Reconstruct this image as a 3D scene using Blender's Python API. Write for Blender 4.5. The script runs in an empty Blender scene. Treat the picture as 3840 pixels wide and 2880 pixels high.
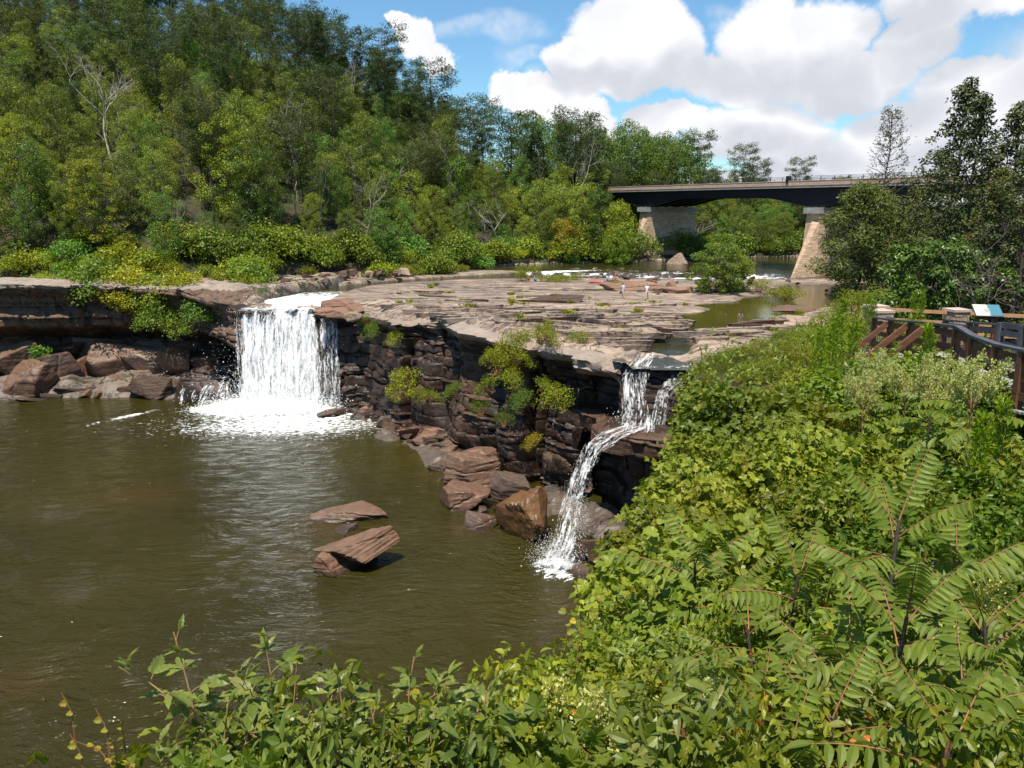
import bpy, math, random
import numpy as np
from mathutils import Vector, Matrix
R = math.radians
sc = bpy.context.scene
col = sc.collection
# ------------------------------------------------------------------ camera
CAMZ = 10.5
cd = bpy.data.cameras.new('camera')
cam = bpy.data.objects.new('camera', cd); col.objects.link(cam)
cam.location = (0, 0, CAMZ)
cam.rotation_euler = (R(90 - 12.75), 0, 0)
cd.sensor_width = 36.0
cd.lens = 36.0 * 2957 / 3840
cd.clip_start = 0.1
cd.clip_end = 9000
sc.camera = cam
sc.view_settings.view_transform = 'Standard'
sc.view_settings.look = 'None'
sc.view_settings.gamma = 1
sc.view_settings.exposure = 0.5
sc.cycles.max_bounces = 5
sc.cycles.diffuse_bounces = 2
sc.cycles.glossy_bounces = 2
sc.cycles.transmission_bounces = 3
sc.cycles.transparent_max_bounces = 14
sc.cycles.caustics_reflective = False
sc.cycles.caustics_refractive = False
sc.cycles.sample_clamp_indirect = 4
# ------------------------------------------------------------------ sun
SUN_AZ, SUN_EL = R(200), R(69)            # azimuth measured clockwise from +Y (behind the camera, a little to the left)
sd = Vector((math.sin(SUN_AZ) * math.cos(SUN_EL), math.cos(SUN_AZ) * math.cos(SUN_EL), math.sin(SUN_EL)))
sl = bpy.data.lights.new('sun', 'SUN'); sl.energy = 5.0; sl.angle = R(0.5); sl.color = (1, .93, .80)
so = bpy.data.objects.new('sun', sl); col.objects.link(so)
so.rotation_euler = sd.to_track_quat('Z', 'Y').to_euler()

def px(u, v, z=None, Y=None):
    """a point of the photograph (2212 px wide) at a given height or depth in the world (used to survey the site)"""
    f = 1703.4; p = R(12.75); a = u - 1106; b = 829.5 - v
    dx, dy, dz = a, f * math.cos(p) + b * math.sin(p), -f * math.sin(p) + b * math.cos(p)
    t = (z - CAMZ) / dz if z is not None else Y / dy
    return Vector((dx * t, dy * t, CAMZ + dz * t))
def azel(u, v):
    d = px(u, v, Y=100) - Vector((0, 0, CAMZ))
    return math.atan2(d.x, d.y), math.atan2(d.z, math.hypot(d.x, d.y))
# ------------------------------------------------------------------ node helpers
class NT:
    def __init__(s, tree): s.t = tree; s.n = tree.nodes; s.l = tree.links
    def node(s, typ, props=None, **ins):
        n = s.n.new(typ)
        for k, v in (props or {}).items(): setattr(n, k, v)
        for k, v in ins.items():
            key = int(k[1:]) if k[0] == 'i' and k[1:].isdigit() else k.replace('_', ' ')
            s.put(n.inputs[key], v)
        return n
    def put(s, sock, v):
        if isinstance(v, bpy.types.NodeSocket): s.l.new(v, sock)
        elif isinstance(v, bpy.types.Node): s.l.new(v.outputs[0], sock)
        else:
            if sock.type == 'RGBA' and hasattr(v, '__len__') and len(v) == 3: v = (*v, 1)
            sock.default_value = v
    def math(s, op, a, b=0.0, c=None, clamp=False):
        n = s.n.new('ShaderNodeMath'); n.operation = op; n.use_clamp = clamp
        s.put(n.inputs[0], a); s.put(n.inputs[1], b)
        if c is not None: s.put(n.inputs[2], c)
        return n.outputs[0]
    def vmath(s, op, a, b=(0, 0, 0)):
        n = s.n.new('ShaderNodeVectorMath'); n.operation = op
        s.put(n.inputs[0], a)
        if op == 'SCALE': s.put(n.inputs[3], b)
        else: s.put(n.inputs[1], b)
        return n.outputs[1] if op in ('LENGTH', 'DISTANCE', 'DOT_PRODUCT') else n.outputs[0]
    def mix(s, fac, a, b, mode='MIX'):
        n = s.n.new('ShaderNodeMix'); n.data_type = 'RGBA'; n.blend_type = mode
        s.put(n.inputs[0], fac); s.put(n.inputs[6], a); s.put(n.inputs[7], b)
        return n.outputs[2]
    def rng(s, v, a, b, c=0.0, d=1.0, smooth=False):
        n = s.n.new('ShaderNodeMapRange'); n.interpolation_type = 'SMOOTHSTEP' if smooth else 'LINEAR'
        for i, x in enumerate((v, a, b, c, d)): s.put(n.inputs[i], x)
        return n.outputs[0]
    def noise(s, vec, scale, detail=3, rough=.5, dist=0.0, dims='3D'):
        n = s.n.new('ShaderNodeTexNoise'); n.noise_dimensions = dims
        if vec is not None: s.put(n.inputs['Vector'], vec)
        n.inputs['Scale'].default_value = scale; n.inputs['Detail'].default_value = detail
        n.inputs['Roughness'].default_value = rough; n.inputs['Distortion'].default_value = dist
        return n
    def scale(s, vec, sc3, loc=(0, 0, 0), rot=(0, 0, 0)):
        n = s.n.new('ShaderNodeMapping'); s.put(n.inputs[0], vec)
        n.inputs[3].default_value = sc3; n.inputs[1].default_value = loc; n.inputs[2].default_value = rot
        return n.outputs[0]
def material(name):
    m = bpy.data.materials.new(name); m.use_nodes = True; m.node_tree.nodes.clear()
    t = NT(m.node_tree); out = t.node('ShaderNodeOutputMaterial')
    return m, t, out
def principled(t, **k): return t.node('ShaderNodeBsdfPrincipled', None, **k)
# ------------------------------------------------------------------ sky with cumulus
w = bpy.data.worlds.new('World'); sc.world = w; w.use_nodes = True
w.node_tree.nodes.clear(); t = NT(w.node_tree)
sky = t.node('ShaderNodeTexSky'); sky.sky_type = 'NISHITA'; sky.sun_disc = False
sky.sun_elevation = SUN_EL; sky.sun_rotation = SUN_AZ; sky.altitude = 300; sky.air_density = 1.0; sky.dust_density = .4; sky.ozone_density = 2.2
tc = t.node('ShaderNodeTexCoord')
sep = t.node('ShaderNodeSeparateXYZ', None, Vector=tc.outputs['Generated'])
az = t.math('ARCTAN2', sep.outputs[0], sep.outputs[1]); el = t.math('ARCSINE', sep.outputs[2])
ae = t.node('ShaderNodeCombineXYZ', None, X=az, Y=el).outputs[0]
def fluff(vec, scale, amp, detail=5, rough=.62):
    n = t.noise(vec, scale, detail, rough)
    return t.vmath('SCALE', t.vmath('SUBTRACT', n.outputs['Color'], (.5, .5, .5)), amp)
q = t.vmath('ADD', ae, fluff(ae, 7, .085, 2, .5)); q = t.vmath('ADD', q, fluff(ae, 24, .034, 4, .68))
q2 = t.vmath('ADD', ae, fluff(ae, 6, .14, 3, .6))
def field(q, blobs, soft=1.0):
    acc = None
    for (u, v, ru, rv) in blobs:
        a, e = azel(u, v); ra, re = ru / 1740., rv / 1740.
        d = t.vmath('MULTIPLY', t.vmath('SUBTRACT', q, (a, e, 0)), (1 / ra, 1 / re, 0))
        d = t.math('SUBTRACT', 1.0, t.vmath('DOT_PRODUCT', d, d))
        acc = d if acc is None else t.node('ShaderNodeMath', {'operation': 'SMOOTH_MAX'}, i0=acc, i1=d, i2=.12).outputs[0]
    return acc
BL = [(1350, 60, 130, 95), (1250, 130, 85, 48), (1430, 120, 90, 85), (1370, 165, 170, 50), (1660, 95, 110, 100), (1780, 100, 90, 80), (1620, 170, 200, 55),
      (1830, 180, 150, 50), (2050, 14, 150, 50), (1990, 100, 90, 60), (1960, 310, 170, 85), (1640, 290, 170, 70), (1440, 262, 90, 32), (2120, 200, 120, 55), (1800, 345, 190, 62),
      (2180, 310, 150, 120), (1190, 215, 110, 45), (1290, 262, 55, 38), (1100, 200, 60, 24), (885, 90, 62, 42), (845, 66, 34, 30), (950, 140, 42, 42), (1560, 410, 400, 34),
      (-300, 60, 260, 120), (2650, 100, 330, 150), (3100, 280, 400, 140), (-900, 200, 300, 120), (2500, 400, 500, 80)]
GR = [(1500, 190, 190, 45), (1260, 180, 90, 25), (1720, 170, 150, 60), (1800, 220, 170, 35), (2080, 120, 150, 40), (1640, 330, 220, 35), (1980, 60, 90, 40), (1950, 210, 90, 40), (1700, 385, 150, 25),
      (1330, 190, 110, 22), (2100, 300, 150, 40), (2600, 170, 260, 60)]
WP = [(1010, 75, 70, 35), (1120, 60, 85, 48), (1060, 90, 110, 30), (1130, 140, 80, 22), (1180, 210, 120, 40), (1560, 60, 60, 30)]
f1 = field(q, BL); g1 = field(q2, GR); w1 = field(q2, WP)
mask = t.rng(f1, -.05, .42, smooth=True)
wisp = t.math('MULTIPLY', t.rng(w1, -.2, 1.0, 0, .55, True), t.rng(t.noise(ae, 18, 3, .7).outputs[0], .3, .7))
mask = t.math('MAXIMUM', mask, wisp)
puff = t.noise(q, 14, 4, .6).outputs[0]
g = t.math('MULTIPLY', t.rng(g1, -1.0, 1.0, 0, 1, True), t.rng(puff, .25, .62, .55, 1))
cl = t.mix(g, (1.08, 1.08, 1.10), (.62, .655, .73))
cl = t.mix(t.rng(puff, .34, .68, .0, .45), cl, (.74, .765, .83))
cl = t.vmath('SCALE', cl, 7.9)
skyc = t.mix(1.0, sky.outputs[0], (.82, 1.14, 1.24), 'MULTIPLY')
above = t.rng(sep.outputs[2], -.01, .02)
mask = t.math('MULTIPLY', mask, above)
final = t.mix(mask, skyc, cl)
bg = t.node('ShaderNodeBackground', None, Color=final, Strength=.09)
t.l.new(bg.outputs[0], t.node('ShaderNodeOutputWorld').inputs[0])
w.cycles.sampling_method = 'NONE'
# ------------------------------------------------------------------ numpy noise
def _h(ix, iy, iz, seed):
    h = (ix.astype(np.int64) * 374761393 + iy.astype(np.int64) * 668265263 + iz.astype(np.int64) * 2147483647 + seed * 1274126177) & 0xffffffff
    h = ((h ^ (h >> 13)) * 1274126177) & 0xffffffff
    h = ((h ^ (h >> 15)) * 2246822519) & 0xffffffff
    return ((h ^ (h >> 16)) & 0xffffff) / float(0xffffff)
def h1(i, seed=0):
    i = np.asarray(i); return _h(i, i * 0 + 7, i * 0 + 3, seed)
def vn(x, y, z=0.0, seed=0):
    x, y, z = np.broadcast_arrays(np.asarray(x, float), y, z)
    ix, iy, iz = np.floor(x), np.floor(y), np.floor(z)
    fx, fy, fz = x - ix, y - iy, z - iz
    fx, fy, fz = fx * fx * (3 - 2 * fx), fy * fy * (3 - 2 * fy), fz * fz * (3 - 2 * fz)
    r = 0
    for a in (0, 1):
        for b in (0, 1):
            for c in (0, 1):
                r = r + (fx if a else 1 - fx) * (fy if b else 1 - fy) * (fz if c else 1 - fz) * _h(ix + a, iy + b, iz + c, seed)
    return r * 2 - 1
def fbm(x, y, z=0.0, o=4, seed=0, g=.5):
    r, a, s = 0, 1, 0
    for k in range(o):
        f = 2.03 ** k
        r = r + a * vn(np.asarray(x) * f, np.asarray(y) * f, np.asarray(z) * f, seed + k * 17); s += a; a *= g
    return r / s
def sstep(a, b, x):
    q = np.clip((x - a) / (b - a), 0, 1); return q * q * (3 - 2 * q)
# ------------------------------------------------------------------ mesh helpers
class MB:
    """collects vertices and faces (with a material slot) for one mesh"""
    def __init__(s): s.v = []; s.f = []; s.m = []; s.n = 0
    def add(s, v, f, m=0):
        v = np.asarray(v, float).reshape(-1, 3); f = np.asarray(f, np.int64)
        s.v.append(v); s.f.append(f + s.n); s.m.append(np.full(len(f), m, np.int32)); s.n += len(v); return s
    def grid(s, V, m=0, loop=False):
        a, b = V.shape[:2]; i = np.arange(a * b).reshape(a, b)
        if loop: i = np.concatenate([i, i[:, :1]], 1)
        f = np.stack([i[:-1, :-1], i[:-1, 1:], i[1:, 1:], i[1:, :-1]], -1).reshape(-1, 4)
        return s.add(V.reshape(-1, 3), f, m)
    def tube(s, pts, rad, n=6, m=0, cap=True):
        pts = np.asarray(pts, float); rad = np.broadcast_to(np.asarray(rad, float), (len(pts),))
        d = np.gradient(pts, axis=0); d /= np.linalg.norm(d, axis=1)[:, None] + 1e-9
        up = np.array([0, 0, 1.]) if abs(d[0][2]) < .9 else np.array([1., 0, 0])
        a = np.cross(d, up); a /= np.linalg.norm(a, axis=1)[:, None] + 1e-9; b = np.cross(d, a)
        an = np.arange(n) / n * 2 * np.pi
        V = pts[:, None] + rad[:, None, None] * (np.cos(an)[None, :, None] * a[:, None] + np.sin(an)[None, :, None] * b[:, None])
        s.grid(V, m, True)
        if cap:
            for V1 in (V[0][::-1], V[-1]):
                if n == 4: s.add(V1, [[0, 1, 2, 3]], m)
                else:
                    k = len(V1); s.add(np.vstack([V1, V1.mean(0)]), [[i, (i + 1) % k, k, k] for i in range(k)], m)
        return s
    def box(s, c, size, rz=0, m=0, rx=0, ry=0):
        x, y, z = [q / 2 for q in size]
        v = np.array([(a, b, c_) for a in (-x, x) for b in (-y, y) for c_ in (-z, z)])
        M = np.array(Matrix.Rotation(rz, 3, 'Z') @ Matrix.Rotation(ry, 3, 'Y') @ Matrix.Rotation(rx, 3, 'X'))
        return s.add(v @ M.T + np.array(c), [[0, 1, 3, 2], [4, 6, 7, 5], [0, 4, 5, 1], [2, 3, 7, 6], [0, 2, 6, 4], [1, 5, 7, 3]], m)
    def beam(s, a, b, wd, ht, m=0):
        """a straight timber from a to b"""
        a, b = Vector(a), Vector(b); d = b - a
        return s.box((a + b) / 2, (d.length, wd, ht), math.atan2(d.y, d.x), m, 0, -math.atan2(d.z, math.hypot(d.x, d.y)))
    def mesh(s, name, mats, smooth=False, attr=None):
        me = bpy.data.meshes.new(name)
        V = np.concatenate(s.v); n4 = []
        idx = []; tot = []; ms = []
        for f, m in zip(s.f, s.m):
            if f.shape[1] == 4:
                tri = f[:, 2] == f[:, 3]
                if tri.any():
                    k = np.where(tri, 3, 4); keep = np.ones(f.shape, bool); keep[tri, 3] = False
                    idx.append(f[keep]); tot.append(k)
                else: idx.append(f.ravel()); tot.append(np.full(len(f), 4))
            else: idx.append(f.ravel()); tot.append(np.full(len(f), f.shape[1]))
            ms.append(m)
        idx = np.concatenate(idx).astype(np.int32); tot = np.concatenate(tot).astype(np.int32); ms = np.concatenate(ms)
        me.vertices.add(len(V)); me.vertices.foreach_set('co', V.astype(np.float32).ravel())
        me.loops.add(len(idx)); me.loops.foreach_set('vertex_index', idx)
        me.polygons.add(len(tot)); me.polygons.foreach_set('loop_start', np.concatenate([[0], np.cumsum(tot)[:-1]]).astype(np.int32))
        me.polygons.foreach_set('material_index', ms.astype(np.int32))
        me.polygons.foreach_set('use_smooth', np.full(len(tot), bool(smooth)))
        for k, A in (attr or {}).items():
            ca = me.attributes.new(k, 'FLOAT_COLOR', 'POINT')
            A = np.concatenate([A, np.ones((len(A), 4 - A.shape[1]))], 1) if A.shape[1] < 4 else A
            ca.data.foreach_set('color', A.astype(np.float32).ravel())
        for m in (mats if isinstance(mats, (list, tuple)) else [mats]): me.materials.append(m)
        me.update(calc_edges=True); me.validate(); return me
    def obj(s, name, mats, parent=None, smooth=False, attr=None):
        return link(name, s.mesh(name, mats, smooth, attr), parent)
def link(name, me, parent=None):
    o = bpy.data.objects.new(name, me); col.objects.link(o)
    if parent is not None: o.parent = parent
    return o
def tag(o, label=None, cat=None, group=None, kind=None):
    for k, v in (('label', label), ('category', cat), ('group', group), ('kind', kind)):
        if v: o[k] = v
    return o
def thing(name, label, cat, loc=(0, 0, 0), rz=0, group=None):
    o = bpy.data.objects.new(name, None); col.objects.link(o); o.location = loc; o.rotation_euler = (0, 0, rz)
    o.empty_display_size = .2
    return tag(o, label, cat, group)
def dup(root, loc, rz=0, scale=(1, 1, 1), label=None, group=None, color=None, tilt=(0, 0)):
    def cp(o, par):
        c = o.copy(); col.objects.link(c)
        if par is not None: c.parent = par
        if color: c.color = color
        for ch in o.children: cp(ch, c)
        return c
    r = cp(root, None); r.location = loc; r.rotation_euler = (tilt[0], tilt[1], rz); r.scale = scale
    if label: r['label'] = label
    if group: r['group'] = group
    return r
# ------------------------------------------------------------------ materials of rock, ground, water
def rock_colour(t, P, dark=0.0):
    """banded brown sandstone; returns colour and a bump height"""
    wv = t.vmath('ADD', t.scale(P, (.22, .22, 1.9)), t.vmath('SCALE', t.noise(P, .35, 3).outputs['Color'], 1.6))
    band = t.noise(wv, 1.0, 5, .6).outputs[0]
    big = t.noise(P, .16, 4, .55).outputs[0]; fine = t.noise(P, 3.2, 6, .68).outputs[0]
    c = t.mix(t.rng(band, .34, .66), (.165, .125, .10), (.30, .235, .185))
    c = t.mix(t.rng(big, .50, .70, 0, .8), c, (.24, .13, .09))
    c = t.mix(t.rng(t.noise(P, .5, 5, .7).outputs[0], .53, .7, 0, .75), c, (.13, .11, .11))
    c = t.mix(t.rng(fine, .35, .72, 0, .6), c, (.38, .32, .26))
    h = t.math('ADD', t.math('MULTIPLY', band, .5), t.math('MULTIPLY', fine, .55))
    return c, h
def make_rock(name, tint=(1, 1, 1), rough=.8, bump=.5, streaks=0.0):
    m, t, out = material(name)
    P = t.node('ShaderNodeNewGeometry').outputs['Position']
    c, h = rock_colour(t, P)
    if streaks:
        s = t.noise(t.scale(P, (1.3, 1.3, .09)), 1.0, 4, .6).outputs[0]
        c = t.mix(t.rng(s, .5, .62, 0, streaks), c, (.055, .045, .04))
        s2 = t.noise(t.scale(P, (1.0, 1.0, .12), (9, 3, 2)), 1.0, 3, .6).outputs[0]
        c = t.mix(t.rng(s2, .56, .7, 0, .6), c, (.42, .26, .14))
    c = t.mix(1, c, tint, 'MULTIPLY')
    b = t.node('ShaderNodeBump', None, Height=h, Strength=bump, Distance=.25)
    zc = t.node('ShaderNodeSeparateXYZ', None, Vector=P).outputs[2]; wl = t.rng(t.math('ADD', zc, t.math('MULTIPLY', t.noise(P, 1.5, 3).outputs[0], .5)), -11.55, -11.35, 1, 0)
    c = t.mix(t.math('MULTIPLY', wl, .75), c, (.035, .026, .017)); ro = t.rng(wl, 0, 1, rough, .3)
    bs = principled(t, Base_Color=c, Roughness=ro, Normal=b.outputs[0]); bs.inputs['Specular IOR Level'].default_value = .35
    t.l.new(bs.outputs[0], out.inputs[0]); return m
M_rock = make_rock('sandstone')
M_wet = make_rock('wet sandstone', (.15, .12, .11), .38, .6)
M_dark = make_rock('dark sandstone', (.31, .225, .18), .6, .6)
M_cliff = make_rock('stained sandstone', (.50, .40, .33), .75, .5, .85)
M_red = make_rock('red sandstone', (.85, .62, .52), .7, .5)
M_brownwet = make_rock('brown wet sandstone', (.55, .36, .20), .28, .35)
# ground: one material, the attribute 'mask' says what the surface is made of (r rock, g grass and litter, b wet)
def make_ground():
    m, t, out = material('ground')
    P = t.node('ShaderNodeNewGeometry').outputs['Position']
    A = t.node('ShaderNodeAttribute', {'attribute_name': 'mask'}); S = t.node('ShaderNodeSeparateColor', None, Color=A.outputs['Color'])
    # sandstone bench: pale sheets, pinkish grey sheets, thin dark lines for bedding cracks and painted undercut shade
    W = t.vmath('ADD', P, t.vmath('SCALE', t.noise(P, .09, 3, .5).outputs['Color'], 9.0))
    big = t.noise(t.scale(W, (.05, .14, .3)), 1.0, 4, .6).outputs[0]
    c = t.mix(t.rng(big, .36, .62), (.215, .155, .12), (.385, .275, .20))
    c = t.mix(t.rng(t.noise(W, .11, 5, .65).outputs[0], .48, .64, 0, .8), c, (.115, .10, .10))
    c = t.mix(t.rng(t.noise(P, .35, 5, .7).outputs[0], .5, .68, 0, .5), c, (.22, .13, .09))
    fine = t.noise(P, 2.2, 6, .7).outputs[0]
    c = t.mix(t.rng(fine, .3, .7, 0, .35), c, (.32, .27, .21))
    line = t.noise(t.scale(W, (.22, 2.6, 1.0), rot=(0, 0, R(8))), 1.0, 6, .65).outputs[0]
    coarse = t.noise(t.scale(W, (.06, .62, .8), rot=(0, 0, R(-6))), 1.0, 5, .7).outputs[0]; c = t.mix(t.rng(coarse, .47, .60, 0, .85), c, (.40, .31, .235)); crack = t.math('MAXIMUM', t.rng(line, .42, .50, 1, 0), t.rng(t.math('ABSOLUTE', t.math('SUBTRACT', coarse, .43)), .0, .022, 1, 0))  # crack: dark lines that also stand in for shade under slab edges
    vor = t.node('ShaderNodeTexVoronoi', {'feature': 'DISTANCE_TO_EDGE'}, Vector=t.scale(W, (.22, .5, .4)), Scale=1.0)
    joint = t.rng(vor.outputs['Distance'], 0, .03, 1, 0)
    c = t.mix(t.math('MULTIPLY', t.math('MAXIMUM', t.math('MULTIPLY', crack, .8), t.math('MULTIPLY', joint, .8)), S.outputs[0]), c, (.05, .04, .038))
    # soil, litter, moss
    sn = t.noise(P, 1.1, 6, .7).outputs[0]
    soil = t.mix(t.rng(sn, .35, .65), (.022, .017, .010), (.065, .045, .026))
    soil = t.mix(t.rng(t.noise(P, .5, 4, .7).outputs[0], .45, .6), soil, (.045, .065, .016))
    gm = t.math('GREATER_THAN', t.math('ADD', S.outputs[1], t.math('MULTIPLY', t.math('SUBTRACT', t.noise(P, .8, 5, .75).outputs[0], .5), 1.2)), .5)
    c = t.mix(gm, c, soil)
    c = t.mix(t.math('MULTIPLY', S.outputs[2], .93), c, t.mix(t.rng(fine, .3, .7), (.03, .024, .02), (.075, .058, .047)))
    h = t.math('ADD', t.math('MULTIPLY', line, .9), t.math('MULTIPLY', fine, .35))
    b = t.node('ShaderNodeBump', None, Height=h, Strength=.32, Distance=.22)
    bs = principled(t, Base_Color=c, Roughness=t.rng(S.outputs[2], 0, 1, .82, .35), Normal=b.outputs[0]); bs.inputs['Specular IOR Level'].default_value = .3
    t.l.new(bs.outputs[0], out.inputs[0]); return m
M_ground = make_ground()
def make_water(name, deep, shallow, wave, dist, foamy=False, rough=.06):
    m, t, out = material(name)
    P = t.node('ShaderNodeNewGeometry').outputs['Position']
    A = t.node('ShaderNodeAttribute', {'attribute_name': 'mask'}); S = t.node('ShaderNodeSeparateColor', None, Color=A.outputs['Color'])
    c = t.mix(t.rng(t.noise(P, .05, 3).outputs[0], .35, .65), deep, tuple(x * 1.35 for x in deep))
    c = t.mix(S.outputs[1], c, shallow)
    W = t.vmath('ADD', P, t.vmath('SCALE', t.noise(P, .12, 2).outputs['Color'], 5.0))
    n1 = t.noise(t.scale(W, (.9, 2.1, 1), rot=(0, 0, R(-14))), wave, 3, .55, .4).outputs[0]
    n2 = t.noise(t.scale(W, (1.4, 2.6, 1), rot=(0, 0, R(22))), wave * 2.7, 3, .6).outputs[0]
    h = t.math('ADD', n1, t.math('MULTIPLY', n2, .35))
    h = t.math('MULTIPLY', h, t.math('MULTIPLY', t.rng(t.noise(P, .07, 2).outputs[0], .3, .7, .5, 1.25), t.rng(S.outputs[2], 0, 1, 1, .12)))
    b = t.node('ShaderNodeBump', None, Height=h, Strength=1.0, Distance=dist)
    bs = principled(t, Base_Color=c, Roughness=rough, Normal=b.outputs[0], IOR=1.33)
    fn = t.noise(t.scale(W, (1.2, 3.4, 1)), 1.5, 7, .72).outputs[0]
    fo = t.math('GREATER_THAN', t.math('ADD', S.outputs[0], t.math('MULTIPLY', t.math('SUBTRACT', fn, .5), 1.7)), .62)
    fs = principled(t, Base_Color=(.88, .90, .90), Roughness=.7)
    mx = t.node('ShaderNodeMixShader', None, i0=fo, i1=bs.outputs[0], i2=fs.outputs[0])
    t.l.new(mx.outputs[0], out.inputs[0]); return m
M_pool = make_water('pool water', (.027, .0228, .0036), (.065, .035, .008), .62, .46)
M_river = make_water('river water', (.030, .026, .008), (.075, .062, .010), 1.0, .10)
# ------------------------------------------------------------------ site plan (metres; the camera stands over the origin)
RIM = np.array([(-160, 88, 3), (-120, 90, 2.5), (-95, 92, 2.2), (-80, 94, 2.0), (-66, 96, 1.9), (-55, 97.5, 1.8), (-45, 98, 1.6), (-38, 96.5, 1.3), (-34, 92.5, .5), (-31, 89.6, -.1),
    (-29.3, 88.3, -.7), (-25.5, 88.6, -.7), (-22.2, 88.6, -.6), (-20.8, 87, -.1), (-18.5, 86.3, -1.0), (-16, 85.5, -1.3), (-13.5, 81.5, -1.1), (-11, 78.5, -.8), (-8.5, 77, -.4),
    (-6.2, 74, -.2), (-4.3, 70.5, 0), (-2, 66.5, 0), (.4, 62, 0), (2.5, 60, .1), (4.8, 58, .1), (5.8, 57.4, .1), (7.2, 56.2, -.1), (8.0, 54.4, -.7), (12.3, 53.6, -.7), (14.2, 51.2, .6), (14.3, 48, 1.6),
    (12.4, 43, 2.4), (9.8, 37, 3.2), (6.6, 29, 4.0), (4.8, 21, 4.8), (2.75, 14, 5.5), (1.4, 9, 6.0), (.75, 6, 6.4), (-.1, 4.6, 6.9), (-1.9, 3.5, 7.3), (-3.6, 2.6, 7.4), (-6, 1.5, 7.5),
    (-10, 0, 7.5), (-20, -3, 7.5), (-40, -10, 7), (-80, -20, 6), (-160, -40, 6)], float)
BANK = np.array([(-400, 130), (-160, 108), (-90, 104), (-60, 103), (-45, 104), (-38, 107.5), (-31, 113), (-24, 117.5), (-14.5, 123), (-8, 134), (2, 141), (12, 146), (22, 150), (36, 158), (60, 166), (100, 172), (200, 185), (600, 230)], float)
RIGHT = np.array([(14, 50), (20, 56), (27, 62), (33, 69), (40, 80), (52, 94), (72, 106), (110, 118), (200, 132), (600, 170)], float)
RIV = np.array([(-25.6, 84, 4.0), (-25.2, 92, 3.4), (-23.6, 100, 2.4), (-21.5, 107, 2.2), (-16, 113.5, 2.6), (-8, 119.5, 3.4), (3, 124, 5.5), (16, 127, 8), (30, 129, 11), (46, 135, 15), (75, 138, 19), (120, 146, 22), (250, 165, 24), (600, 200, 24)], float)
CH2 = np.array([(42, 104, 6), (35, 95, 4.5), (29, 88, 4.2), (24, 80, 4.0), (20.5, 74.5, 3.6), (16.5, 69, 2.0), (13.4, 63.5, 1.6), (11.4, 58.5, 1.8), (10.2, 52.5, 2.0)], float)
PUD = [(6.2, 82.5, 3.8, 2.0), (20.5, 78.5, 7, 2.2), (27, 86.5, 6.5, 2.2), (36, 90, 7, 2.6), (-4, 106, 5, 1.6), (4.5, 61.5, 2.2, .6), (11, 103, 5, 1.5), (-14, 99, 4, 1.2)]
def seg(P, L):
    """distance to a polyline, side (+ = left of it), running segment parameter"""
    best = np.full(len(P), 1e9); side = np.zeros(len(P)); par = np.zeros(len(P))
    for i in range(len(L) - 1):
        a, b = L[i, :2], L[i + 1, :2]; d = b - a; l2 = d @ d
        q = np.clip(((P - a) @ d) / l2, 0, 1); c = a + q[:, None] * d; r = P - c; dd = np.hypot(r[:, 0], r[:, 1])
        m = dd < best; best = np.where(m, dd, best); side = np.where(m, np.sign(d[0] * (P - a)[:, 1] - d[1] * (P - a)[:, 0]), side); par = np.where(m, i + q, par)
    return best, side, par
def inpoly(P, poly):
    x, y = P[:, 0], P[:, 1]; r = np.zeros(len(P), bool); j = len(poly) - 1
    for i in range(len(poly)):
        xi, yi = poly[i]; xj, yj = poly[j]
        r ^= ((yi > y) != (yj > y)) & (x < (xj - xi) * (y - yi) / (yj - yi + 1e-12) + xi); j = i
    return r
GORGE = [tuple(p[:2]) for p in RIM] + [(-400, -60), (-400, 88)]
def river_level(x, y):
    return -.25 + .55 * sstep(0, 1, (y + .35 * (x - 10) - 125) / 9.) + .0 * x
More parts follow.
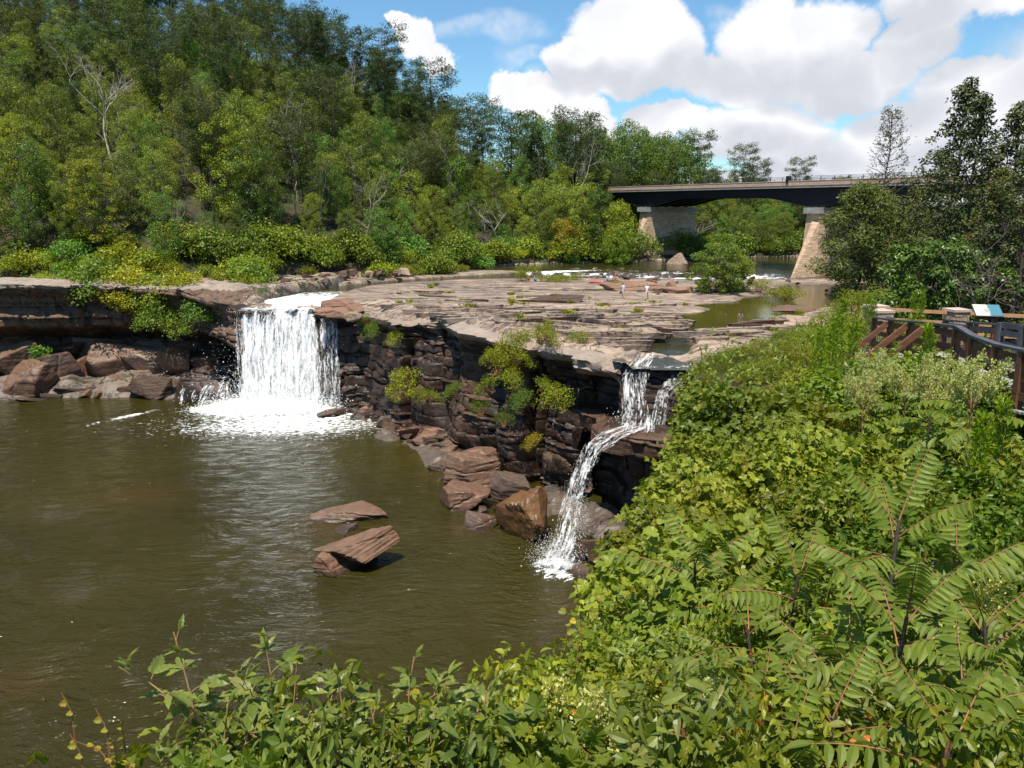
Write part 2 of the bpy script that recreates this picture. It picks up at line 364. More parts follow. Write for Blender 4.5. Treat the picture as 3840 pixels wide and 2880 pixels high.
def terrain(x, y, sink=True):
    """height and surface masks; works on flat arrays"""
    P = np.stack([x, y], 1); n = len(P)
    dr, sr, pr = seg(P, RIM); gin = inpoly(P, GORGE)
    db, sb, pb = seg(P, BANK); hill = sb > 0
    dR, sR, pR = seg(P, RIGHT); right = (sR < 0) & (y > 50) | (~gin & (y < 51)) & (x > -60) | (x > 14) & (y < 51)
    dv, _, pv = seg(P, RIV); hw = np.interp(pv, np.arange(len(RIV)), RIV[:, 2])
    dc, _, pc = seg(P, CH2); hc = np.interp(pc, np.arange(len(CH2)), CH2[:, 2])
    # bench
    nz = fbm(x * .055, y * .055, 0, 3, 5)
    tt = (y + .12 * x + 3.0 * vn(x * .03, y * .035, 1, 9) + .35 * vn(x * .3, y * .3, 2, 4)) / 1.15
    k = np.floor(tt); fr = tt - k
    shing = ((1 - fr) ** 1.2) * (.14 + .46 * h1(k.astype(int), 3)) * (.75 + .6 * vn(x * .12, k * 3.1, 0, 19)) * sstep(84, 74, y + .5 * x - 6 + 5 * vn(x * .08, y * .08, 4, 21)) * sstep(-13, -7, x)
    z = .02 + .15 * nz + shing + .03 * fbm(x * .9, y * .9, 0, 3, 8)
    z = z + .9 * sstep(60, 56, y) * sstep(11, 8, x) * .35
    shelf = (x < -24) & (y > 86) & ~hill
    z = np.where(shelf & (dv > hw), .9 + .5 * fbm(x * .2, y * .2, 0, 4, 31) + .2 * np.floor(3 * vn(x * .3, y * .3, 0, 3)) * .5, z)
    lip = RIM[:, 2]; zl = np.interp(pr, np.arange(len(lip)), lip)
    # right bank and the near slope
    zr = np.interp(y, [-60, 0, 3, 8, 14, 20, 28, 45, 60, 80, 120, 400], [8.9, 8.9, 7.3, 6.2, 5.6, 5.0, 4.4, 3.2, 2.4, 3.2, 8, 14]) + .25 * fbm(x * .3, y * .3, 0, 3, 2)
    zr = zr + .05 * np.clip(x - 20, 0, 60)
    zr = np.where(y > 50, np.minimum(.3 + .42 * dR, zr), zr)
    z = np.where(right, zr, z)
    # wooded hill
    hm = np.interp(x, [-160, -50, -30, -11, 10, 24, 60, 200], [46, 42, 33, 22, 12, 7, 5, 8])
    zh = 1.0 + hm * np.clip(db / 88, 0, 1) ** .93 + 1.2 * fbm(x * .07, y * .07, 0, 3, 12) * np.clip(db / 8, 0, 1) + np.where((x < -20), .8, 0)
    z = np.where(hill, np.maximum(zh, .8), z)
    wl = river_level(x, y)
    carve = sstep(1.35, .72, dv / hw) * (~hill) * (y > 86)
    z = z * (1 - carve) + (wl - .75 + .5 * vn(x * .5, y * .5, 0, 77)) * carve
    # stones breaking the surface in the rapids
    rap = np.exp(-((y + .35 * (x - 10) - 126) / 9) ** 2) * (x > 0)
    z = z + carve * rap * .75 * np.clip(fbm(x * .45, y * .9, 0, 3, 55) + .15, 0, 1) * 2.0
    c2 = sstep(1.45, .65, (dc + .7 * vn(x * .35, y * .35, 0, 8)) / hc) * (~hill) * (~right | (dR < 2))
    z = z * (1 - c2) + (-.55 + .22 * fbm(x * .5, y * .8, 0, 3, 6)) * c2
    for (a, b, ra, rb) in PUD:
        g = np.exp(-(((x - a) / ra) ** 2 + ((y - b) / rb) ** 2)); z = z - .62 * np.clip(g * 1.6, 0, 1) * (~right)
    wr = np.exp(-(dr / 2.2) ** 2); z = z * (1 - wr) + (zl + np.where(right | hill | (x < -16), 0, 1.0 * shing + .12 * fbm(x * .8, y * .8, 0, 3, 91))) * wr
    wet = np.clip(np.maximum(carve, c2) * 1.2, 0, 1)
    wet = np.maximum(wet, np.exp(-(dr / .9) ** 2) * ((x > -31) & (x < -19)) )
    # gorge floor and talus apron
    s_ = np.arange(len(RIM))
    ah = np.interp(pr, s_, [1.9] * 7 + [1.6, 1.2, .8, .6, .6, .6, .3, .3, .4, .4, .5, .5, .6, .6, .5, .5, .5, .5, .5, .5, .5, .5, .5] + [-2.5] * (len(RIM) - 30))
    aw = np.interp(pr, s_, [8] * 7 + [8, 6, 3, 1.5, 1.5, 1.5, 2.2, 3, 3.4, 4.6, 6.2, 6.6, 6.8, 7.2, 7, 6, 6, 6, 6, 6, 6, 6, 6] + [5] * (len(RIM) - 30))
    ap = np.clip(1 - dr / aw, 0, 1); jag = .5 * fbm(x * .5, y * .5, 0, 4, 41) + .45 * (np.floor(4 * vn(x * .55, y * .4, 3, 14)) / 3)
    zg = -13.6 + (1.5 + ah) * sstep(0, .55, ap) + jag * sstep(.02, .3, ap)
    if sink:
        sw = np.interp(pr, s_, [5.5] * 8 + [3, 2.2, 1.6, 1.6, 1.8, 2.2] + [2.4] * 6 + [3.2, 4.0, 3.2, 2.6, 3.6, 3.9, 3.9, 3.9, 3.4, 3] + [1.2] * (len(RIM) - 30))
        low = gin | (dr < sw)
        z = np.where(low & ~gin, -13.2, np.where(gin, zg, z))
    wet = np.where(gin, np.where(x < -31, .6, .86) * np.ones(n), wet)
    rock = np.where(hill | right, .0, 1.0); rock = np.where(gin, .3, rock)
    veg = np.where(hill, .95, 0.0); veg = np.where(right, .95, veg); veg = np.where(gin, 0, veg)
    veg = np.where(right & (dR < 7) & (y > 50), .42, veg)
    veg = np.where(~hill & ~right & ~gin, np.clip(.12 + .3 * vn(x * .12, y * .12, 0, 61), 0, .33), veg)
    veg = np.where(shelf, .48, veg)
    return z, np.stack([rock, veg, wet], 1)
def gz(x, y): return float(terrain(np.array([float(x)]), np.array([float(y)]))[0][0])
def axis(a, b, lo, hi, step, grow):
    c = list(np.arange(a, b, step)); s = step; v = b
    while v < hi: c.append(v); s *= grow; v += s
    s = step; v = a; pre = []
    while v > lo: s *= grow; v -= s; pre.append(v)
    return np.array(pre[::-1] + c)
gx = axis(-33, 40, -5000, 5000, .3, 1.12); gy = axis(44, 127, -3000, 7000, .3, 1.12)
gx = np.unique(np.concatenate([gx, np.arange(-80, -33, 1.2), np.arange(40, 70, 1.5)])); gy = np.unique(np.concatenate([gy, np.arange(0, 44, .8), np.arange(127, 220, 1.5)]))
X, Y = np.meshgrid(gx, gy); zz, mk = terrain(X.ravel(), Y.ravel())
far = np.hypot(X, Y).ravel() > 420
zz = np.where(far, np.where(zz < 0, zz, np.minimum(zz, 12)), zz)
g = MB().grid(np.stack([X.ravel(), Y.ravel(), zz], 1).reshape(X.shape + (3,)))
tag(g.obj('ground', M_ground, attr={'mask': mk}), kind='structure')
# ------------------------------------------------------------------ cliffs: stratified faces that follow the rim
_r = np.random.RandomState(4); LAY = np.concatenate([[-16], -16 + np.cumsum(.14 + 1.25 * _r.rand(60) ** 3)])
def along(L, step):
    d = np.hypot(*np.diff(L[:, :2], axis=0).T); s = np.concatenate([[0], np.cumsum(d)])
    q = np.arange(0, s[-1], step); i = np.interp(q, s, np.arange(len(L)))
    return q, i
def cliff(name, i0, i1, prof, mats, step=.22, dz=.16, zb=-13.8, seed=0, amp=1.0, matfun=None, inset=2.0):
    L = RIM[i0:i1 + 1]; q, par = along(L, step); I = np.arange(len(L))
    # round the corners a little
    C = np.stack([np.interp(par, I, L[:, k]) for k in range(3)], 1)
    ker = np.ones(9) / 9; Cs = C.copy()
    for k in range(3): Cs[:, k] = np.convolve(np.pad(C[:, k], 4, 'edge'), ker, 'valid')
    C = Cs; T = np.gradient(C[:, :2], axis=0); T /= np.linalg.norm(T, axis=1)[:, None]
    N = np.stack([T[:, 1], -T[:, 0]], 1)                # out over the pool
    nz = int((3.0 - zb) / dz); tz = np.linspace(0, 1, nz)
    top = C[:, 2] + .05 + .5 * (.45 * np.floor(3.5 * vn(C[:, 0] * .22, C[:, 1] * .22, 5, 40)) / 3 + .25 * np.floor(3 * vn(C[:, 0] * .8, C[:, 1] * .8, 7, 41)) / 3); Z = top[:, None] + (zb - top[:, None]) * tz[None]
    S = np.broadcast_to(q[:, None], Z.shape); par2 = np.broadcast_to((par + i0)[:, None], Z.shape)
    off = prof(par2, Z, top[:, None])
    zw = Z + .9 * vn(S * .06, Z * .05, 0, seed) + .35 * vn(S * .3, Z * .2, 0, seed + 1) + .12 * vn(S * 1.1, Z, 0, seed + 2) + .04 * S
    li = np.searchsorted(LAY, zw.ravel()).reshape(Z.shape)
    lf = (zw - LAY[np.clip(li - 1, 0, 60)]) / (LAY[np.clip(li, 0, 60)] - LAY[np.clip(li - 1, 0, 60)] + 1e-6)
    bl = .8 + 5.5 * h1(li, seed + 5) ** 1.5; bs = S / bl + 7 * h1(li, seed + 6) + .5 * vn(S * .9, Z * .7, 0, 2); bi = np.floor(bs).astype(int); bf = bs - bi
    o2 = .55 * (h1(li, seed + 9) - .5) + .5 * (_h(li, bi, li * 0, seed + 3) - .5)
    o2 = o2 - .22 * np.exp(-(np.minimum(bf, 1 - bf) / .07) ** 2) * (h1(li, seed + 21) > .35) - .14 * (np.abs(lf - .5) * 2) ** 6
    big = 1.25 * fbm(S * .16, Z * .10, 0, 3, seed + 12) + .45 * fbm(S * .7, Z * .5, 0, 4, seed + 15) - .9 * np.exp(-(vn(S * .22, Z * .03, 0, seed + 31) / .07) ** 2)
    off = off + amp * (o2 + big)
    off = off * sstep(0, .03, tz)[None] + (-.1) * (1 - sstep(0, .03, tz)[None])
    V = np.stack([C[:, 0, None] + N[:, 0, None] * off, C[:, 1, None] + N[:, 1, None] * off, Z], -1)
    # the top flap that laps back over the bench
    fl = []
    INS = np.interp(par + i0, np.arange(len(RIM)), [6.6] * 8 + [4.2, 3.4, 2.8, 2.8, 3.0, 3.4] + [3.6] * 6 + [4.4, 5.2, 4.4, 3.8, 4.8, 5.1, 5.1, 5.1, 4.6, 4.2] + [2.2] * (len(RIM) - 30))
    RG = .45 * np.floor(3.5 * vn(C[:, 0] * .22, C[:, 1] * .22, 5, 40)) / 3 + .25 * np.floor(3 * vn(C[:, 0] * .8, C[:, 1] * .8, 7, 41)) / 3
    for k, ff in enumerate((1., .86, .72, .58, .45, .33, .22, .1)):
        dd = INS * ff
        x, y = C[:, 0] - N[:, 0] * dd, C[:, 1] - N[:, 1] * dd
        z = terrain(x, y, False)[0] * .8 + C[:, 2] * .2 + .04 + .05 * min(k, 3) / 3 + .10 * vn(x * 1.2, y * 1.2, 0, 6) * min(k, 2) / 2 + (.16 * np.floor(4 * fbm(x * .45, y * .45, 0, 3, 66) + 1) + .5 * RG) * min(k, 4) / 4
        if k == 0: z -= .3
        fl.append(np.stack([x, y, z], -1))
    V = np.concatenate([np.stack(fl, 1), V], 1)
    mb = MB(); a, b = V.shape[:2]; idx = np.arange(a * b).reshape(a, b)
    F = np.stack([idx[:-1, :-1], idx[1:, :-1], idx[1:, 1:], idx[:-1, 1:]], -1)
    pf = np.concatenate([np.repeat((par + i0)[:, None], 8, 1), par2], 1)[:-1, :-1]; zf = V[:-1, :-1, 2]
    mi = matfun(pf, zf, V[:-1, :-1]) if matfun else np.zeros(pf.shape, int)
    if len(mats) > 4 or name == 'ledge_cliff': mi = mi.copy(); mi[:, :8] = len(mats) - 1
    mb.v.append(V.reshape(-1, 3)); mb.n = a * b
    mb.f.append(F.reshape(-1, 4)); mb.m.append(mi.ravel().astype(np.int32))
    return tag(mb.obj(name, mats, attr={'mask': np.tile([[1., .1, 0.]], (a * b, 1))}), kind='structure')
def lerp(par, pts):
    a = np.array(pts, float); return np.interp(par, a[:, 0], a[:, 1])
def prof_left(par, Z, top):
    f = (Z + 12.2) / (top + 12.2)                                  # 1 at the rim, 0 at the pool
    p = 2.8 * sstep(.78, .93, f) + .9 * sstep(.62, .72, f) * sstep(.86, .8, f) - 4.5 * sstep(.60, .38, f) + 1.2 * sstep(.52, .60, f) * sstep(.75, .66, f)
    return p * sstep(9.4, 7.6, par)
def prof_mid(par, Z, top):
    f = (Z + 12.2) / (top + 12.2)
    p = .8 * sstep(.86, 1, f) + lerp(par, [(9, .6), (12, .2), (14, .6), (16, 1.2), (20, .4)]) * (1 - f) * 1.6
    rec = lerp(par, [(9, .8), (13, .3), (18, 0), (20.2, .3), (21.0, 2.6), (21.6, .3), (23, .6), (24, 1.6), (26, 2.0)])
    return p - rec * sstep(.95, .8, f) * (.8 + .2 * np.sin(Z)) - 1.6 * np.exp(-((par - 17.3) / .16) ** 2) * sstep(.95, .7, f) - 1.8 * np.exp(-((par - 22.4) / .14) ** 2) * sstep(.95, .7, f)
def prof_falls2(par, Z, top):
    # upper step, a broad ledge at -4.7, its undercut, then the foot
    led = lerp(par, [(24, 0), (25.4, .4), (26.3, 2.2), (27.5, 3.2), (29, 3.4), (30, 2)])
    p = led * sstep(-4.4, -4.9, Z) - lerp(par, [(24, 2.0), (26, 3.0), (28, 3.5), (30, 3)]) * sstep(-6.2, -6.9, Z)
    over = lerp(par, [(23.5, .5), (24.3, 1.3), (26, 1.4), (26.8, .2), (27, 0)])
    steps = .45 * np.floor(np.clip((-Z - 1) / .75, 0, 5)) * sstep(26.6, 27.2, par) * sstep(-4.9, -4.4, Z) * .7
    return p + over * sstep(-1.8, -1.0, Z) - 2.0 * sstep(26.8, 26.0, par) * sstep(-1.6, -2.4, Z) * sstep(-4.8, -4.4, Z) + steps
def prof_near(par, Z, top):
    f = (Z + 12.2) / (top + 12.2); return -.4 - 2.6 * sstep(.95, .6, f)
def mf_mid(p, z, V):
    n = fbm(V[..., 0] * .22, V[..., 1] * .22, z * .3, 3, 8)
    m = np.where(n > lerp(p, [(9, .9), (15, .38), (17, .12), (19, .0), (22, .10), (23, .25), (26, -.1)]), 1, 0)    # 1: dry brown, 0: wet black
    m = np.where(z > -1.0 + .5 * n, 2, m); m = np.where((p < 13.2), 0, m); m = np.where((p < 15) & (p > 12.6) & (z > -1.0), 3, m); return m
def mf2(p, z, V):
    n = fbm(V[..., 0] * .3, V[..., 1] * .3, z * .3, 3, 18)
    m = np.where((z > -1.9 + .4 * n) & (p < 26.7), 2, 0); m = np.where((z < -4.6) & (z > -6.4), 1, m); return m
cliff('left_cliff', 1, 10, prof_left, [M_cliff, M_rock], seed=3, amp=.8, matfun=lambda p, z, V: np.where(z > .9, 1, 0))
cliff('middle_cliff', 9, 25, prof_mid, [M_wet, M_dark, M_rock, M_red, M_ground], seed=11, matfun=mf_mid)
cliff('ledge_cliff', 24, 32, prof_falls2, [M_wet, M_dark, M_rock, M_ground], seed=23, amp=.62, matfun=mf2)
cliff('near_cliff', 31, 44, prof_near, [M_wet, M_dark, M_ground], seed=31, step=.6, dz=.4, amp=.45, matfun=lambda p, z, V: np.where(fbm(V[..., 0] * .4, V[..., 1] * .4, z * .4, 3, 4) > .1, 1, 0))
# thin slabs of cross-bedded sandstone that stand proud of the bench, one rock mass with the ground
def bedding(n, seed):
    r = np.random.RandomState(seed); mb = MB(); k = 26; a_ = np.arange(k) / k * 2 * np.pi
    for i in range(n):
        if i % 9: x, y = r.uniform(-9, 24), 0; y = r.uniform(max(57.5, 69 - 1.05 * (x + 2)) if x < 9 else 60, 80 - .15 * x)
        else: x, y = r.uniform(-16, 34), r.uniform(80, 104)
        if inpoly(np.array([[x, y]]), GORGE)[0] or seg(np.array([[x, y]]), RIM)[0][0] < 1.0: continue
        z, mk_ = terrain(np.array([x]), np.array([y])); z = terrain(np.array([x]), np.array([y]), False)[0][0]
        if z < -.32: continue
        L, D, T = r.uniform(1.6, 5.5) * (1 if y < 80 else 1.1), r.uniform(.5, 1.5), r.uniform(.10, .34) * (1 if y < 80 else .6); rz = R(4 + 1.1 * (x - 8) * .6 + r.normal() * 12); e = 1 / 1.25
        rad = 1 + .16 * vn(np.cos(a_) * 1.7 + i, np.sin(a_) * 1.7, 0, i) + .10 * vn(np.cos(a_) * 5 + i, np.sin(a_) * 5, 3, i); cx_ = np.sign(np.cos(a_)) * np.abs(np.cos(a_)) ** e * L / 2 * rad; cy_ = np.sign(np.sin(a_)) * np.abs(np.sin(a_)) ** e * D / 2 * rad
        tl, dp = r.uniform(.04, .22), r.normal() * .03; zt = T - cy_ * tl + cx_ * dp + .03 * vn(cx_ * 2 + i, cy_ * 3, 0, 7)
        M_ = np.array([[math.cos(rz), -math.sin(rz)], [math.sin(rz), math.cos(rz)]])
        rings = []
        for s_, zz in ((.0, None), (.55, None), (.93, None), (1.0, -.045), (.97, -.12), (.90, -.5)):
            q = np.stack([cx_ * s_, cy_ * s_], 1) @ M_.T; zq = (T - cy_ * s_ * tl + cx_ * s_ * dp + .03 * vn(cx_ * s_ * 2 + i, cy_ * s_ * 3, 0, 7)) if zz is None else zt + zz
            rings.append(np.column_stack([q[:, 0] + x, q[:, 1] + y, zq + z]))
        mb.grid(np.array(rings), 0 if r.rand() < .62 else (1 if r.rand() < .6 else 2), True)
    return mb
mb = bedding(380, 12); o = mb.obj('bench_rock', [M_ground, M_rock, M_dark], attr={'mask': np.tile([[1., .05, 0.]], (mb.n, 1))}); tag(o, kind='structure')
# ------------------------------------------------------------------ water
def water_sheet(name, x, y, zf, keep, mat, mask):
    X, Y = np.meshgrid(x, y); P = np.stack([X.ravel(), Y.ravel()], 1); Z = zf(P[:, 0], P[:, 1]); i = np.arange(X.size).reshape(X.shape)
    F = np.stack([i[:-1, :-1], i[:-1, 1:], i[1:, 1:], i[1:, :-1]], -1).reshape(-1, 4); ok = keep(P); F = F[ok[F].all(1)]
    used = np.unique(F); re = np.zeros(len(P), int); re[used] = np.arange(len(used)); P3 = np.column_stack([P, Z])[used]
    mb = MB(); mb.add(P3, re[F]); return tag(mb.obj(name, mat, smooth=True, attr={'mask': mask(P3)}), kind='structure')
def pool_mask(P):
    d, s, p = seg(P[:, :2], RIM)
    x, y = P[:, 0], P[:, 1]
    r = np.exp(-(((x + 25.0) / 7.2) ** 2 + ((y - 87.0) / 2.6) ** 2)) * 1.5
    r += np.exp(-(((x + 32.0) / 4) ** 2 + ((y - 86.5) / 1.4) ** 2)) * .6 + np.exp(-(((x - 3.0) / 1.9) ** 2 + ((y - 45.9) / 1.6) ** 2)) * .62
    r += .40 * np.exp(-(((x + 24) / 13) ** 2 + ((y - 80) / 5.5) ** 2)) + .16 * sstep(48, 62, y) + .12
    # the drifting foam streak
    a, b = px(190, 920, z=-12), px(335, 885, z=-12); q = np.clip(((x - a.x) * (b.x - a.x) + (y - a.y) * (b.y - a.y)) / ((b.x - a.x) ** 2 + (b.y - a.y) ** 2), 0, 1)
    dd = np.hypot(x - a.x - q * (b.x - a.x), y - a.y - q * (b.y - a.y) + .5 * np.sin(x * .9)); r += .42 * np.exp(-(dd / .5) ** 2)
    sh = np.zeros(len(P))
    for (u, v, ra) in [(690, 1135, 1.7), (640, 1210, 1.2), (830, 920, 2.2), (960, 1030, 1.6), (1010, 1140, 1.6), (20, 1480, 1.6), (300, 1070, 3), (1300, 1320, 3), (760, 1160, 2.0), (930, 985, 1.6)]:
        c = px(u, v, z=-12); sh += .4 * np.exp(-(((x - c.x) / ra / 1.3) ** 2 + ((y - c.y) / ra / .9) ** 2))
    return np.stack([np.clip(r, 0, 1.6), np.clip(sh, 0, 1), 0 * r], 1)
water_sheet('pool', np.concatenate([np.arange(-170, -62, 3), np.arange(-62, 20, .4)]), np.concatenate([np.arange(-45, 20, 3), np.arange(20, 104, .4)]),
            lambda x, y: np.full(len(x), -12.) + .03 * vn(x * .8, y * 1.6) , lambda P: np.ones(len(P), bool), M_pool, pool_mask)
def riv_mask(P):
    x, y, z = P.T; q = y + .35 * (x - 10)
    rap = .95 * np.exp(-((q - 127) / 6.0) ** 2) * (x > 2) * (.55 + .6 * vn(x * .25, y * .6, 0, 5))
    lip = 1.5 * np.exp(-((y - 89) / 3.5) ** 2) * (x < -20) + .62 * np.exp(-((y - 97) / 8.) ** 2) * (x < -18)
    c2 = .42 * np.exp(-((y - 62.5 + .3 * x) / 2.) ** 2) * (x > 8) * (x < 20) + .5 * np.exp(-((y - 54.6) / 1.3) ** 2) * (x > 6) * (x < 15)
    return np.stack([np.clip(rap, 0, 1) + lip + c2, .9 * np.exp(-((y - 82) / 13) ** 2), sstep(62, 68, y) * sstep(112, 104, y) * sstep(-18, -14, x)], 1)
def riv_z(x, y):
    z = river_level(x, y); z = np.where((x < -18) & (y < 92), z - .55 * sstep(92, 88.2, y), z)
    return np.where((x > 8) & (x < 16) & (y < 60), z - .35 * sstep(60, 54, y), z)
def riv_keep(P):
    d, s, p = seg(P, RIM); gin = inpoly(P, GORGE); dv, _, pv = seg(P, RIV); dc, _, pc = seg(P, CH2)
    hw = np.interp(pv, np.arange(len(RIV)), RIV[:, 2]); hc = np.interp(pc, np.arange(len(CH2)), CH2[:, 2])
    near = (dv < hw * 1.7 + 1) | (dc < hc * 1.9) | ((P[:, 1] > 59) & (P[:, 0] > -16) & (d > 5))
    return near & (~gin | (d < .7))
water_sheet('river', axis(-34, 60, -60, 700, .4, 1.1), axis(51, 150, 45, 1200, .4, 1.1), riv_z, riv_keep, M_river, riv_mask)
# ------------------------------------------------------------------ foliage materials and leaf shapes
def leaf_mat(name, c1, c2, c3=None, rough=.42, trans=.32, spec=.35, veins=0.0):
    """c1..c2 the range of one plant's leaf colours, c3 the colour of the odd older leaf; objects tint it through their colour"""
    m, t, out = material(name)
    rnd = t.node('ShaderNodeNewGeometry').outputs['Random Per Island']; oi = t.node('ShaderNodeObjectInfo')
    c = t.mix(rnd, c1, c2)
    if c3: c = t.mix(t.math('MULTIPLY', t.math('GREATER_THAN', t.math('FRACT', t.math('MULTIPLY', rnd, 37.0)), .965), .85), c, c3)
    if veins:
        P = t.node('ShaderNodeNewGeometry').outputs['Position']; c = t.mix(t.rng(t.noise(P, 22, 3, .6).outputs[0], .35, .7, 0, veins), c, tuple(x * .45 for x in c1))
    c = t.mix(1, c, oi.outputs['Color'], 'MULTIPLY')
    bs = principled(t, Base_Color=c, Roughness=rough); bs.inputs['Specular IOR Level'].default_value = spec
    tr = t.node('ShaderNodeBsdfTranslucent', None, Color=t.mix(1, c, (1.5, 1.45, .55), 'MULTIPLY'))
    mx = t.node('ShaderNodeMixShader', None, i0=trans, i1=bs.outputs[0], i2=tr.outputs[0])
    t.l.new(mx.outputs[0], out.inputs[0]); return m
def plain(name, c, rough=.7, noise=.3, scale=3, bump=.2, spec=.3, metal=0, stretch=(1, 1, 1), c2=None):
    m, t, out = material(name)
    P = t.node('ShaderNodeTexCoord').outputs['Object']
    n = t.noise(t.scale(P, stretch), scale, 5, .65).outputs[0]
    cc = t.mix(t.rng(n, .3, .7, 0, 1), tuple(x * (1 - noise) for x in c), c2 or tuple(min(1, x * (1 + noise)) for x in c))
    b = t.node('ShaderNodeBump', None, Height=n, Strength=bump, Distance=.03)
    bs = principled(t, Base_Color=cc, Roughness=rough, Normal=b.outputs[0], Metallic=metal); bs.inputs['Specular IOR Level'].default_value = spec
    t.l.new(bs.outputs[0], out.inputs[0]); return m
M_leaf = leaf_mat('broadleaf foliage', (.095, .145, .018), (.215, .265, .034), (.24, .19, .02))
M_needle = leaf_mat('pine foliage', (.045, .078, .020), (.115, .145, .030), rough=.55, trans=.18)
M_cedar = leaf_mat('cedar foliage', (.045, .068, .020), (.11, .125, .036), rough=.6, trans=.15)
M_bright = leaf_mat('thicket foliage', (.11, .15, .010), (.26, .29, .024), (.30, .24, .02), rough=.40, trans=.36, spec=.3)
M_lobed = leaf_mat('lobed foliage', (.125, .175, .012), (.27, .30, .028), (.26, .27, .03), rough=.45, trans=.36, spec=.35, veins=.25)
M_sumac = leaf_mat('pinnate foliage', (.105, .155, .016), (.20, .25, .034), (.14, .18, .03), rough=.5, trans=.36, spec=.28, veins=.15)
M_bramble = leaf_mat('bramble foliage', (.12, .165, .028), (.26, .29, .06), (.26, .25, .08), rough=.38, trans=.38, spec=.35, veins=.2)
M_gloss = leaf_mat('glossy foliage', (.040, .085, .012), (.09, .14, .020), rough=.36, trans=.22, spec=.45)
M_flower = leaf_mat('cream blossom', (.34, .34, .12), (.58, .56, .24), rough=.7, trans=.3)
M_yellow = leaf_mat('yellow foliage', (.24, .20, .015), (.42, .30, .02), (.45, .14, .02), trans=.35)
M_orange = leaf_mat('orange leaves', (.50, .10, .01), (.60, .22, .02), trans=.3)
M_bark = plain('bark', (.085, .065, .05), .9, .45, 6, .8, stretch=(2, 2, .4))
M_pale = plain('dead wood', (.40, .35, .30), .85, .3, 5, .5, stretch=(2, 2, .4))
M_greywood = plain('bare twigs', (.20, .155, .135), .9, .3, 5, .4)
M_stem = plain('reddish stem', (.26, .115, .055), .6, .3, 9, .2)
M_cane = plain('tan cane', (.36, .22, .10), .55, .25, 9, .2)
M_green_stem = plain('green stem', (.16, .18, .05), .6, .25, 9, .2)

def shape(kind):
    """leaf of unit length along +Y, face up along +Z; returns vertices and faces (quads, last index repeated for triangles)"""
    if kind == 'quad': return np.array([(0, 0, 0), (.34, .5, .06), (0, 1, 0), (-.34, .5, .06)], float), np.array([[0, 1, 2, 3]])
    if kind == 'needle': return np.array([(0, 0, 0), (.13, .55, .0), (0, 1, .05), (-.13, .55, .0)], float), np.array([[0, 1, 2, 3]])
    if kind in ('ovate', 'leaflet', 'small', 'serrate'):
        ys = np.array([0, .18, .42, .68, .88, 1.0]); w = {'ovate': .27, 'leaflet': .185, 'small': .24, 'serrate': .23}[kind] * np.array([.06, .8, 1, .72, .33, 0])
        dz = {'ovate': -.16, 'leaflet': -.22, 'small': -.1, 'serrate': -.25}[kind] * ys ** 2
        if kind == 'small': ys, w, dz = ys[[0, 2, 5]], w[[0, 2, 5]], dz[[0, 2, 5]]
        if kind == 'serrate':
            ys = np.linspace(0, 1, 10); w = .17 * np.sin(np.pi * ys ** .8) ** .8 * np.where(np.arange(10) % 2, 1.1, .86); w[-1] = 0; dz = -.25 * ys ** 2 + np.where(np.arange(10) % 2, .0, -.015)
        k = len(ys); mid = np.stack([0 * ys, ys, dz], 1); fold = .38
        L = np.stack([-w, ys - .03 * (w > 0), dz + fold * w], 1); Rr = L * (-1, 1, 1); V = np.concatenate([mid, L, Rr])
        F = []
        for i in range(k - 1):
            F += [[i, i + 1, k + i + 1, k + i], [i + 1, i, 2 * k + i, 2 * k + i + 1]]
        return V, np.array(F)
    if kind == 'lobed':
        o = [(.0, .0), (.16, -.08), (.34, .02), (.30, .16), (.52, .30), (.40, .42), (.44, .66), (.24, .60), (.15, .76), (0, 1.0)]
    else:  # heart
        o = [(.0, .05), (.14, -.06), (.34, .02), (.46, .2), (.47, .42), (.36, .64), (.2, .82), (0, 1.0)]
    o = o + [(-x, y) for x, y in o[-2:0:-1]]
    V = [(0, .32, 0)] + [(x, y, .20 * abs(x) - .22 * (y - .3) ** 2 * (y > .3) + (.05 if i % 2 else -.02)) for i, (x, y) in enumerate(o)]
    n = len(o); F = [[0, 1 + (i + 1) % n, 1 + i, 1 + i] for i in range(n)]
    F = [[0, a, b, b] for (_, b, a, __) in [(f[0], f[1], f[2], f[3]) for f in F]]
    return np.array(V, float), np.array(F)
def unit(a): return a / (np.linalg.norm(a, axis=-1, keepdims=True) + 1e-9)
def place_leaves(mb, kind, pos, axis_, nrm, size, m=0):
    V, F = shape(kind) if isinstance(kind, str) else kind
    pos, axis_, nrm = np.asarray(pos, float), unit(np.asarray(axis_, float)), np.asarray(nrm, float); n = len(pos)
    if n == 0: return
    size = np.broadcast_to(np.asarray(size, float), (n,))
    x = unit(np.cross(axis_, nrm)); z = np.cross(x, axis_)
    W = pos[:, None] + size[:, None, None] * (V[None, :, :1] * x[:, None] + V[None, :, 1:2] * axis_[:, None] + V[None, :, 2:] * z[:, None])
    mb.add(W.reshape(-1, 3), (F[None] + (np.arange(n) * len(V))[:, None, None]).reshape(-1, 4), m)
def clump(rs, c, rad, n, up=.5, flat=.6):
    """positions on and in a clump, with leaf axes and normals that look outward and up"""
    d = unit(rs.normal(size=(n, 3))); r = rs.rand(n, 1) ** .33; p = d * r * np.array([1, 1, flat]) * rad
    nr = unit(d * np.array([1, 1, 1.0]) * .7 + np.array([0, 0, up]) + rs.normal(size=(n, 3)) * .48)
    ax = unit(np.cross(nr, rs.normal(size=(n, 3))) + d * .5 + np.array([0, 0, -.25])); return p + c, ax, nr
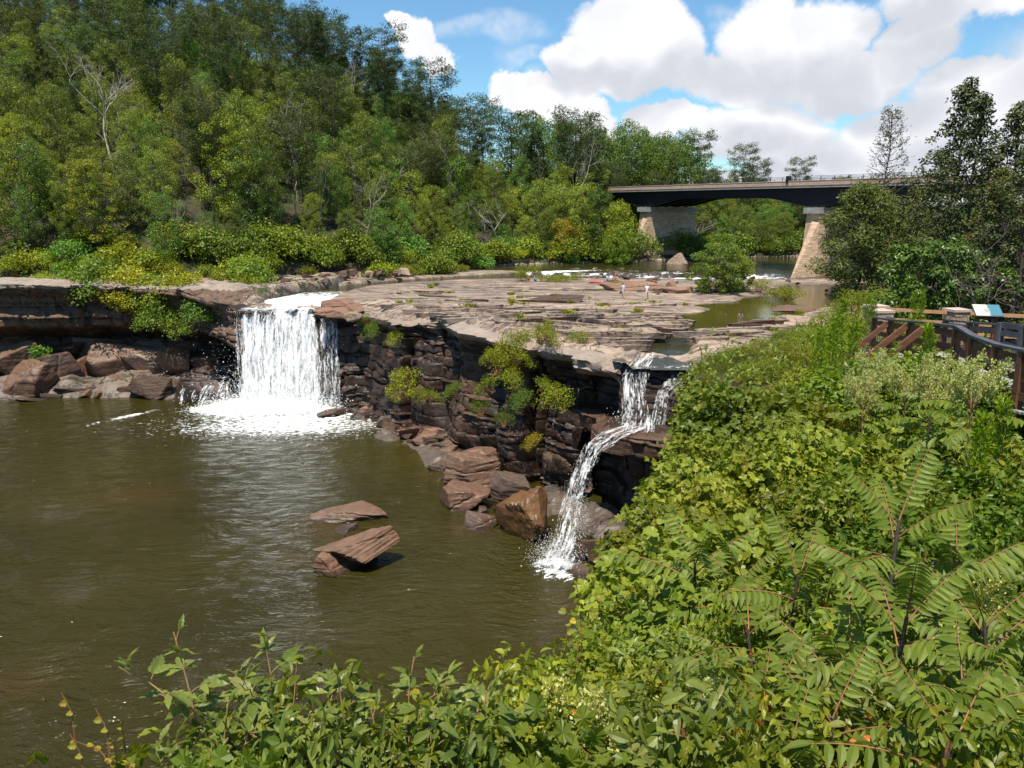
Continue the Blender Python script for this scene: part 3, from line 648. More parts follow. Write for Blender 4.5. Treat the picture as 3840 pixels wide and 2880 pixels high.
def bend(a, b, k=5, sag=0.0, rs=None, wob=0.0):
    q = np.linspace(0, 1, k)[:, None]; p = np.asarray(a) * (1 - q) + np.asarray(b) * q; p[:, 2] += sag * 4 * (q * (1 - q))[:, 0]
    if rs is not None: p[1:-1] += rs.normal(size=(k - 2, 3)) * wob
    return p
def make_broadleaf(seed, h=13., cr=4.2, base=.22, nl=50, per=190, leaf=.235, cl=1.15, mat=None, bark=None, kind='quad', col_h=.78, lean=.4, tr=.16, cone=.0):
    rs = np.random.RandomState(seed); T = MB(); C = MB()
    top = np.array([rs.normal() * lean, rs.normal() * lean, h * .93]); tk = bend((0, 0, -.8), top, 8, 0, rs, .12 * lean + .03)
    T.tube(tk, np.linspace(tr * h / 13, .03, 8), 7)
    cz = h * (base + 1) / 2; rz = h * (1 - base) / 2
    for i in range(nl):
        th = i * 2.399 + rs.rand() * .7; zz = -0.92 + 1.9 * (i + .5) / nl; rr = math.sqrt(max(0, 1 - zz * zz)) ** .8
        f = rs.uniform(.68, 1.08) * (1 - cone * max(0, zz)) if i % 3 else rs.uniform(.3, .7) * (1 - cone * max(0, zz)); k = .75 + .4 * rs.rand()
        c = np.array([math.cos(th) * rr * cr * f * k, math.sin(th) * rr * cr * f * k, cz + zz * rz * (.93 + .1 * rs.rand())])
        c[:2] += top[:2] * c[2] / h
        if i % 2 == 0:
            zs = np.clip(c[2] - .45 * math.hypot(c[0], c[1]) - .5, h * base * .6, h * .85); a = np.array([np.interp(zs, tk[:, 2], tk[:, 0]), np.interp(zs, tk[:, 2], tk[:, 1]), zs])
            T.tube(bend(a, c, 5, .25, rs, .12), np.linspace(.05 * h / 13, .012, 5), 4, cap=False)
        rad = cl * rs.uniform(.65, 1.25); n = int(per * rs.uniform(.7, 1.25) * (rad / cl) ** 1.5)
        p, ax, nr = clump(rs, c, rad, n, .75, .55); place_leaves(C, kind, p, ax, nr, leaf * rs.uniform(.7, 1.25, n))
    return T.mesh('trunk', bark or M_bark, True), C.mesh('crown', mat or M_leaf)
def make_pine(seed, h=17., cr=3.2, start=.42, nb=52, mat=None, flat=True, tuft=.38, per=88, tr=.17, bark=None, sparse=1.0, droop=.0):
    rs = np.random.RandomState(seed); T = MB(); C = MB()
    top = np.array([rs.normal() * .5, rs.normal() * .5, h]); tk = bend((0, 0, -.8), top, 7, 0, rs, .10)
    T.tube(tk, np.linspace(tr * h / 17, .02, 7), 7)
    for i in range(nb):
        q = (i + rs.rand()) / nb; zz = h * (start + (1 - start) * q ** .9); th = i * 2.399 + rs.rand()
        L = cr * (math.sin(math.pi * min(1, (.16 + .84 * (1 - q)) ** .75)) ** .7 if flat else (1.05 - q)) * rs.uniform(.55, 1.15) + .3
        a = np.array([np.interp(zz, tk[:, 2], tk[:, 0]), np.interp(zz, tk[:, 2], tk[:, 1]), zz - .05])
        e = a + np.array([math.cos(th) * L, math.sin(th) * L, L * rs.uniform(-.05, .35) - droop * L]); br = bend(a, e, 5, -.06 * L, rs, .05)
        T.tube(br, np.linspace(.035, .01, 5) * h / 15, 4, cap=False)
        if rs.rand() > sparse: continue
        n = int(per * (.5 + L / cr)); u = rs.uniform(.38, 1.05, n) ** .8; p = np.stack([np.interp(u, np.linspace(0, 1, 5), br[:, k]) for k in range(3)], 1)
        side = np.array([-math.sin(th), math.cos(th), 0]); p = p + side * (rs.normal(size=(n, 1)) * .26 * L * (1.1 - .5 * u[:, None])) + rs.normal(size=(n, 3)) * np.array([.14, .14, .17]) * (1.5 if flat else .9)
        ax = unit(rs.normal(size=(n, 3)) * .8 + np.array([math.cos(th), math.sin(th), .55])); nr = unit(rs.normal(size=(n, 3)) * .6 + np.array([0, 0, 1.]))
        place_leaves(C, 'needle', p, ax, nr, tuft * rs.uniform(.6, 1.2, n)); place_leaves(C, 'needle', p, np.cross(ax, nr) + ax * .6, nr, tuft * rs.uniform(.5, 1.0, n))
    return T.mesh('trunk', bark or M_bark, True), C.mesh('crown', mat or M_needle)
def make_bare(seed, h=11., spread=.5, mat=None, depth=4, tr=.13, fork=3, twig=1.0):
    rs = np.random.RandomState(seed); T = MB(); W = MB()
    def grow(p, d, L, r, lev):
        k = 5; pts = [p]
        for _ in range(k): d = unit(d + rs.normal(size=3) * .16 + np.array([0, 0, .05])); p = p + d * L / k; pts.append(p)
        (T if lev <= 1 else W).tube(pts, np.linspace(r, r * .6, k + 1), 6 if lev == 0 else 4, cap=False)
        if lev >= depth: return
        for j in range(fork if lev else fork + 3):
            s = pts[rs.randint(2 if lev else 2, k + 1)]; dd = unit(d + rs.normal(size=3) * (.55 + spread * .5) * np.array([1, 1, .6])); grow(s, dd, L * rs.uniform(.42, .68), r * .42 * (1.1 if lev else 1), lev + 1)
    grow(np.array([0, 0, -.5]), np.array([0, 0, 1.]), h * .62, tr * h / 11, 0)
    return T.mesh('trunk', mat or M_pale, True), W.mesh('branches', mat or M_pale, True)
def make_bush(seed, r=1.2, h=1.6, n=1500, leaf=.12, mat=None, kind='small', stems=7, ncl=16, up=.45, clr=.42, flat=.7, bark=None):
    rs = np.random.RandomState(seed); T = MB(); C = MB()
    for i in range(ncl):
        th = i * 2.399; f = math.sqrt((i + .5) / ncl); zc = h * (1 - .62 * f * f) * rs.uniform(.62, 1.0); c = np.array([math.cos(th) * r * f * rs.uniform(.75, 1.1), math.sin(th) * r * f * rs.uniform(.75, 1.1), zc])
        if i < stems or i % 2 == 0: T.tube(bend((rs.normal() * .08 * r, rs.normal() * .08 * r, -.25), c, 5, .1, rs, .04), np.linspace(.022, .006, 5) * (.6 + h / 2), 4, cap=False)
        k = n // ncl; rad = clr * r * rs.uniform(.75, 1.25); p, ax, nr = clump(rs, c, rad, k, up, flat); place_leaves(C, kind, p, ax, nr, leaf * rs.uniform(.65, 1.25, k))
        lo = k // 5; p = c * np.array([.8, .8, .5]) + rs.normal(size=(lo, 3)) * np.array([.25 * r, .25 * r, .2 * h]); p[:, 2] = np.abs(p[:, 2]) + .03
        place_leaves(C, kind, p, unit(rs.normal(size=(lo, 3)) + [0, 0, -.2]), unit(rs.normal(size=(lo, 3)) * .5 + [0, 0, 1.]), leaf * rs.uniform(.6, 1.1, lo))
    return T.mesh('stems', bark or M_stem, True), C.mesh('foliage', mat or M_bright)
def plant(name, meshes, label, cat, loc, group=None, names=('trunk', 'crown'), rz=0, s=1, color=None, tilt=(0, 0), sz=None):
    """one plant made of shared meshes: an empty at its base and its parts"""
    t_ = thing(name, label, cat, loc, rz, group); t_.scale = (s, s, sz or s); t_.rotation_euler = (tilt[0], tilt[1], rz)
    for nm, me in zip(names, meshes):
        o = link(nm, me, t_)
        if color: o.color = (*color, 1)
    return t_
# ------------------------------------------------------------------ the wooded hill and the trees of the banks
BRO = [make_broadleaf(10, 13, 4.4), make_broadleaf(11, 15, 4.0, .2, 50), make_broadleaf(12, 11, 4.6, .16, 44), make_broadleaf(13, 16, 3.6, .3, 46), make_broadleaf(14, 12, 3.8, .12, 48, 110)]
PIN = [make_pine(20, 18, 3.9, .45), make_pine(21, 16, 3.4, .36, 50), make_pine(22, 20, 3.6, .55, 40), make_pine(23, 14, 3.2, .25, 54, flat=False)]
BAR = [make_bare(30, 12, .6), make_bare(31, 10, .9, M_greywood, 4, .1, 4), make_bare(32, 13, .4), make_bare(33, 9, 1.0, M_greywood, 4, .1, 4)]
LOW = [make_bush(40, 2.2, 2.8, 1500, .30, M_leaf, 'quad'), make_bush(41, 1.8, 2.0, 1200, .26, M_bright, 'quad'), make_bush(42, 2.6, 3.6, 1900, .30, M_leaf, 'quad', ncl=22)]
rs = np.random.RandomState(77)
def hue(rs, k):
    """tints of the foliage from tree to tree: olive, yellowish, blue-green"""
    b = rs.uniform(.62, 1.4); q = rs.rand()
    c = np.array([1., 1., 1.]) if q < .45 else (np.array([1.22, 1.12, .8]) if q < .68 else (np.array([.72, 1.0, 1.1]) if q < .90 else np.array([1.5, 1.28, .9])))
    return tuple(c * b)
def zone(x, y):
    d = seg(np.array([[x, y]]), BANK)[0][0]
    a = 'over the far left cliff' if x < -52 else ('over the big waterfall' if x < -27 else ('behind the rock bench' if x < -3 else 'beside the bridge'))
    b = 'at the foot of the wood' if d < 12 else ('low on the hill' if d < 34 else ('midway up the hill' if d < 62 else 'on the ridge'))
    return f'{b} {a}', d
cand = []
for ix in range(-31, 18):
    for iy in range(0, 25):
        x = ix * 5.2 + (iy % 2) * 2.6 + rs.uniform(-2, 2); y = 100 + iy * 5.2 + rs.uniform(-2, 2)
        P_ = np.array([[x, y]]); d, s, _ = seg(P_, BANK)
        if s[0] <= 0 or d[0] < 1.5 or abs(x) > 20 + .72 * y or d[0] > 88: continue
        if abs((x - 4) * .875 - (y - 190) * -.485) < 9 and x > -20 and y > 150: continue     # the road cut towards the bridge
        cand.append((x, y, d[0]))
nb = 0
for (x, y, d) in cand:
    zn, _ = zone(x, y); z = gz(x, y); q = rs.rand(); pine_p = np.interp(d, [0, 15, 45, 90], [.10, .28, .55, .7]); s = rs.uniform(.72, 1.12) * (.72 if d < 8 else 1)
    if x > -12: s *= .85
    if q < .12:
        k = rs.randint(4); kind = 'bleached bare' if k % 2 == 0 else 'grey twiggy leafless'
        plant('bare_tree', BAR[k], f'{kind} tree standing {zn}', 'tree', (x, y, z), f'{kind} trees {zn}', ('trunk', 'branches'), rs.uniform(0, 6.3), s * 1.0, tilt=(rs.normal() * .06, rs.normal() * .06))
        k2 = rs.randint(5); plant('broadleaf_tree', BRO[k2], f'leafy green broadleaf tree {zn}', 'tree', (x + 2.5, y + 3, gz(x + 2.5, y + 3)), f'broadleaf trees {zn}', rz=rs.uniform(0, 6.3), s=s * .8, color=hue(rs, 0))
    elif q < pine_p:
        k = rs.randint(4); b = rs.uniform(.75, 1.15); c = (b * rs.uniform(.85, 1.2), b, b * .95)
        plant('pine_tree', PIN[k], f'dark flat layered pine tree {zn}', 'tree', (x, y, z), f'pine trees {zn}', rz=rs.uniform(0, 6.3), s=s * np.interp(x, [-12, 10], [1, .8]), color=c)
    else:
        k = rs.randint(5); plant('broadleaf_tree', BRO[k], f'leafy green broadleaf tree {zn}', 'tree', (x, y, z - .3), f'broadleaf trees {zn}', rz=rs.uniform(0, 6.3), s=s * .80, sz=s * rs.uniform(.9, 1.15), color=hue(rs, 0)); nb += 1
print('hill trees', len(cand), nb)
# trees that stand out
def at(u, v0, Y):
    """site position of something whose base is at height of the ground, seen at column u"""
    p = px(u, v0, Y=Y); return (p.x, p.y, gz(p.x, p.y) - .2)
STAND = [('broadleaf_tree', make_broadleaf(50, 12, 4.0, .08, 66, 160, .24, .85, M_yellow), 'golden yellow-green broadleaf tree above the left cliff', at(215, 560, 108), 1.0, (.62, .92, 1.0)),
         ('broadleaf_tree', make_broadleaf(51, 13, 4.0, .1, 56, 120), 'dark green full-crowned tree left of the golden tree', at(70, 560, 108), 1.1, (.62, .7, .7)),
         ('broadleaf_tree', make_broadleaf(52, 14, 4.2, .1, 56, 120), 'deep blue-green shaded tree right of the golden tree', at(540, 560, 117), 1.0, (.5, .66, .75)),
         ('broadleaf_tree', make_broadleaf(53, 15, 3.2, .05, 56, 120), 'tall fresh green narrow tree in front of the grey twiggy trees', at(985, 500, 150), .95, (.85, 1.25, .9)),
         ('broadleaf_tree', make_broadleaf(54, 9, 4.0, .02, 46, 120, .28), 'rounded yellow-orange tinted tree on the far bank left of the bridge pier', at(1225, 540, 146), .8, (2.0, 1.2, .8)),
         ('broadleaf_tree', make_broadleaf(55, 12, 2.6, .03, 46, 120, .28), 'slim bright yellow-green tree in front of the left end of the bridge', at(1345, 560, 143), .95, (1.7, 1.5, .8)),
         ('broadleaf_tree', make_broadleaf(56, 9, 3.6, .0, 40, 120, .28), 'bushy bright green tree at the waterline left of the bridge pier', at(1335, 560, 141), .75, (1.1, 1.3, .8))]
for nm, me, lb, loc, s, c in STAND: plant(nm, me, lb, 'tree', loc, s=s, color=c)
for (u, v, Y, k, s, lb) in [(590, 150, 150, 0, 1.35, 'tall bleached dead tree with forked limbs high on the hill'), (250, 330, 125, 2, 1.15, 'upright bleached dead tree above the golden tree'), (355, 420, 118, 0, .8, 'leaning dead tree with tangled pale limbs right of the golden tree'),
                            (1720, 0, 0, 0, 0, ''), (715, 170, 168, 2, 1.0, 'thin dead tree on the skyline side of the hill'), (830, 320, 150, 0, 1.0, 'slender pale dead tree mid slope behind the rock bench'), (1150, 330, 160, 1, 1.1, 'grey twiggy leafless tree left of the bridge'),
                            (905, 330, 158, 3, 1.3, 'spreading purplish grey leafless tree mid slope'), (60, 220, 135, 1, 1.3, 'wide grey leafless crown near the left edge of the hill')]:
    if not s: continue
    p = px(u, v, Y=Y); g0 = gz(p.x, p.y); hh = max(4, p.z - g0 + 4) ; hb = (12, 10, 13, 9)[k] * s
    plant('bare_tree', BAR[k], lb, 'tree', (p.x, p.y, max(g0, p.z - hb * .55) if False else g0), None, ('trunk', 'branches'), rs.uniform(0, 6), s * 1.25, tilt=(rs.normal() * .08, rs.normal() * .08))
for i, (u, v, Y, k) in enumerate([(1165, 385, 152, 0), (1215, 400, 149, 2), (1262, 392, 150, 4), (1300, 405, 148, 1), (1235, 350, 158, 1), (1285, 345, 165, 3), (1322, 470, 145, 4)]):
    p = px(u, v, Y=Y); g0 = gz(p.x, p.y); plant('broadleaf_tree', BRO[k], 'green tree hiding the left end of the bridge', 'tree', (p.x, p.y, g0 - .3), 'trees hiding the left end of the bridge', rz=i, s=(p.z - g0) / (13, 15, 11, 16, 12)[k], color=hue(rs, 0))
for i, (u, v, Y, k, s_) in enumerate([(230, 225, 132, 2, 1.1), (262, 400, 112, 2, .62), (440, 300, 124, 2, .8), (520, 440, 116, 0, .55), (395, 455, 112, 2, .5), (690, 360, 128, 2, .75), (770, 240, 146, 0, .9), (985, 330, 152, 2, .7), (1080, 400, 146, 0, .6), (120, 330, 118, 2, .8), (640, 250, 138, 2, .9), (1210, 330, 160, 2, .7)]):
    p = px(u, v, Y=Y); g0 = gz(p.x, p.y); s2 = max(s_, min(1.5, (p.z - g0) / (12, 10, 13, 9)[k] / .85)); plant('bare_tree', BAR[k], 'thin bleached leafless trunk showing between the green crowns', 'tree', (p.x, p.y - 2.5, gz(p.x, p.y - 2.5)), 'thin bleached leafless trunks between the crowns', ('trunk', 'branches'), i, s2 * .75, tilt=(rs.normal() * .08, rs.normal() * .08), sz=s2)
# skyline pines
for i, (u, v, Y, k, s) in enumerate([(700, 25, 176, 0, 1.0), (640, 5, 172, 1, 1.0), (820, 62, 172, 2, 1.05), (1015, 140, 172, 1, .85), (1105, 190, 165, 1, .8), (1160, 195, 165, 3, .9), (1240, 240, 160, 0, .75), (1255, 225, 168, 1, .8), (930, 105, 178, 0, .8)]):
    p = px(u, v, Y=Y); hh = (18, 16, 20, 14)[k] * s; g0 = gz(p.x, p.y); z0 = max(g0 - .3, p.z - hh)
    s2 = max(.5, (p.z - g0) / (hh / s)); s2 = min(s2, 1.45)
    plant('pine_tree', PIN[k], ['pine breaking the skyline above the left of the sky', 'bushy pine at the very top of the picture on the ridge', 'tall thin-trunked pine in front of the small white cloud', 'lone rounded tree on the skyline right of the small cloud', 'wide layered pine on the descending skyline', 'pointed pine on the descending skyline', 'broad dark pine at the low end of the skyline', 'second pine behind the broad dark pine on the skyline', 'pine below the small white cloud on the ridge'][i], 'tree', (p.x, p.y, g0 - .3), s=s2, rz=i, color=(.8, .85, .95))
for i in range(16):
    u = 1130 + i * 24 + rs.uniform(-8, 8); Y = rs.uniform(178, 215); v = float(np.interp(u, [1130, 1250, 1330, 1500], [235, 262, 280, 305])) + rs.uniform(-6, 22); p = px(u, v, Y=Y); g0 = gz(p.x, p.y); k = i % 5
    plant('broadleaf_tree', BRO[k], 'dark tree closing the skyline left of the bridge', 'tree', (p.x, p.y, g0 - .3), 'dark trees closing the skyline left of the bridge', rz=i, s=(p.z - g0) / (13, 15, 11, 16, 12)[k] * .8, sz=(p.z - g0) / (13, 15, 11, 16, 12)[k], color=(.7, .85, .8))
# beyond the bridge
for i in range(46):
    x = rs.uniform(8, 150); yb = np.interp(x, [8, 22, 36, 60, 100, 200], [146, 150, 158, 166, 172, 185]); row = i % 3; y = yb + 3 + row * 8 + rs.uniform(-2, 2)
    top = 12 if (x > 75) else (13 if row else 9)
    if x < 70 and (row == 2) and rs.rand() < .6:
        plant('pine_tree', PIN[rs.randint(3)], 'pine rising behind the bridge deck', 'tree', (x, y, gz(x, y)), 'pines rising behind the bridge deck', rz=rs.uniform(0, 6), s=rs.uniform(.75, 1.0), color=(.85, .9, .95))
    else:
        k = rs.randint(5); c = hue(rs, 0); plant('broadleaf_tree', BRO[k], 'leafy tree on the river bank behind the bridge', 'tree', (x, y, gz(x, y) - .5), 'leafy trees on the bank behind the bridge', rz=rs.uniform(0, 6), s=top / 14 * rs.uniform(.75, 1.0), color=tuple(.9 * q for q in c))
for i, (u, v, Y, k, s) in enumerate([(1300, 275, 200, 3, 1), (1340, 262, 196, 1, 1), (1378, 270, 190, 3, 1), (1400, 285, 200, 1, 1), (1432, 290, 192, 3, 1), (1460, 300, 200, 1, 1), (1490, 288, 188, 3, 1), (1320, 300, 185, 4, 1), (1420, 320, 186, 2, 1)]):
    p = px(u, v, Y=Y); g0 = gz(p.x, p.y); plant('broadleaf_tree', BRO[k], 'tall slender tree in the row above the left half of the bridge', 'tree', (p.x, p.y, g0), 'tall trees in the row above the left half of the bridge', rz=i, s=(p.z - g0) / (13, 15, 11, 16, 12)[k] * .72, sz=(p.z - g0) / (13, 15, 11, 16, 12)[k], color=(.72, .85, .85))
for i, (u, v, Y, lb) in enumerate([(1510, 290, 190, 'leaning flat-topped pine above the bridge'), (1605, 318, 195, 'umbrella-shaped pine above the middle of the bridge'), (1640, 350, 200, 'small pine right of the umbrella pine')]):
    p = px(u, v, Y=Y); g0 = gz(p.x, p.y); plant('pine_tree', PIN[2 if i < 2 else 0], lb, 'tree', (p.x, p.y, g0), rz=i, s=(p.z - g0) / (20 if i < 2 else 18), color=(.9, .95, .9))
for i, (u, Y, s) in enumerate([(1560, 210, .8), (1640, 215, .75), (1690, 230, .62), (1780, 215, .72), (1870, 240, .6)]):
    p = px(u, 380, Y=Y); plant('broadleaf_tree', BRO[i % 5], 'low rounded treetop just above the bridge railing', 'tree', (p.x, p.y, gz(p.x, p.y)), 'low treetops above the bridge railing', rz=i, s=s, color=(1.1, 1.15, .9))
# low growth along the foot of the wood and on the shelf by the falls
for i in range(120):
    q = i / 120 * 11.8; k = int(min(q, 10)) + 1; a, b = BANK[k], BANK[k + 1] if k + 1 < len(BANK) else BANK[k]; f = q % 1
    x, y = a * (1 - f) + b * f; x += rs.normal() * 1.5; y += rs.uniform(-1.5, 6.5)
    if x > 110 or x < -95: continue
    zn = zone(x, y)[0]; plant('shrub', LOW[i % 3], f'leafy shrub {zn}', 'shrub', (x, y, gz(x, y) - .1), f'shrubs {zn}', ('stems', 'foliage'), rs.uniform(0, 6), rs.uniform(.5, 1.45), color=tuple(np.array(hue(rs, 0)) * (.92, 1.0, .9)))
# ------------------------------------------------------------------ the road bridge
def make_stone(name, c1, c2, sc_=(1, 1, 1), mortar=(.30, .25, .2)):
    m, t, out = material(name)
    P = t.node('ShaderNodeTexCoord').outputs['Object']; s = t.node('ShaderNodeSeparateXYZ', None, Vector=P)
    uv = t.node('ShaderNodeCombineXYZ', None, X=t.math('ADD', s.outputs[0], t.math('MULTIPLY', s.outputs[1], 1.0)), Y=s.outputs[2]).outputs[0]
    b = t.node('ShaderNodeTexBrick', None, Vector=uv, Color1=(*c1, 1), Color2=(*c2, 1), Mortar=(*mortar, 1), Scale=1.0)
    b.inputs['Mortar Size'].default_value = .025; b.inputs['Brick Width'].default_value = .85 * sc_[0]; b.inputs['Row Height'].default_value = .30 * sc_[1]; b.offset_frequency = 2; b.squash = .7
    n = t.noise(P, 1.6, 5, .7).outputs[0]; c = t.mix(t.rng(n, .3, .7, 0, .6), b.outputs[0], tuple(x * .6 for x in c1))
    bp = t.node('ShaderNodeBump', None, Height=t.math('ADD', b.outputs[1], t.math('MULTIPLY', n, -.8)), Strength=-.5, Distance=.08)
    bs = principled(t, Base_Color=c, Roughness=.85, Normal=bp.outputs[0]); t.l.new(bs.outputs[0], out.inputs[0]); return m
M_ashlar = make_stone('ledge stone masonry', (.74, .52, .34), (.42, .27, .17))
M_parapet = make_stone('parapet masonry', (.66, .44, .32), (.46, .29, .21), (.8, .8, 1))
M_conc = plain('weathered concrete', (.30, .29, .27), .85, .25, 1.2, .2)
M_steel = plain('black painted steel', (.012, .013, .020), .5, .2, 2, .05)
M_iron = plain('dark railing metal', (.02, .02, .022), .5, .1, 3, 0)
M_asph = plain('bridge asphalt', (.06, .06, .06), .9, .2, 8, .2)
PL, PR_ = np.array([25.4, 155.]), np.array([44.9, 120.]); u_ = unit(PR_ - PL); n_ = np.array([-u_[1], u_[0]])   # n_: across the bridge, away from the camera
SP = float(np.linalg.norm(PR_ - PL)); DW = 11.0
BR = thing('road_bridge', 'long dark steel girder road bridge on pale stone piers with a masonry parapet', 'bridge', (PL[0], PL[1], 0), math.atan2(u_[1], u_[0]))
# in the bridge's own frame: x along, y across (0 = near face, DW = far face), z up
def soffit(x):
    q = (x % SP) / SP; d = np.minimum(q, 1 - q) * SP
    return 10.35 + 1.45 * sstep(.8, 11.5, d) ** .8
def girder(y0, y1, m=0):
    xs = np.arange(-44, SP * 2 + 8, .5); zb = soffit(xs); mb = MB()
    ring = np.stack([np.stack([xs, xs * 0 + y0, zb], 1), np.stack([xs, xs * 0 + y1, zb], 1), np.stack([xs, xs * 0 + y1, xs * 0 + 13.1], 1), np.stack([xs, xs * 0 + y0, xs * 0 + 13.1], 1)], 1)
    mb.grid(ring, m, True)
    e = y0 + (y1 - y0) / 2; fl = np.stack([np.stack([xs, xs * 0 + e - .28, zb - .05], 1), np.stack([xs, xs * 0 + e + .28, zb - .05], 1), np.stack([xs, xs * 0 + e + .28, zb + .02], 1), np.stack([xs, xs * 0 + e - .28, zb + .02], 1)], 1)
    mb.grid(fl, m, True)
    return mb
for k in range(5):
    yy = .5 + k * 2.45; girder(yy, yy + .08).obj('girder', M_steel, BR)
xs0, xs1 = -46., SP * 2 + 9; LN = xs1 - xs0; XC = (xs0 + xs1) / 2
dk = MB(); dk.box((XC, DW / 2, 13.27), (LN, DW + .5, .32)); dk.obj('deck', M_conc, BR)
MB().box((XC, DW / 2, 13.47), (LN, DW - 1.0, .06)).obj('roadway', M_asph, BR)
for yy, s in ((-.1, 1), (DW + .1, -1)):
    mb = MB(); mb.box((XC, yy, 13.77), (LN, .42, .66)); mb.obj('parapet', M_parapet, BR)
    mb = MB(); mb.box((XC, yy, 14.13), (LN, .52, .06)); mb.obj('coping', plain('pale coping', (.6, .5, .4), .8, .2, 2, .1) if s == 1 else bpy.data.materials['pale coping'], BR)
    ra = MB()
    for x in np.arange(xs0 + .5, xs1, 2.4): ra.box((x, yy, 14.47), (.07, .07, .62))
    for z in (14.42, 14.58, 14.76): ra.box((XC, yy, z), (LN, .045, .045))
    ra.obj('railing', M_iron, BR)
MB().box((SP * .87, -.1, 14.35), (.5, .62, 1.1)).obj('lamp_box', M_iron, BR)
for x in (0, SP):
    mb = MB()
    # shaft, slightly battered, with a pointed cutwater that dies into it towards the top
    L0, L1 = -.2, DW + .6
    def ring(z, hw, a, b): return [(x - hw, a, z), (x + hw, a, z), (x + hw, b, z), (x - hw, b, z)]
    zs = [-1.5, 9.35]; V = np.array([ring(-1.5, 1.65, L0 - .25, L1 + .25), ring(9.35, 1.15, L0 + .1, L1 - .1)]); mb.grid(V, 0, True)
    for sgn, yb in ((-1, L0), (1, L1)):
        yt = yb - sgn * .1; e = .004
        A = [(x - 1.66, yb + sgn * .25, -1.5), (x + 1.66, yb + sgn * .25, -1.5), (x, yb + sgn * 4.3, -1.5), (x - 1.21, yt + sgn * .06, 8.2), (x + 1.21, yt + sgn * .06, 8.2), (x, yt + sgn * .12, 8.35)]
        mb.add(A, [[0, 2, 5, 3], [2, 1, 4, 5], [3, 5, 4, 4]])
    pr = mb.obj('pier', M_ashlar, BR)
    mc = MB(); mc.box((x, DW / 2 + .2, 9.78), (2.9, DW + 1.6, .86)); cp = mc.obj('pier_cap', M_conc, pr)
    for k in range(5): MB().box((x, .54 + k * 2.45, 10.26), (.7, .5, .1)).obj('bearing', M_conc, pr)
mb = MB(); mb.box((-45, DW / 2, 8.4), (2.2, DW + 1, 9.2)); mb.obj('abutment', M_ashlar, BR)
mb = MB(); mb.box((SP * 2 + 8, DW / 2, 7.6), (2.2, DW + 1, 10.6)); mb.obj('abutment', M_ashlar, BR)
# ------------------------------------------------------------------ boulders
import bmesh
_bm = bmesh.new(); bmesh.ops.create_icosphere(_bm, subdivisions=5, radius=1.0)
ICO_V = np.array([v.co[:] for v in _bm.verts]); ICO_F = np.array([[v.index for v in f.verts] for f in _bm.faces]); _bm.free()
def boulder_verts(seed, size, planes=13, flat=.5, p=44, rough=.04, strata=.02):
    rs = np.random.RandomState(seed); n = unit(rs.normal(size=(planes, 3)) * np.array([1, 1, .75])); n = np.vstack([n, [[0, 0, 1], [0, 0, -1]] + rs.normal(size=(2, 3)) * .16]); n = unit(n)
    h = rs.uniform(.62, .98, len(n)); h[-2:] = rs.uniform(.62, .85, 2); d = unit(ICO_V)
    q = np.clip(d @ n.T, 0, None) / h; r = (q ** p).sum(1) ** (-1 / p); V = d * r[:, None]
    o = rs.rand(3) * 50; V *= (1 + rough * fbm(V[:, 0] * 3 + o[0], V[:, 1] * 3 + o[1], V[:, 2] * 3 + o[2], 4, seed) * 2 + strata * vn(V[:, 0] * .6 + o[0], V[:, 1] * .6, V[:, 2] * 11 + o[2], seed))[:, None]
    # a few cracks
    for k in range(2):
        c = unit(rs.normal(size=3)); s = V @ c - rs.uniform(-.3, .3) + .06 * vn(V[:, 0] * 4, V[:, 1] * 4, V[:, 2] * 4, seed + k); V *= (1 - .06 * np.exp(-(s / .035) ** 2))[:, None]
    ext = (V.max(0) - V.min(0)) / 2; V = (V - (V.max(0) + V.min(0)) / 2) / ext
    return V * np.array(size) / 2
def boulder(seed, loc, size, label, mat, rz=0, tilt=(0, 0), planes=13, group=None, cat='rock', rough=.03, name='boulder', extra=None, strata=.02):
    V = boulder_verts(seed, size, planes, rough=rough, strata=strata); M = np.array(Matrix.Rotation(rz, 3, 'Z') @ Matrix.Rotation(tilt[1], 3, 'Y') @ Matrix.Rotation(tilt[0], 3, 'X'))
    mb = MB(); mb.add(V @ M.T, ICO_F)
    if extra: extra(mb)
    o = mb.obj(name, mat); o.location = loc; return tag(o, label, cat, group)
def brock(seed, u, v, w, h, z, label, mat=None, dep=1.0, rz=0, tilt=(0, 0), planes=13, group=None, **k):
    """a boulder standing at height z whose foot shows at (u, v) in the photograph, w by h pixels large"""
    p = px(u, v, z=z); D = math.hypot(p.x, p.y, p.z - CAMZ); sx = w * D / 1703 * 1.04; sz = max(.35, (h * D / 1703) * .98); sy = max(sx * dep, sz * .8)
    vis = max(.25, sz - sy * (CAMZ - z) / math.hypot(p.x, p.y) * .35)
    return boulder(seed, (p.x, p.y + sy * .42, z + vis * .5 - .12 - .1 * vis), (sx, sy, vis * 1.35), label, mat or M_rock, rz, tilt, planes, group, **k)
M_lite = make_rock('pale boulder stone', (1.02, .90, .80), .8, .45)
M_brn = make_rock('brown boulder stone', (.55, .41, .33), .5, .4)
M_grey = make_rock('grey boulder stone', (.40, .34, .32), .42, .4)
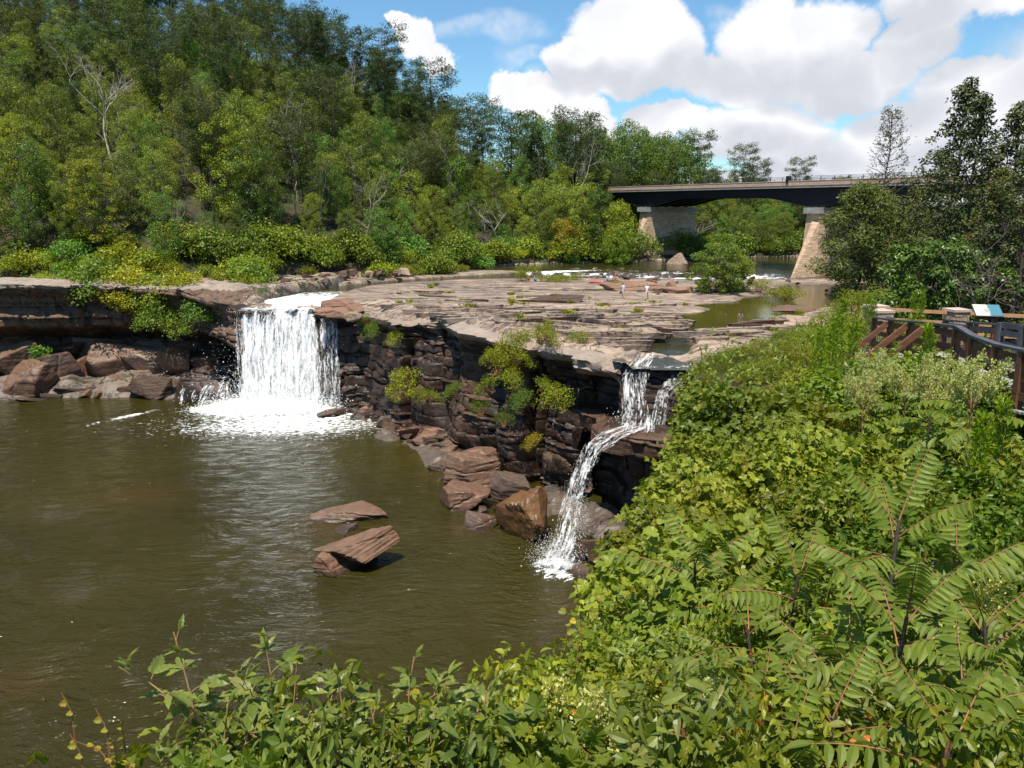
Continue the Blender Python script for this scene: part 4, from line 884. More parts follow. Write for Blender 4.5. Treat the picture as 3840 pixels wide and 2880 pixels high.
LB = [(41, 866, 92, 60, -12.2, 'large flat-topped brown boulder at the left edge of the pool', M_brn, .8), (30, 878, 66, 16, -12.2, 'low dark rock in the water below the large left boulder', M_grey, .7),
      (107, 850, 88, 60, -12.0, 'shiny wet rounded boulder right of the large left boulder', M_grey, .7), (38, 805, 84, 48, -9.6, 'brown boulder stacked at the left edge below the overhang', M_brn, .8),
      (218, 828, 116, 62, -11.2, 'biggest brown block with a smooth stained face on the left talus', M_brn, .6), (174, 864, 94, 27, -12.2, 'flat grey slab at the waterline below the biggest brown block', M_grey, .6),
      (108, 864, 38, 12, -12.2, 'small grey rock at the waterline between two left slabs', M_grey, .7), (253, 854, 68, 29, -12.1, 'grey brown slab at the waterline right of the flat grey slab', M_brn, .6),
      (320, 866, 88, 44, -12.2, 'smooth dark triangular boulder at the waterline', M_dark, .6), (301, 838, 52, 32, -11.4, 'pale blotched boulder above the dark triangular one', M_lite, .8),
      (315, 808, 86, 40, -10.0, 'pale lichen-patched boulder in the middle of the left talus', M_lite, .8), (377, 808, 56, 46, -9.8, 'upright squared brown boulder left of the big waterfall', M_brn, .8),
      (430, 806, 68, 34, -9.9, 'brown boulder close to the left side of the big waterfall', M_brn, .8), (438, 830, 92, 30, -10.9, 'low wet slab in front of the boulder beside the waterfall', M_grey, .6),
      (380, 860, 58, 32, -12.1, 'dark wet boulder at the waterline right of the triangular one', M_grey, .7), (442, 874, 146, 46, -12.3, 'broad wet boulder with water running over it at the fall\'s foot', M_wet, .5),
      (203, 774, 88, 32, -8.7, 'orange tinted boulder at the top of the left talus', M_red, .9), (291, 772, 88, 34, -8.7, 'pale rounded boulder at the top of the left talus', M_lite, .9),
      (154, 818, 44, 38, -10.6, 'narrow brown boulder wedged left of the biggest block', M_brn, .8), (346, 826, 58, 20, -11.0, 'flat pale slab between the boulders of the left talus', M_lite, .8),
      (113, 790, 96, 34, -9.3, 'grey brown rock behind the shiny wet boulder', M_brn, .8), (460, 780, 58, 26, -9.0, 'dark rock in the spray left of the waterfall', M_dark, .8), (20, 770, 60, 24, -8.4, 'weathered rock under the overhang at the left edge', M_lite, .9),
      (390, 770, 60, 24, -8.6, 'reddish rock below the hanging bush on the left cliff', M_red, .9), (262, 800, 40, 26, -9.9, 'small blocky rock above the biggest brown block', M_lite, .9), (82, 826, 50, 26, -10.8, 'small pale rock left of the wedged boulder', M_lite, .8)]
for i, (u, v, w_, h_, z, lb, m, dp) in enumerate(LB): brock(100 + i, u, v, w_ * 1.14, h_ * 1.25, z, lb, m, dp, rz=(i * .7) % .5 - .25, tilt=(.1 * math.sin(i * 3), .12 * math.sin(i * 2.1)), planes=10)
rsb = np.random.RandomState(5)
for i in range(34):
    u = rsb.uniform(-40, 490); q = rsb.rand(); v = 785 + 75 * q; z = -9.2 - 2.7 * q; w_ = rsb.uniform(16, 34)
    brock(200 + i, u, v, w_, w_ * .6, z - .1, 'small brown rock wedged among the big boulders of the left talus', (M_brn, M_lite, M_dark)[i % 3], .9, rz=i, group='small rocks in the left talus', planes=9)
CB = [(714, 907, 66, 24, -12.25, 'low rough rock standing in the pool just right of the big waterfall', M_dark, .7), (785, 910, 70, 22, -12.2, 'dark wet rock at the foot of the middle cliff', M_wet, .7), (842, 932, 56, 34, -12.2, 'black ledge rock at the bend of the shoreline', M_wet, .8),
      (880, 952, 44, 30, -12.2, 'grey layered rock at the shoreline below the middle cliff', M_grey, 1.), (912, 974, 56, 42, -12.2, 'squared grey block at the shoreline', M_brn, .9), (957, 988, 70, 36, -12.0, 'flat grey slabs behind the squared shoreline block', M_grey, .9),
      (944, 1022, 52, 30, -12.2, 'narrow grey slab dipping into the pool', M_grey, .9), (1020, 1044, 124, 74, -11.3, 'big faceted grey brown boulder in the middle of the near shore', M_brn, .75), (1005, 1112, 108, 74, -12.3, 'cracked pale grey slab sloping into the pool', M_brn, 1.1),
      (1036, 1155, 76, 50, -12.3, 'angular grey slab at the water\'s edge beside the brown wet boulder', M_grey, .9), (1128, 1180, 122, 128, -12.3, 'huge wet golden brown boulder left of the small waterfall', M_brownwet, .55), (1100, 1082, 88, 60, -10.4, 'grey slab leaning on top of the golden brown boulder', M_grey, .7),
      (1250, 1222, 50, 50, -12.3, 'dark wet block at the right foot of the small waterfall', M_dark, .8), (1306, 1232, 82, 84, -12.3, 'largest dark boulder right of the small waterfall', M_dark, .8), (1266, 1264, 92, 44, -12.3, 'low dark rock in the pool in front of the right boulders', M_dark, .6),
      (996, 960, 34, 84, -11.2, 'upright rock pillar against the middle cliff', M_dark, .8), (1040, 992, 74, 28, -11.0, 'brown slab at the foot of the dark cleft', M_brn, .8), (1075, 1010, 60, 34, -10.8, 'dark rock at the back of the cleft', M_dark, .8),
      (930, 945, 80, 26, -11.4, 'reddish brown layered rock below the middle cliff', M_red, .7), (1265, 985, 80, 80, -8.2, 'black spur of rock under the slide of the small waterfall', M_wet, .9), (1330, 1200, 60, 60, -11.5, 'dark rock in the shade behind the right boulders', M_dark, .9)]
for i, (u, v, w_, h_, z, lb, m, dp) in enumerate(CB): brock(300 + i, u, v, w_, h_, z, lb, m, dp, rz=.4 * math.sin(i * 1.7), tilt=(.12 * math.sin(i * 3), .14 * math.sin(i * 2.3)), planes=10, strata=.035)
for i in range(22):
    q = i / 22; u = np.interp(q, [0, .3, .6, 1], [800, 900, 960, 1050]) + rsb.uniform(-14, 26); v = np.interp(q, [0, .3, .6, 1], [914, 962, 1030, 1150]) + rsb.uniform(-20, 0); w_ = rsb.uniform(16, 36)
    brock(400 + i, u, v, w_, w_ * .6, -12.1, 'small broken rock along the shore under the middle cliff', (M_grey, M_brn, M_dark)[i % 3], .9, rz=i, group='small rocks along the middle shore', planes=9)
for i in range(60):
    q = rsb.rand() ** .9; u = np.interp(q, [0, .25, .5, .75, 1], [770, 850, 905, 965, 1050]) + rsb.uniform(0, 60) * (.4 + q); v = np.interp(q, [0, .25, .5, .75, 1], [905, 935, 968, 1010, 1090]) + rsb.uniform(-34, 8); w_ = rsb.uniform(18, 62)
    brock(440 + i, u, v, w_, w_ * rsb.uniform(.3, .55), -12.0 + rsb.uniform(0, .5), 'flat layered rock on the shore ledge under the middle cliff', (M_dark, M_brn, M_grey, M_dark, M_red)[i % 5], .9, rz=rsb.uniform(-.3, .3), group='flat rocks on the shore ledge', planes=9, strata=.045)
# rocks in the pool
brock(501, 752, 1141, 158, 50, -12.35, 'broad flat pinkish rock awash in the pool behind the tilted one', M_brn, .62, rz=-.12, tilt=(.05, .03), planes=9)
brock(502, 728, 1166, 82, 24, -12.3, 'small grey pointed rock between the two larger pool rocks', M_grey, .7, rz=.1, tilt=(0, -.25), planes=9)
p = px(764, 1238, z=-12)
def tilted_extra(mb):
    V = boulder_verts(511, (3.8, 2.8, 1.7), 10, strata=.05); mb.add(V @ np.array(Matrix.Rotation(-.08, 3, 'Y')).T + np.array([-.75, -.35, -.75]), ICO_F)
boulder(504, (p.x, p.y + 1.1, -12 + 1.25), (5.3, 2.8, 1.9), 'slab of brown rock tilted up out of the pool, its right end overhanging', make_rock('tilted rock stone', (.62, .47, .37), .75, .55), rz=.08, tilt=(-.12, -.42), planes=12, extra=tilted_extra, strata=.05)
# rocks on the bench and in the river
BB = [(1370, 630, 150, 24, -.1, 'long reddish slab lying across the far side of the rock bench', M_red, .5), (1469, 636, 66, 18, -.1, 'flat dark red slab left of the round bush on the bench', M_red, .5), (1451, 621, 24, 17, -.1, 'upright orange brown block behind the reddish slabs', M_red, .9),
      (1407, 608, 26, 10, .0, 'small brown rock at the edge of the rapids', M_brn, .8), (1352, 604, 22, 10, .0, 'dark pointed rock behind the seated people', M_dark, .8), (1197, 655, 130, 16, .0, 'dark broken ledge in the middle of the rock bench', M_dark, .4),
      (1593, 630, 32, 15, -.2, 'rounded brown rock right of the round bush', M_brn, .8), (1655, 630, 36, 12, -.2, 'low brown rock by the upper puddle', M_brn, .7), (1463, 573, 40, 26, .2, 'grey boulder below the left bridge pier', M_lite, .9), (717, 684, 80, 20, -1.1, 'flat brown slab sticking out beside the lip of the big waterfall', M_red, .7),
      (757, 690, 48, 18, -1.3, 'orange topped rock just right of the slab at the lip', M_lite, .8), (1720, 672, 90, 12, .0, 'low ledge at the right edge of the puddle', M_brn, .5), (1560, 600, 40, 10, .1, 'dark ledge in the rapids behind the bush', M_dark, .6), (735, 668, 90, 26, -.6, 'red blocky corner of the bench above the waterfall', M_red, .8)]
for i, (u, v, w_, h_, z, lb, m, dp) in enumerate(BB): brock(600 + i, u, v, w_, h_, z, lb, m, dp, rz=.2 * math.sin(i * 1.7), tilt=(.04, .05 * math.sin(i * 2.3)), planes=10, rough=.035)
for i in range(30):
    u = rsb.uniform(1270, 1800); v = rsb.uniform(582, 640); w_ = rsb.uniform(6, 16)
    brock(640 + i, u, v, w_, w_ * .5, 0.0, 'small stone lying in the shallows of the upper river', (M_brn, M_dark)[i % 2], .9, rz=i, group='small stones in the upper river', planes=9)
for i in range(26):
    u = rsb.uniform(480, 900); v = np.interp(u, [480, 640, 900], [618, 606, 594]) + rsb.uniform(-10, 4); w_ = rsb.uniform(10, 34)
    brock(680 + i, u, v, w_, w_ * .5, .8, 'broken brown rock on the shelf above the big waterfall', (M_brn, M_lite, M_dark)[i % 3], .9, rz=i, group='broken rocks on the shelf above the waterfall', planes=9)
# ------------------------------------------------------------------ falling water
def make_falls(name, cover, fx=3.2, fz=.34, tint=(.90, .915, .93), up=.55):
    m, t, out = material(name)
    A = t.node('ShaderNodeAttribute', {'attribute_name': 'flow'}); S = t.node('ShaderNodeSeparateXYZ', None, Vector=A.outputs['Vector'])
    cv = t.node('ShaderNodeCombineXYZ', None, X=t.math('MULTIPLY', S.outputs[0], fx), Y=t.math('MULTIPLY', S.outputs[1], fz)).outputs[0]
    cv = t.vmath('ADD', cv, t.vmath('SCALE', t.noise(cv, .8, 3).outputs['Color'], .9))
    a = t.noise(cv, 1.0, 6, .72).outputs[0]
    fine = t.noise(t.node('ShaderNodeCombineXYZ', None, X=t.math('MULTIPLY', S.outputs[0], 9.0), Y=t.math('MULTIPLY', S.outputs[1], 3.2)).outputs[0], 1.0, 5, .8).outputs[0]
    k = t.math('ADD', t.math('ADD', a, t.math('MULTIPLY', t.math('SUBTRACT', fine, .5), .55)), t.math('SUBTRACT', S.outputs[2], 1.0))
    al = t.rng(k, cover - .02, cover + .15)
    gn = t.node('ShaderNodeNewGeometry'); nn = t.vmath('NORMALIZE', t.vmath('ADD', gn.outputs['Normal'], (0, -.2 * min(1, up * 3), up))); bs = t.node('ShaderNodeBsdfDiffuse', None, Color=tint, Normal=nn); tr = t.node('ShaderNodeBsdfTranslucent', None, Color=tint)
    wv = t.node('ShaderNodeMixShader', None, i0=.25, i1=bs.outputs[0], i2=tr.outputs[0])
    mx = t.node('ShaderNodeMixShader', None, i0=al, i1=t.node('ShaderNodeBsdfTransparent').outputs[0], i2=wv.outputs[0])
    t.l.new(mx.outputs[0], out.inputs[0]); return m
M_f1 = make_falls('falling water dense', .42); M_f2 = make_falls('falling water open', .53, 4.0, .5); M_f3 = make_falls('falling water thin', .575, 5.0, .8)
M_foam = make_falls('foam', .30, 2.0, 2.0, (.84, .86, .88), .0); M_drop = plain('spray drops', (.9, .92, .93), .4, .03, 1, 0)
def stream(parent, L, Rr, mat, name, n=26, dy=0.0, wob=.12, seed=0, fade=1.0, k=60, edge=.12):
    """a sheet of water between two edge lines (left and right), each a list of points from top to foot"""
    L, Rr = np.array(L, float), np.array(Rr, float); q = np.linspace(0, 1, k); i = np.linspace(0, len(L) - 1, k)
    A = np.stack([np.interp(i, np.arange(len(L)), L[:, c]) for c in range(3)], 1); B = np.stack([np.interp(i, np.arange(len(L)), Rr[:, c]) for c in range(3)], 1)
    for _ in range(3): A[1:-1] = (A[:-2] + A[1:-1] * 2 + A[2:]) / 4; B[1:-1] = (B[:-2] + B[1:-1] * 2 + B[2:]) / 4
    s = np.linspace(0, 1, n); V = A[:, None] * (1 - s)[None, :, None] + B[:, None] * s[None, :, None]
    wd = np.linalg.norm(B - A, axis=1); ln = np.concatenate([[0], np.cumsum(np.linalg.norm(np.diff((A + B) / 2, axis=0), axis=1))])
    X = s[None] * wd[:, None] + wd.max() * seed; Yl = np.broadcast_to(ln[:, None], X.shape)
    V[..., 1] -= dy + wob * (1.6 * vn(X * 1.3, Yl * .22, 0, seed) + .6 * vn(X * 4, Yl * .8, 0, seed + 1)) * sstep(0, .12, q)[:, None]
    V[..., 0] += wob * .8 * vn(X * 1.1, Yl * .4, 0, seed + 2)
    ef = np.minimum(s, 1 - s) / edge; ef = np.clip(ef, 0, 1)[None] * np.ones_like(X); fd = 1 - .38 * (1 - ef) - (1 - fade) * (q[:, None] > .5)
    return MB().grid(V).obj(name, mat, parent, True, attr={'flow': np.stack([X, Yl, fd], -1).reshape(-1, 3)})
def drops(parent, c, sg, n, size, seed, name='spray', up=0.0):
    rs = np.random.RandomState(seed); p = np.array(c) + rs.normal(size=(n, 3)) * np.array(sg); p[:, 2] = np.where(p[:, 2] < -11.95, -12 + np.abs(p[:, 2] + 12) * up, p[:, 2])
    s = size * rs.uniform(.3, 1.2, n) ** 1.5; T = np.array([(0, 0, 1), (.9, 0, -.4), (-.45, .8, -.4), (-.45, -.8, -.4)]); mb = MB()
    d = rs.normal(size=(n, 1, 3)) * .5 + 1; mb.add((p[:, None] + T[None] * s[:, None, None] * d).reshape(-1, 3), (np.array([[0, 1, 2, 2], [0, 2, 3, 3], [0, 3, 1, 1], [1, 3, 2, 2]])[None] + 4 * np.arange(n)[:, None, None]).reshape(-1, 4))
    return tag(mb.obj(name, M_drop, parent), kind='stuff')
def mound(parent, c, r, h, seed, name='foam', mat=None):
    a = np.linspace(0, 2 * np.pi, 60, endpoint=False); q = np.linspace(0, 1, 22); Q, A = np.meshgrid(q, a, indexing='ij')
    rr = 1 + .25 * fbm(np.cos(A) * 2, np.sin(A) * 2, 0, 3, seed); x = Q * rr * np.cos(A) * r[0]; y = Q * rr * np.sin(A) * r[1]
    z = h * (1 - Q ** 1.6) * (.55 + .6 * fbm(x * .9, y * .9, 0, 4, seed + 2) + .25 * fbm(x * 3, y * 3, 0, 3, seed)) + .08; z = np.where(Q > .97, -.05, z)
    V = np.stack([x + c[0], y + c[1], z + c[2]], -1); return MB().grid(V, 0, True).obj(name, mat or M_foam, parent, True, attr={'flow': np.stack([x * 1.5, y * 1.5, 1.12 - .3 * Q ** 3], -1).reshape(-1, 3)})
WF = thing('waterfall', 'big broad white waterfall pouring from the river lip into the brown pool', 'waterfall', (0, 0, 0))
def fall_edge(x, y, z0, zb, x1, out=1.5):
    q = np.linspace(0, 1, 14); return [(x + (x1 - x) * k ** .8, y - .15 - out * k ** .55, z0 + (zb - z0) * k) for k in q]
for i, (dy, mt, a, b) in enumerate([(0, M_f1, -30.6, -21.9), (.35, M_f1, -30.2, -22.3), (.7, M_f2, -31.0, -21.6), (1.1, M_f2, -30.4, -22.0), (1.5, M_f3, -31.2, -21.4)]):
    stream(WF, [(a + .9, 92.2, -.5), (a + .5, 89.4, -.62)] + fall_edge(a, 88.3, -.95, -12, a - .5), [(b - 1.2, 92.2, -.45), (b - .3, 89.6, -.6)] + fall_edge(b, 88.2, -.9, -12, b + 1.5), mt, 'water_sheet', 46, dy, .22, 3 + i, k=90, edge=.06)
for i, (dy, mt) in enumerate([(.0, M_f2), (.4, M_f2), (.8, M_f3)]):
    stream(WF, fall_edge(-21.4, 87.0, -1.6, -12, -21.4, 1.2), fall_edge(-18.9, 86.2, -2.0, -12, -18.5, 1.2), mt, 'side_strand', 20, dy, .2, 20 + i, k=70)
mound(WF, (-26.3, 85.6, -12), (6.6, 3.0), 2.3, 3); mound(WF, (-31.5, 86.2, -12), (4.0, 1.9), 1.6, 5); mound(WF, (-20.6, 85.0, -12), (2.4, 1.4), .9, 8)
drops(WF, (-26, 86.0, -11.3), (3.6, 1.5, 1.1), 9000, .06, 1, up=.8); drops(WF, (-26, 86.8, -9.6), (3.6, .7, 1.8), 4500, .045, 2, up=.8); drops(WF, (-20.5, 85.4, -11.2), (1.4, .8, .8), 1300, .06, 3, up=.8); drops(WF, (-31.4, 86.6, -11.3), (1.8, .8, .5), 1500, .06, 4, up=.8)
drops(WF, (-26, 87.3, -5), (3.4, .5, 3), 1800, .045, 9)
for j, (u0, v0, u1, v1, wd) in enumerate([(400, 836, 395, 872, 9), (425, 842, 420, 874, 10), (455, 832, 440, 878, 26), (490, 822, 480, 882, 26)]):
    a, b = px(u0, v0, Y=88.9), px(u1, v1, Y=86.2); m = wd * 92 / 1703 / 2
    stream(WF, [(a.x - m, a.y, a.z), (a.x - m * 1.1, a.y - .9, a.z - .3), (b.x - m * 1.4, b.y, b.z)], [(a.x + m, a.y, a.z), (a.x + m, a.y - .9, a.z - .3), (b.x + m, b.y, b.z)], M_f2, 'side_cascade', 10, .1, .06, 40 + j, k=24)
W2 = thing('waterfall', 'smaller stepped waterfall tumbling from the rock bench past the green thicket', 'waterfall', (0, 0, 0))
def pxl(pts): return [tuple(px(u, v, Y=Y)) for u, v, Y in pts]
for i, (dy, mt) in enumerate([(0, M_f2), (.15, M_f2), (.3, M_f3)]):
    stream(W2, pxl([(1370, 766, 56.4), (1348, 790, 54.9), (1334, 810, 54.0), (1334, 850, 53.4), (1338, 885, 53.2), (1330, 917, 52.7)]), pxl([(1418, 762, 56.4), (1414, 785, 54.9), (1408, 805, 54.0), (1402, 850, 53.4), (1410, 885, 53.2), (1420, 917, 52.7)]), mt, 'upper_cascade', 20, dy, .09, 60 + i, k=50)
    stream(W2, pxl([(1440, 796, 54.6), (1434, 820, 53.8), (1412, 850, 53.3), (1404, 885, 53.0), (1398, 916, 52.6)]), pxl([(1480, 790, 54.6), (1476, 815, 53.8), (1470, 845, 53.3), (1450, 885, 53.0), (1440, 916, 52.6)]), (M_f2, M_f3, M_f3)[i], 'side_strand', 16, dy, .09, 70 + i, k=44)
    stream(W2, pxl([(1345, 916, 52.8), (1300, 926, 52.0), (1262, 950, 51.2), (1245, 985, 50.2), (1222, 1040, 49.0), (1204, 1100, 48.1), (1190, 1165, 47.2), (1165, 1212, 46.6)]), pxl([(1408, 924, 52.2), (1345, 945, 51.2), (1308, 972, 50.4), (1284, 1005, 49.6), (1266, 1055, 48.6), (1258, 1110, 47.7), (1250, 1170, 46.8), (1245, 1225, 46.0)]), (M_f2, M_f2, M_f3)[i], 'lower_chute', 20, dy * 1.8, .2, 80 + i, k=80)
stream(W2, pxl([(1335, 913, 53.0), (1330, 932, 51.6)]), pxl([(1440, 913, 53.0), (1430, 934, 51.2)]), M_f2, 'ledge_foam', 20, .1, .05, 90, k=16)
q = px(1195, 1228, z=-12); mound(W2, (q.x + .2, q.y + .3, -12), (1.8, 1.2), .8, 13, mat=make_falls('foam open', .50, 2.6, 2.6, (.84, .86, .88), .0)); drops(W2, (q.x + .3, q.y + .6, -11.5), (.8, .6, .7), 4200, .026, 5, up=.8); drops(W2, (4.2, 48.2, -9.2), (.45, .35, 1.5), 2600, .02, 6); q = px(1375, 905, z=-4.3); drops(W2, (q.x, q.y, -4.3), (1.0, .3, .35), 900, .035, 7)
for j, (u, v0, v1, Y0, wd) in enumerate([(815, 700, 745, 82.3, 5), (865, 720, 800, 78.5, 4), (765, 790, 870, 86.0, 10), (808, 810, 880, 83.6, 7), (740, 815, 880, 86.6, 10), (1248, 838, 890, 55.4, 20), (1195, 905, 960, 55.5, 12), (1180, 960, 1025, 54.5, 8)]):
    a, b = px(u, v0, Y=Y0), px(u - 6, v1, Y=Y0 - 1.2); m = wd * 70 / 1703 / 2; T_ = thing('trickle', ['thin trickle at the top of the middle cliff below the bench rim', 'thin white trickle slanting down the middle of the dark cliff', 'white trickle low on the black rock right of the big waterfall', 'narrow trickle ending at the dark shore rocks', 'trickle hugging the right edge of the big waterfall', 'wide thin veil under the overhanging ledge', 'broken trickle left of the small waterfall', 'faint lowest trickle in the shadow beside the small waterfall'][j], 'trickle', (a.x, a.y, a.z))
    o = stream(T_, [(-m, 0, 0), (-m * 1.1, -.5, (b.z - a.z) * .4), (b.x - a.x - m, b.y - a.y, b.z - a.z)], [(m, 0, 0), (m, -.5, (b.z - a.z) * .4), (b.x - a.x + m, b.y - a.y, b.z - a.z)], M_f3, 'water_sheet', 10, .1, .05, 100 + j, k=26, edge=.5)
# ------------------------------------------------------------------ trees and shrubs on the right bank and the bench
def place(name, meshes, h0, u, v, Y, label, cat, group=None, names=('stems', 'foliage'), wide=1.0, rz=0, color=None, zbase=None, tilt=(0, 0)):
    """a plant whose top shows at (u, v) at distance Y, rooted in the ground below; h0 is the mesh's own height"""
    p = px(u, v, Y=Y); g0 = (float(terrain(np.array([p.x]), np.array([p.y]), False)[0][0]) if zbase is None else zbase) - .05
    if name not in ('pine_tree', 'cedar_tree', 'bare_tree', 'broadleaf_tree') and p.z - g0 > 1.3 * h0: g0 = p.z - 1.3 * h0
    s = max(.35, (p.z - g0) / h0)
    return plant(name, meshes, label, cat, (p.x, p.y, g0), group, names, rz, s * wide, color, tilt, s)
TC = ('trunk', 'crown'); rg0 = np.random.RandomState(21)
NEARPINE = make_broadleaf(70, 10.5, 2.9, .26, 84, 230, .30, .75, M_needle, kind='needle', cone=.45)
CED1 = make_broadleaf(71, 14, 2.9, .05, 120, 85, .18, .5, M_cedar, cone=.85, lean=.35); CED2 = make_broadleaf(72, 14, 2.5, .08, 100, 85, .18, .46, M_cedar, cone=.85, lean=.45)
THIN = make_pine(73, 13.5, 2.1, .25, 80, M_cedar, False, .18, 60, .11, M_greywood, .7, -.35)
place('pine_tree', NEARPINE, 10.5, 1872, 395, 50, 'bushy yellowish pine with a bare lower trunk in front of the right bridge pier', 'tree', names=TC, color=(1.35, 1.2, .9), zbase=2.2)
place('pine_tree', THIN, 13.5, 1935, 235, 51, 'tall thin half-dead tree with a twiggy spire rising over the bridge', 'tree', names=TC, color=(.9, .8, .8), zbase=2.2)
for u, v, Y, k, lb, c, wd in [(2082, 165, 47, 0, 'tall dark ragged cedar right of the twiggy spire', (.9, .9, .9), 1.0), (2140, 195, 44, 1, 'dark cedar beside the tallest one at the right', (.8, .85, .85), 1.0), (2215, 215, 42, 0, 'cedar cut by the right edge of the picture', (1.0, .95, .8), 1.05),
                          (2030, 320, 52, 1, 'lower olive cedar between the twiggy spire and the tall cedars', (1.25, 1.1, .8), 1.15), (2260, 260, 38, 1, 'cedar at the far right edge in front of the others', (1.0, 1, .9), 1.1), (2185, 360, 40, 0, 'short olive cedar in front of the tall cedars', (1.35, 1.15, .8), 1.2), (1985, 400, 58, 0, 'olive cedar hiding the right end of the bridge', (1.2, 1.1, .8), 1.2)]:
    place('cedar_tree', (CED1, CED2)[k], 14, u, v, Y, lb, 'tree', names=TC, color=c, wide=wd, rz=u)
place('bare_tree', BAR[3], 9, 2165, 440, 37, 'pale leafless tree with long arching twigs right of the glossy shrub', 'tree', names=('trunk', 'branches'), wide=1.0, tilt=(0, -.25), color=(1, 1, 1))
GL = make_broadleaf(74, 6.2, 3.4, .02, 90, 150, .24, .62, M_gloss, kind='ovate')
place('shrub', GL, 6.2, 2030, 520, 39, 'large glossy dark green shrub behind the stone pillars', 'shrub', names=TC, color=(1.3, 1.3, 1.0))
GLS = make_bush(75, 2.0, 2.4, 3200, .20, M_leaf, 'small', ncl=24)
RB = make_broadleaf(76, 6.6, 4.0, .0, 80, 150, .24, .75, M_leaf)
place('shrub', RB, 6.6, 1550, 525, 97, 'big round bush growing out of the rocks in the middle of the river bench', 'shrub', names=TC, color=(.85, .95, .75), zbase=0, wide=.95)
place('shrub', RB, 6.6, 1598, 548, 98.5, 'yellow-green right half of the thicket on the river bench', 'shrub', names=TC, color=(1.5, 1.35, .8), zbase=0, wide=.75, rz=2)
B1 = make_bush(77, 1.3, 2.2, 1500, .16, M_bright, 'small', ncl=14); B2 = make_bush(78, 1.0, 1.2, 900, .12, M_bright, 'small', ncl=12); B3 = make_bush(79, 1.3, 1.0, 1200, .13, M_bright, 'small', ncl=14)
BS = [(1127, 575, 112, 0, 'upright leafy bush on the bench left of the seated person in blue', 2.2, .75), (1153, 570, 120, 1, 'small bush behind the seated person in blue', 1.2, 1), (1185, 592, 112, 2, 'low bush right of the seated person in blue', 1., 1.2), (1215, 594, 111, 2, 'low pale bush among the bench puddles', 1., 1.2), (1243, 588, 114, 1, 'rounded bush right of the low bench bushes', 1.2, 1.1),
      (1333, 602, 101, 1, 'small bright bush beside the long reddish slab', 1.2, .9), (1640, 600, 98, 1, 'small bush on the rocks below the rapids', 1.2, 1.2), (1700, 620, 92, 2, 'patch of bright reeds at the edge of the puddle', 1., 1.3), (1730, 665, 76, 1, 'spindly little bush on the ledge right of the puddle', 1.2, .8), (1680, 672, 76, 1, 'thin open bush near the wading person', 1.2, .7),
      (1180, 690, 60.5, 0, 'leafy sapling growing on the bench rim above the dark cliff', 2.2, .7), (1135, 712, 62, 2, 'tuft of leaves at the bench rim left of the sapling', 1., 1), (1250, 712, 60, 1, 'low olive bush on the bench rim above the overhang', 1.2, 1), (1090, 712, 65.5, 1, 'olive tuft at the corner of the bench rim', 1.2, .9), (1047, 708, 68.5, 1, 'bright green tuft in the cleft of the bench rim', 1.2, .7), (950, 668, 86, 2, 'thin grass tuft on the bench', 1., .6)]
for u, v, Y, k, lb, h0, wd in BS: place('shrub', (B1, B2, B3)[k], h0, u, v, Y, lb, 'shrub', wide=wd, rz=u, color=(1.1, 1.05, .85), zbase=(0.0 if Y > 57 else None))
for i, (x, y, s) in enumerate([(44, 50, .95), (38, 38, .8), (52, 60, 1.0), (34, 29, .6), (60, 72, 1.0), (48, 42, .9), (66, 84, 1.0), (30, 22, .5), (56, 50, .9), (72, 66, 1.1), (40, 27, .7), (78, 90, 1.1)]):
    plant('cedar_tree', (CED1, CED2)[i % 2], 'olive cedar on the right bank beyond the boardwalk', 'tree', (x, y, gz(x, y) - .2), 'cedars on the right bank beyond the boardwalk', TC, i, s, (1.1, 1.1, .9))
for i in range(40):
    y = rg0.uniform(8, 60); x = y * rg0.uniform(.66, 1.15) + 3; plant('shrub', (B1, LOW[1])[i % 2], 'leafy shrub on the right bank beyond the boardwalk', 'shrub', (x, y, gz(x, y) - .1), 'shrubs on the right bank beyond the boardwalk', ('stems', 'foliage'), i, rg0.uniform(.7, 1.3), (1.0, 1.05, .9))
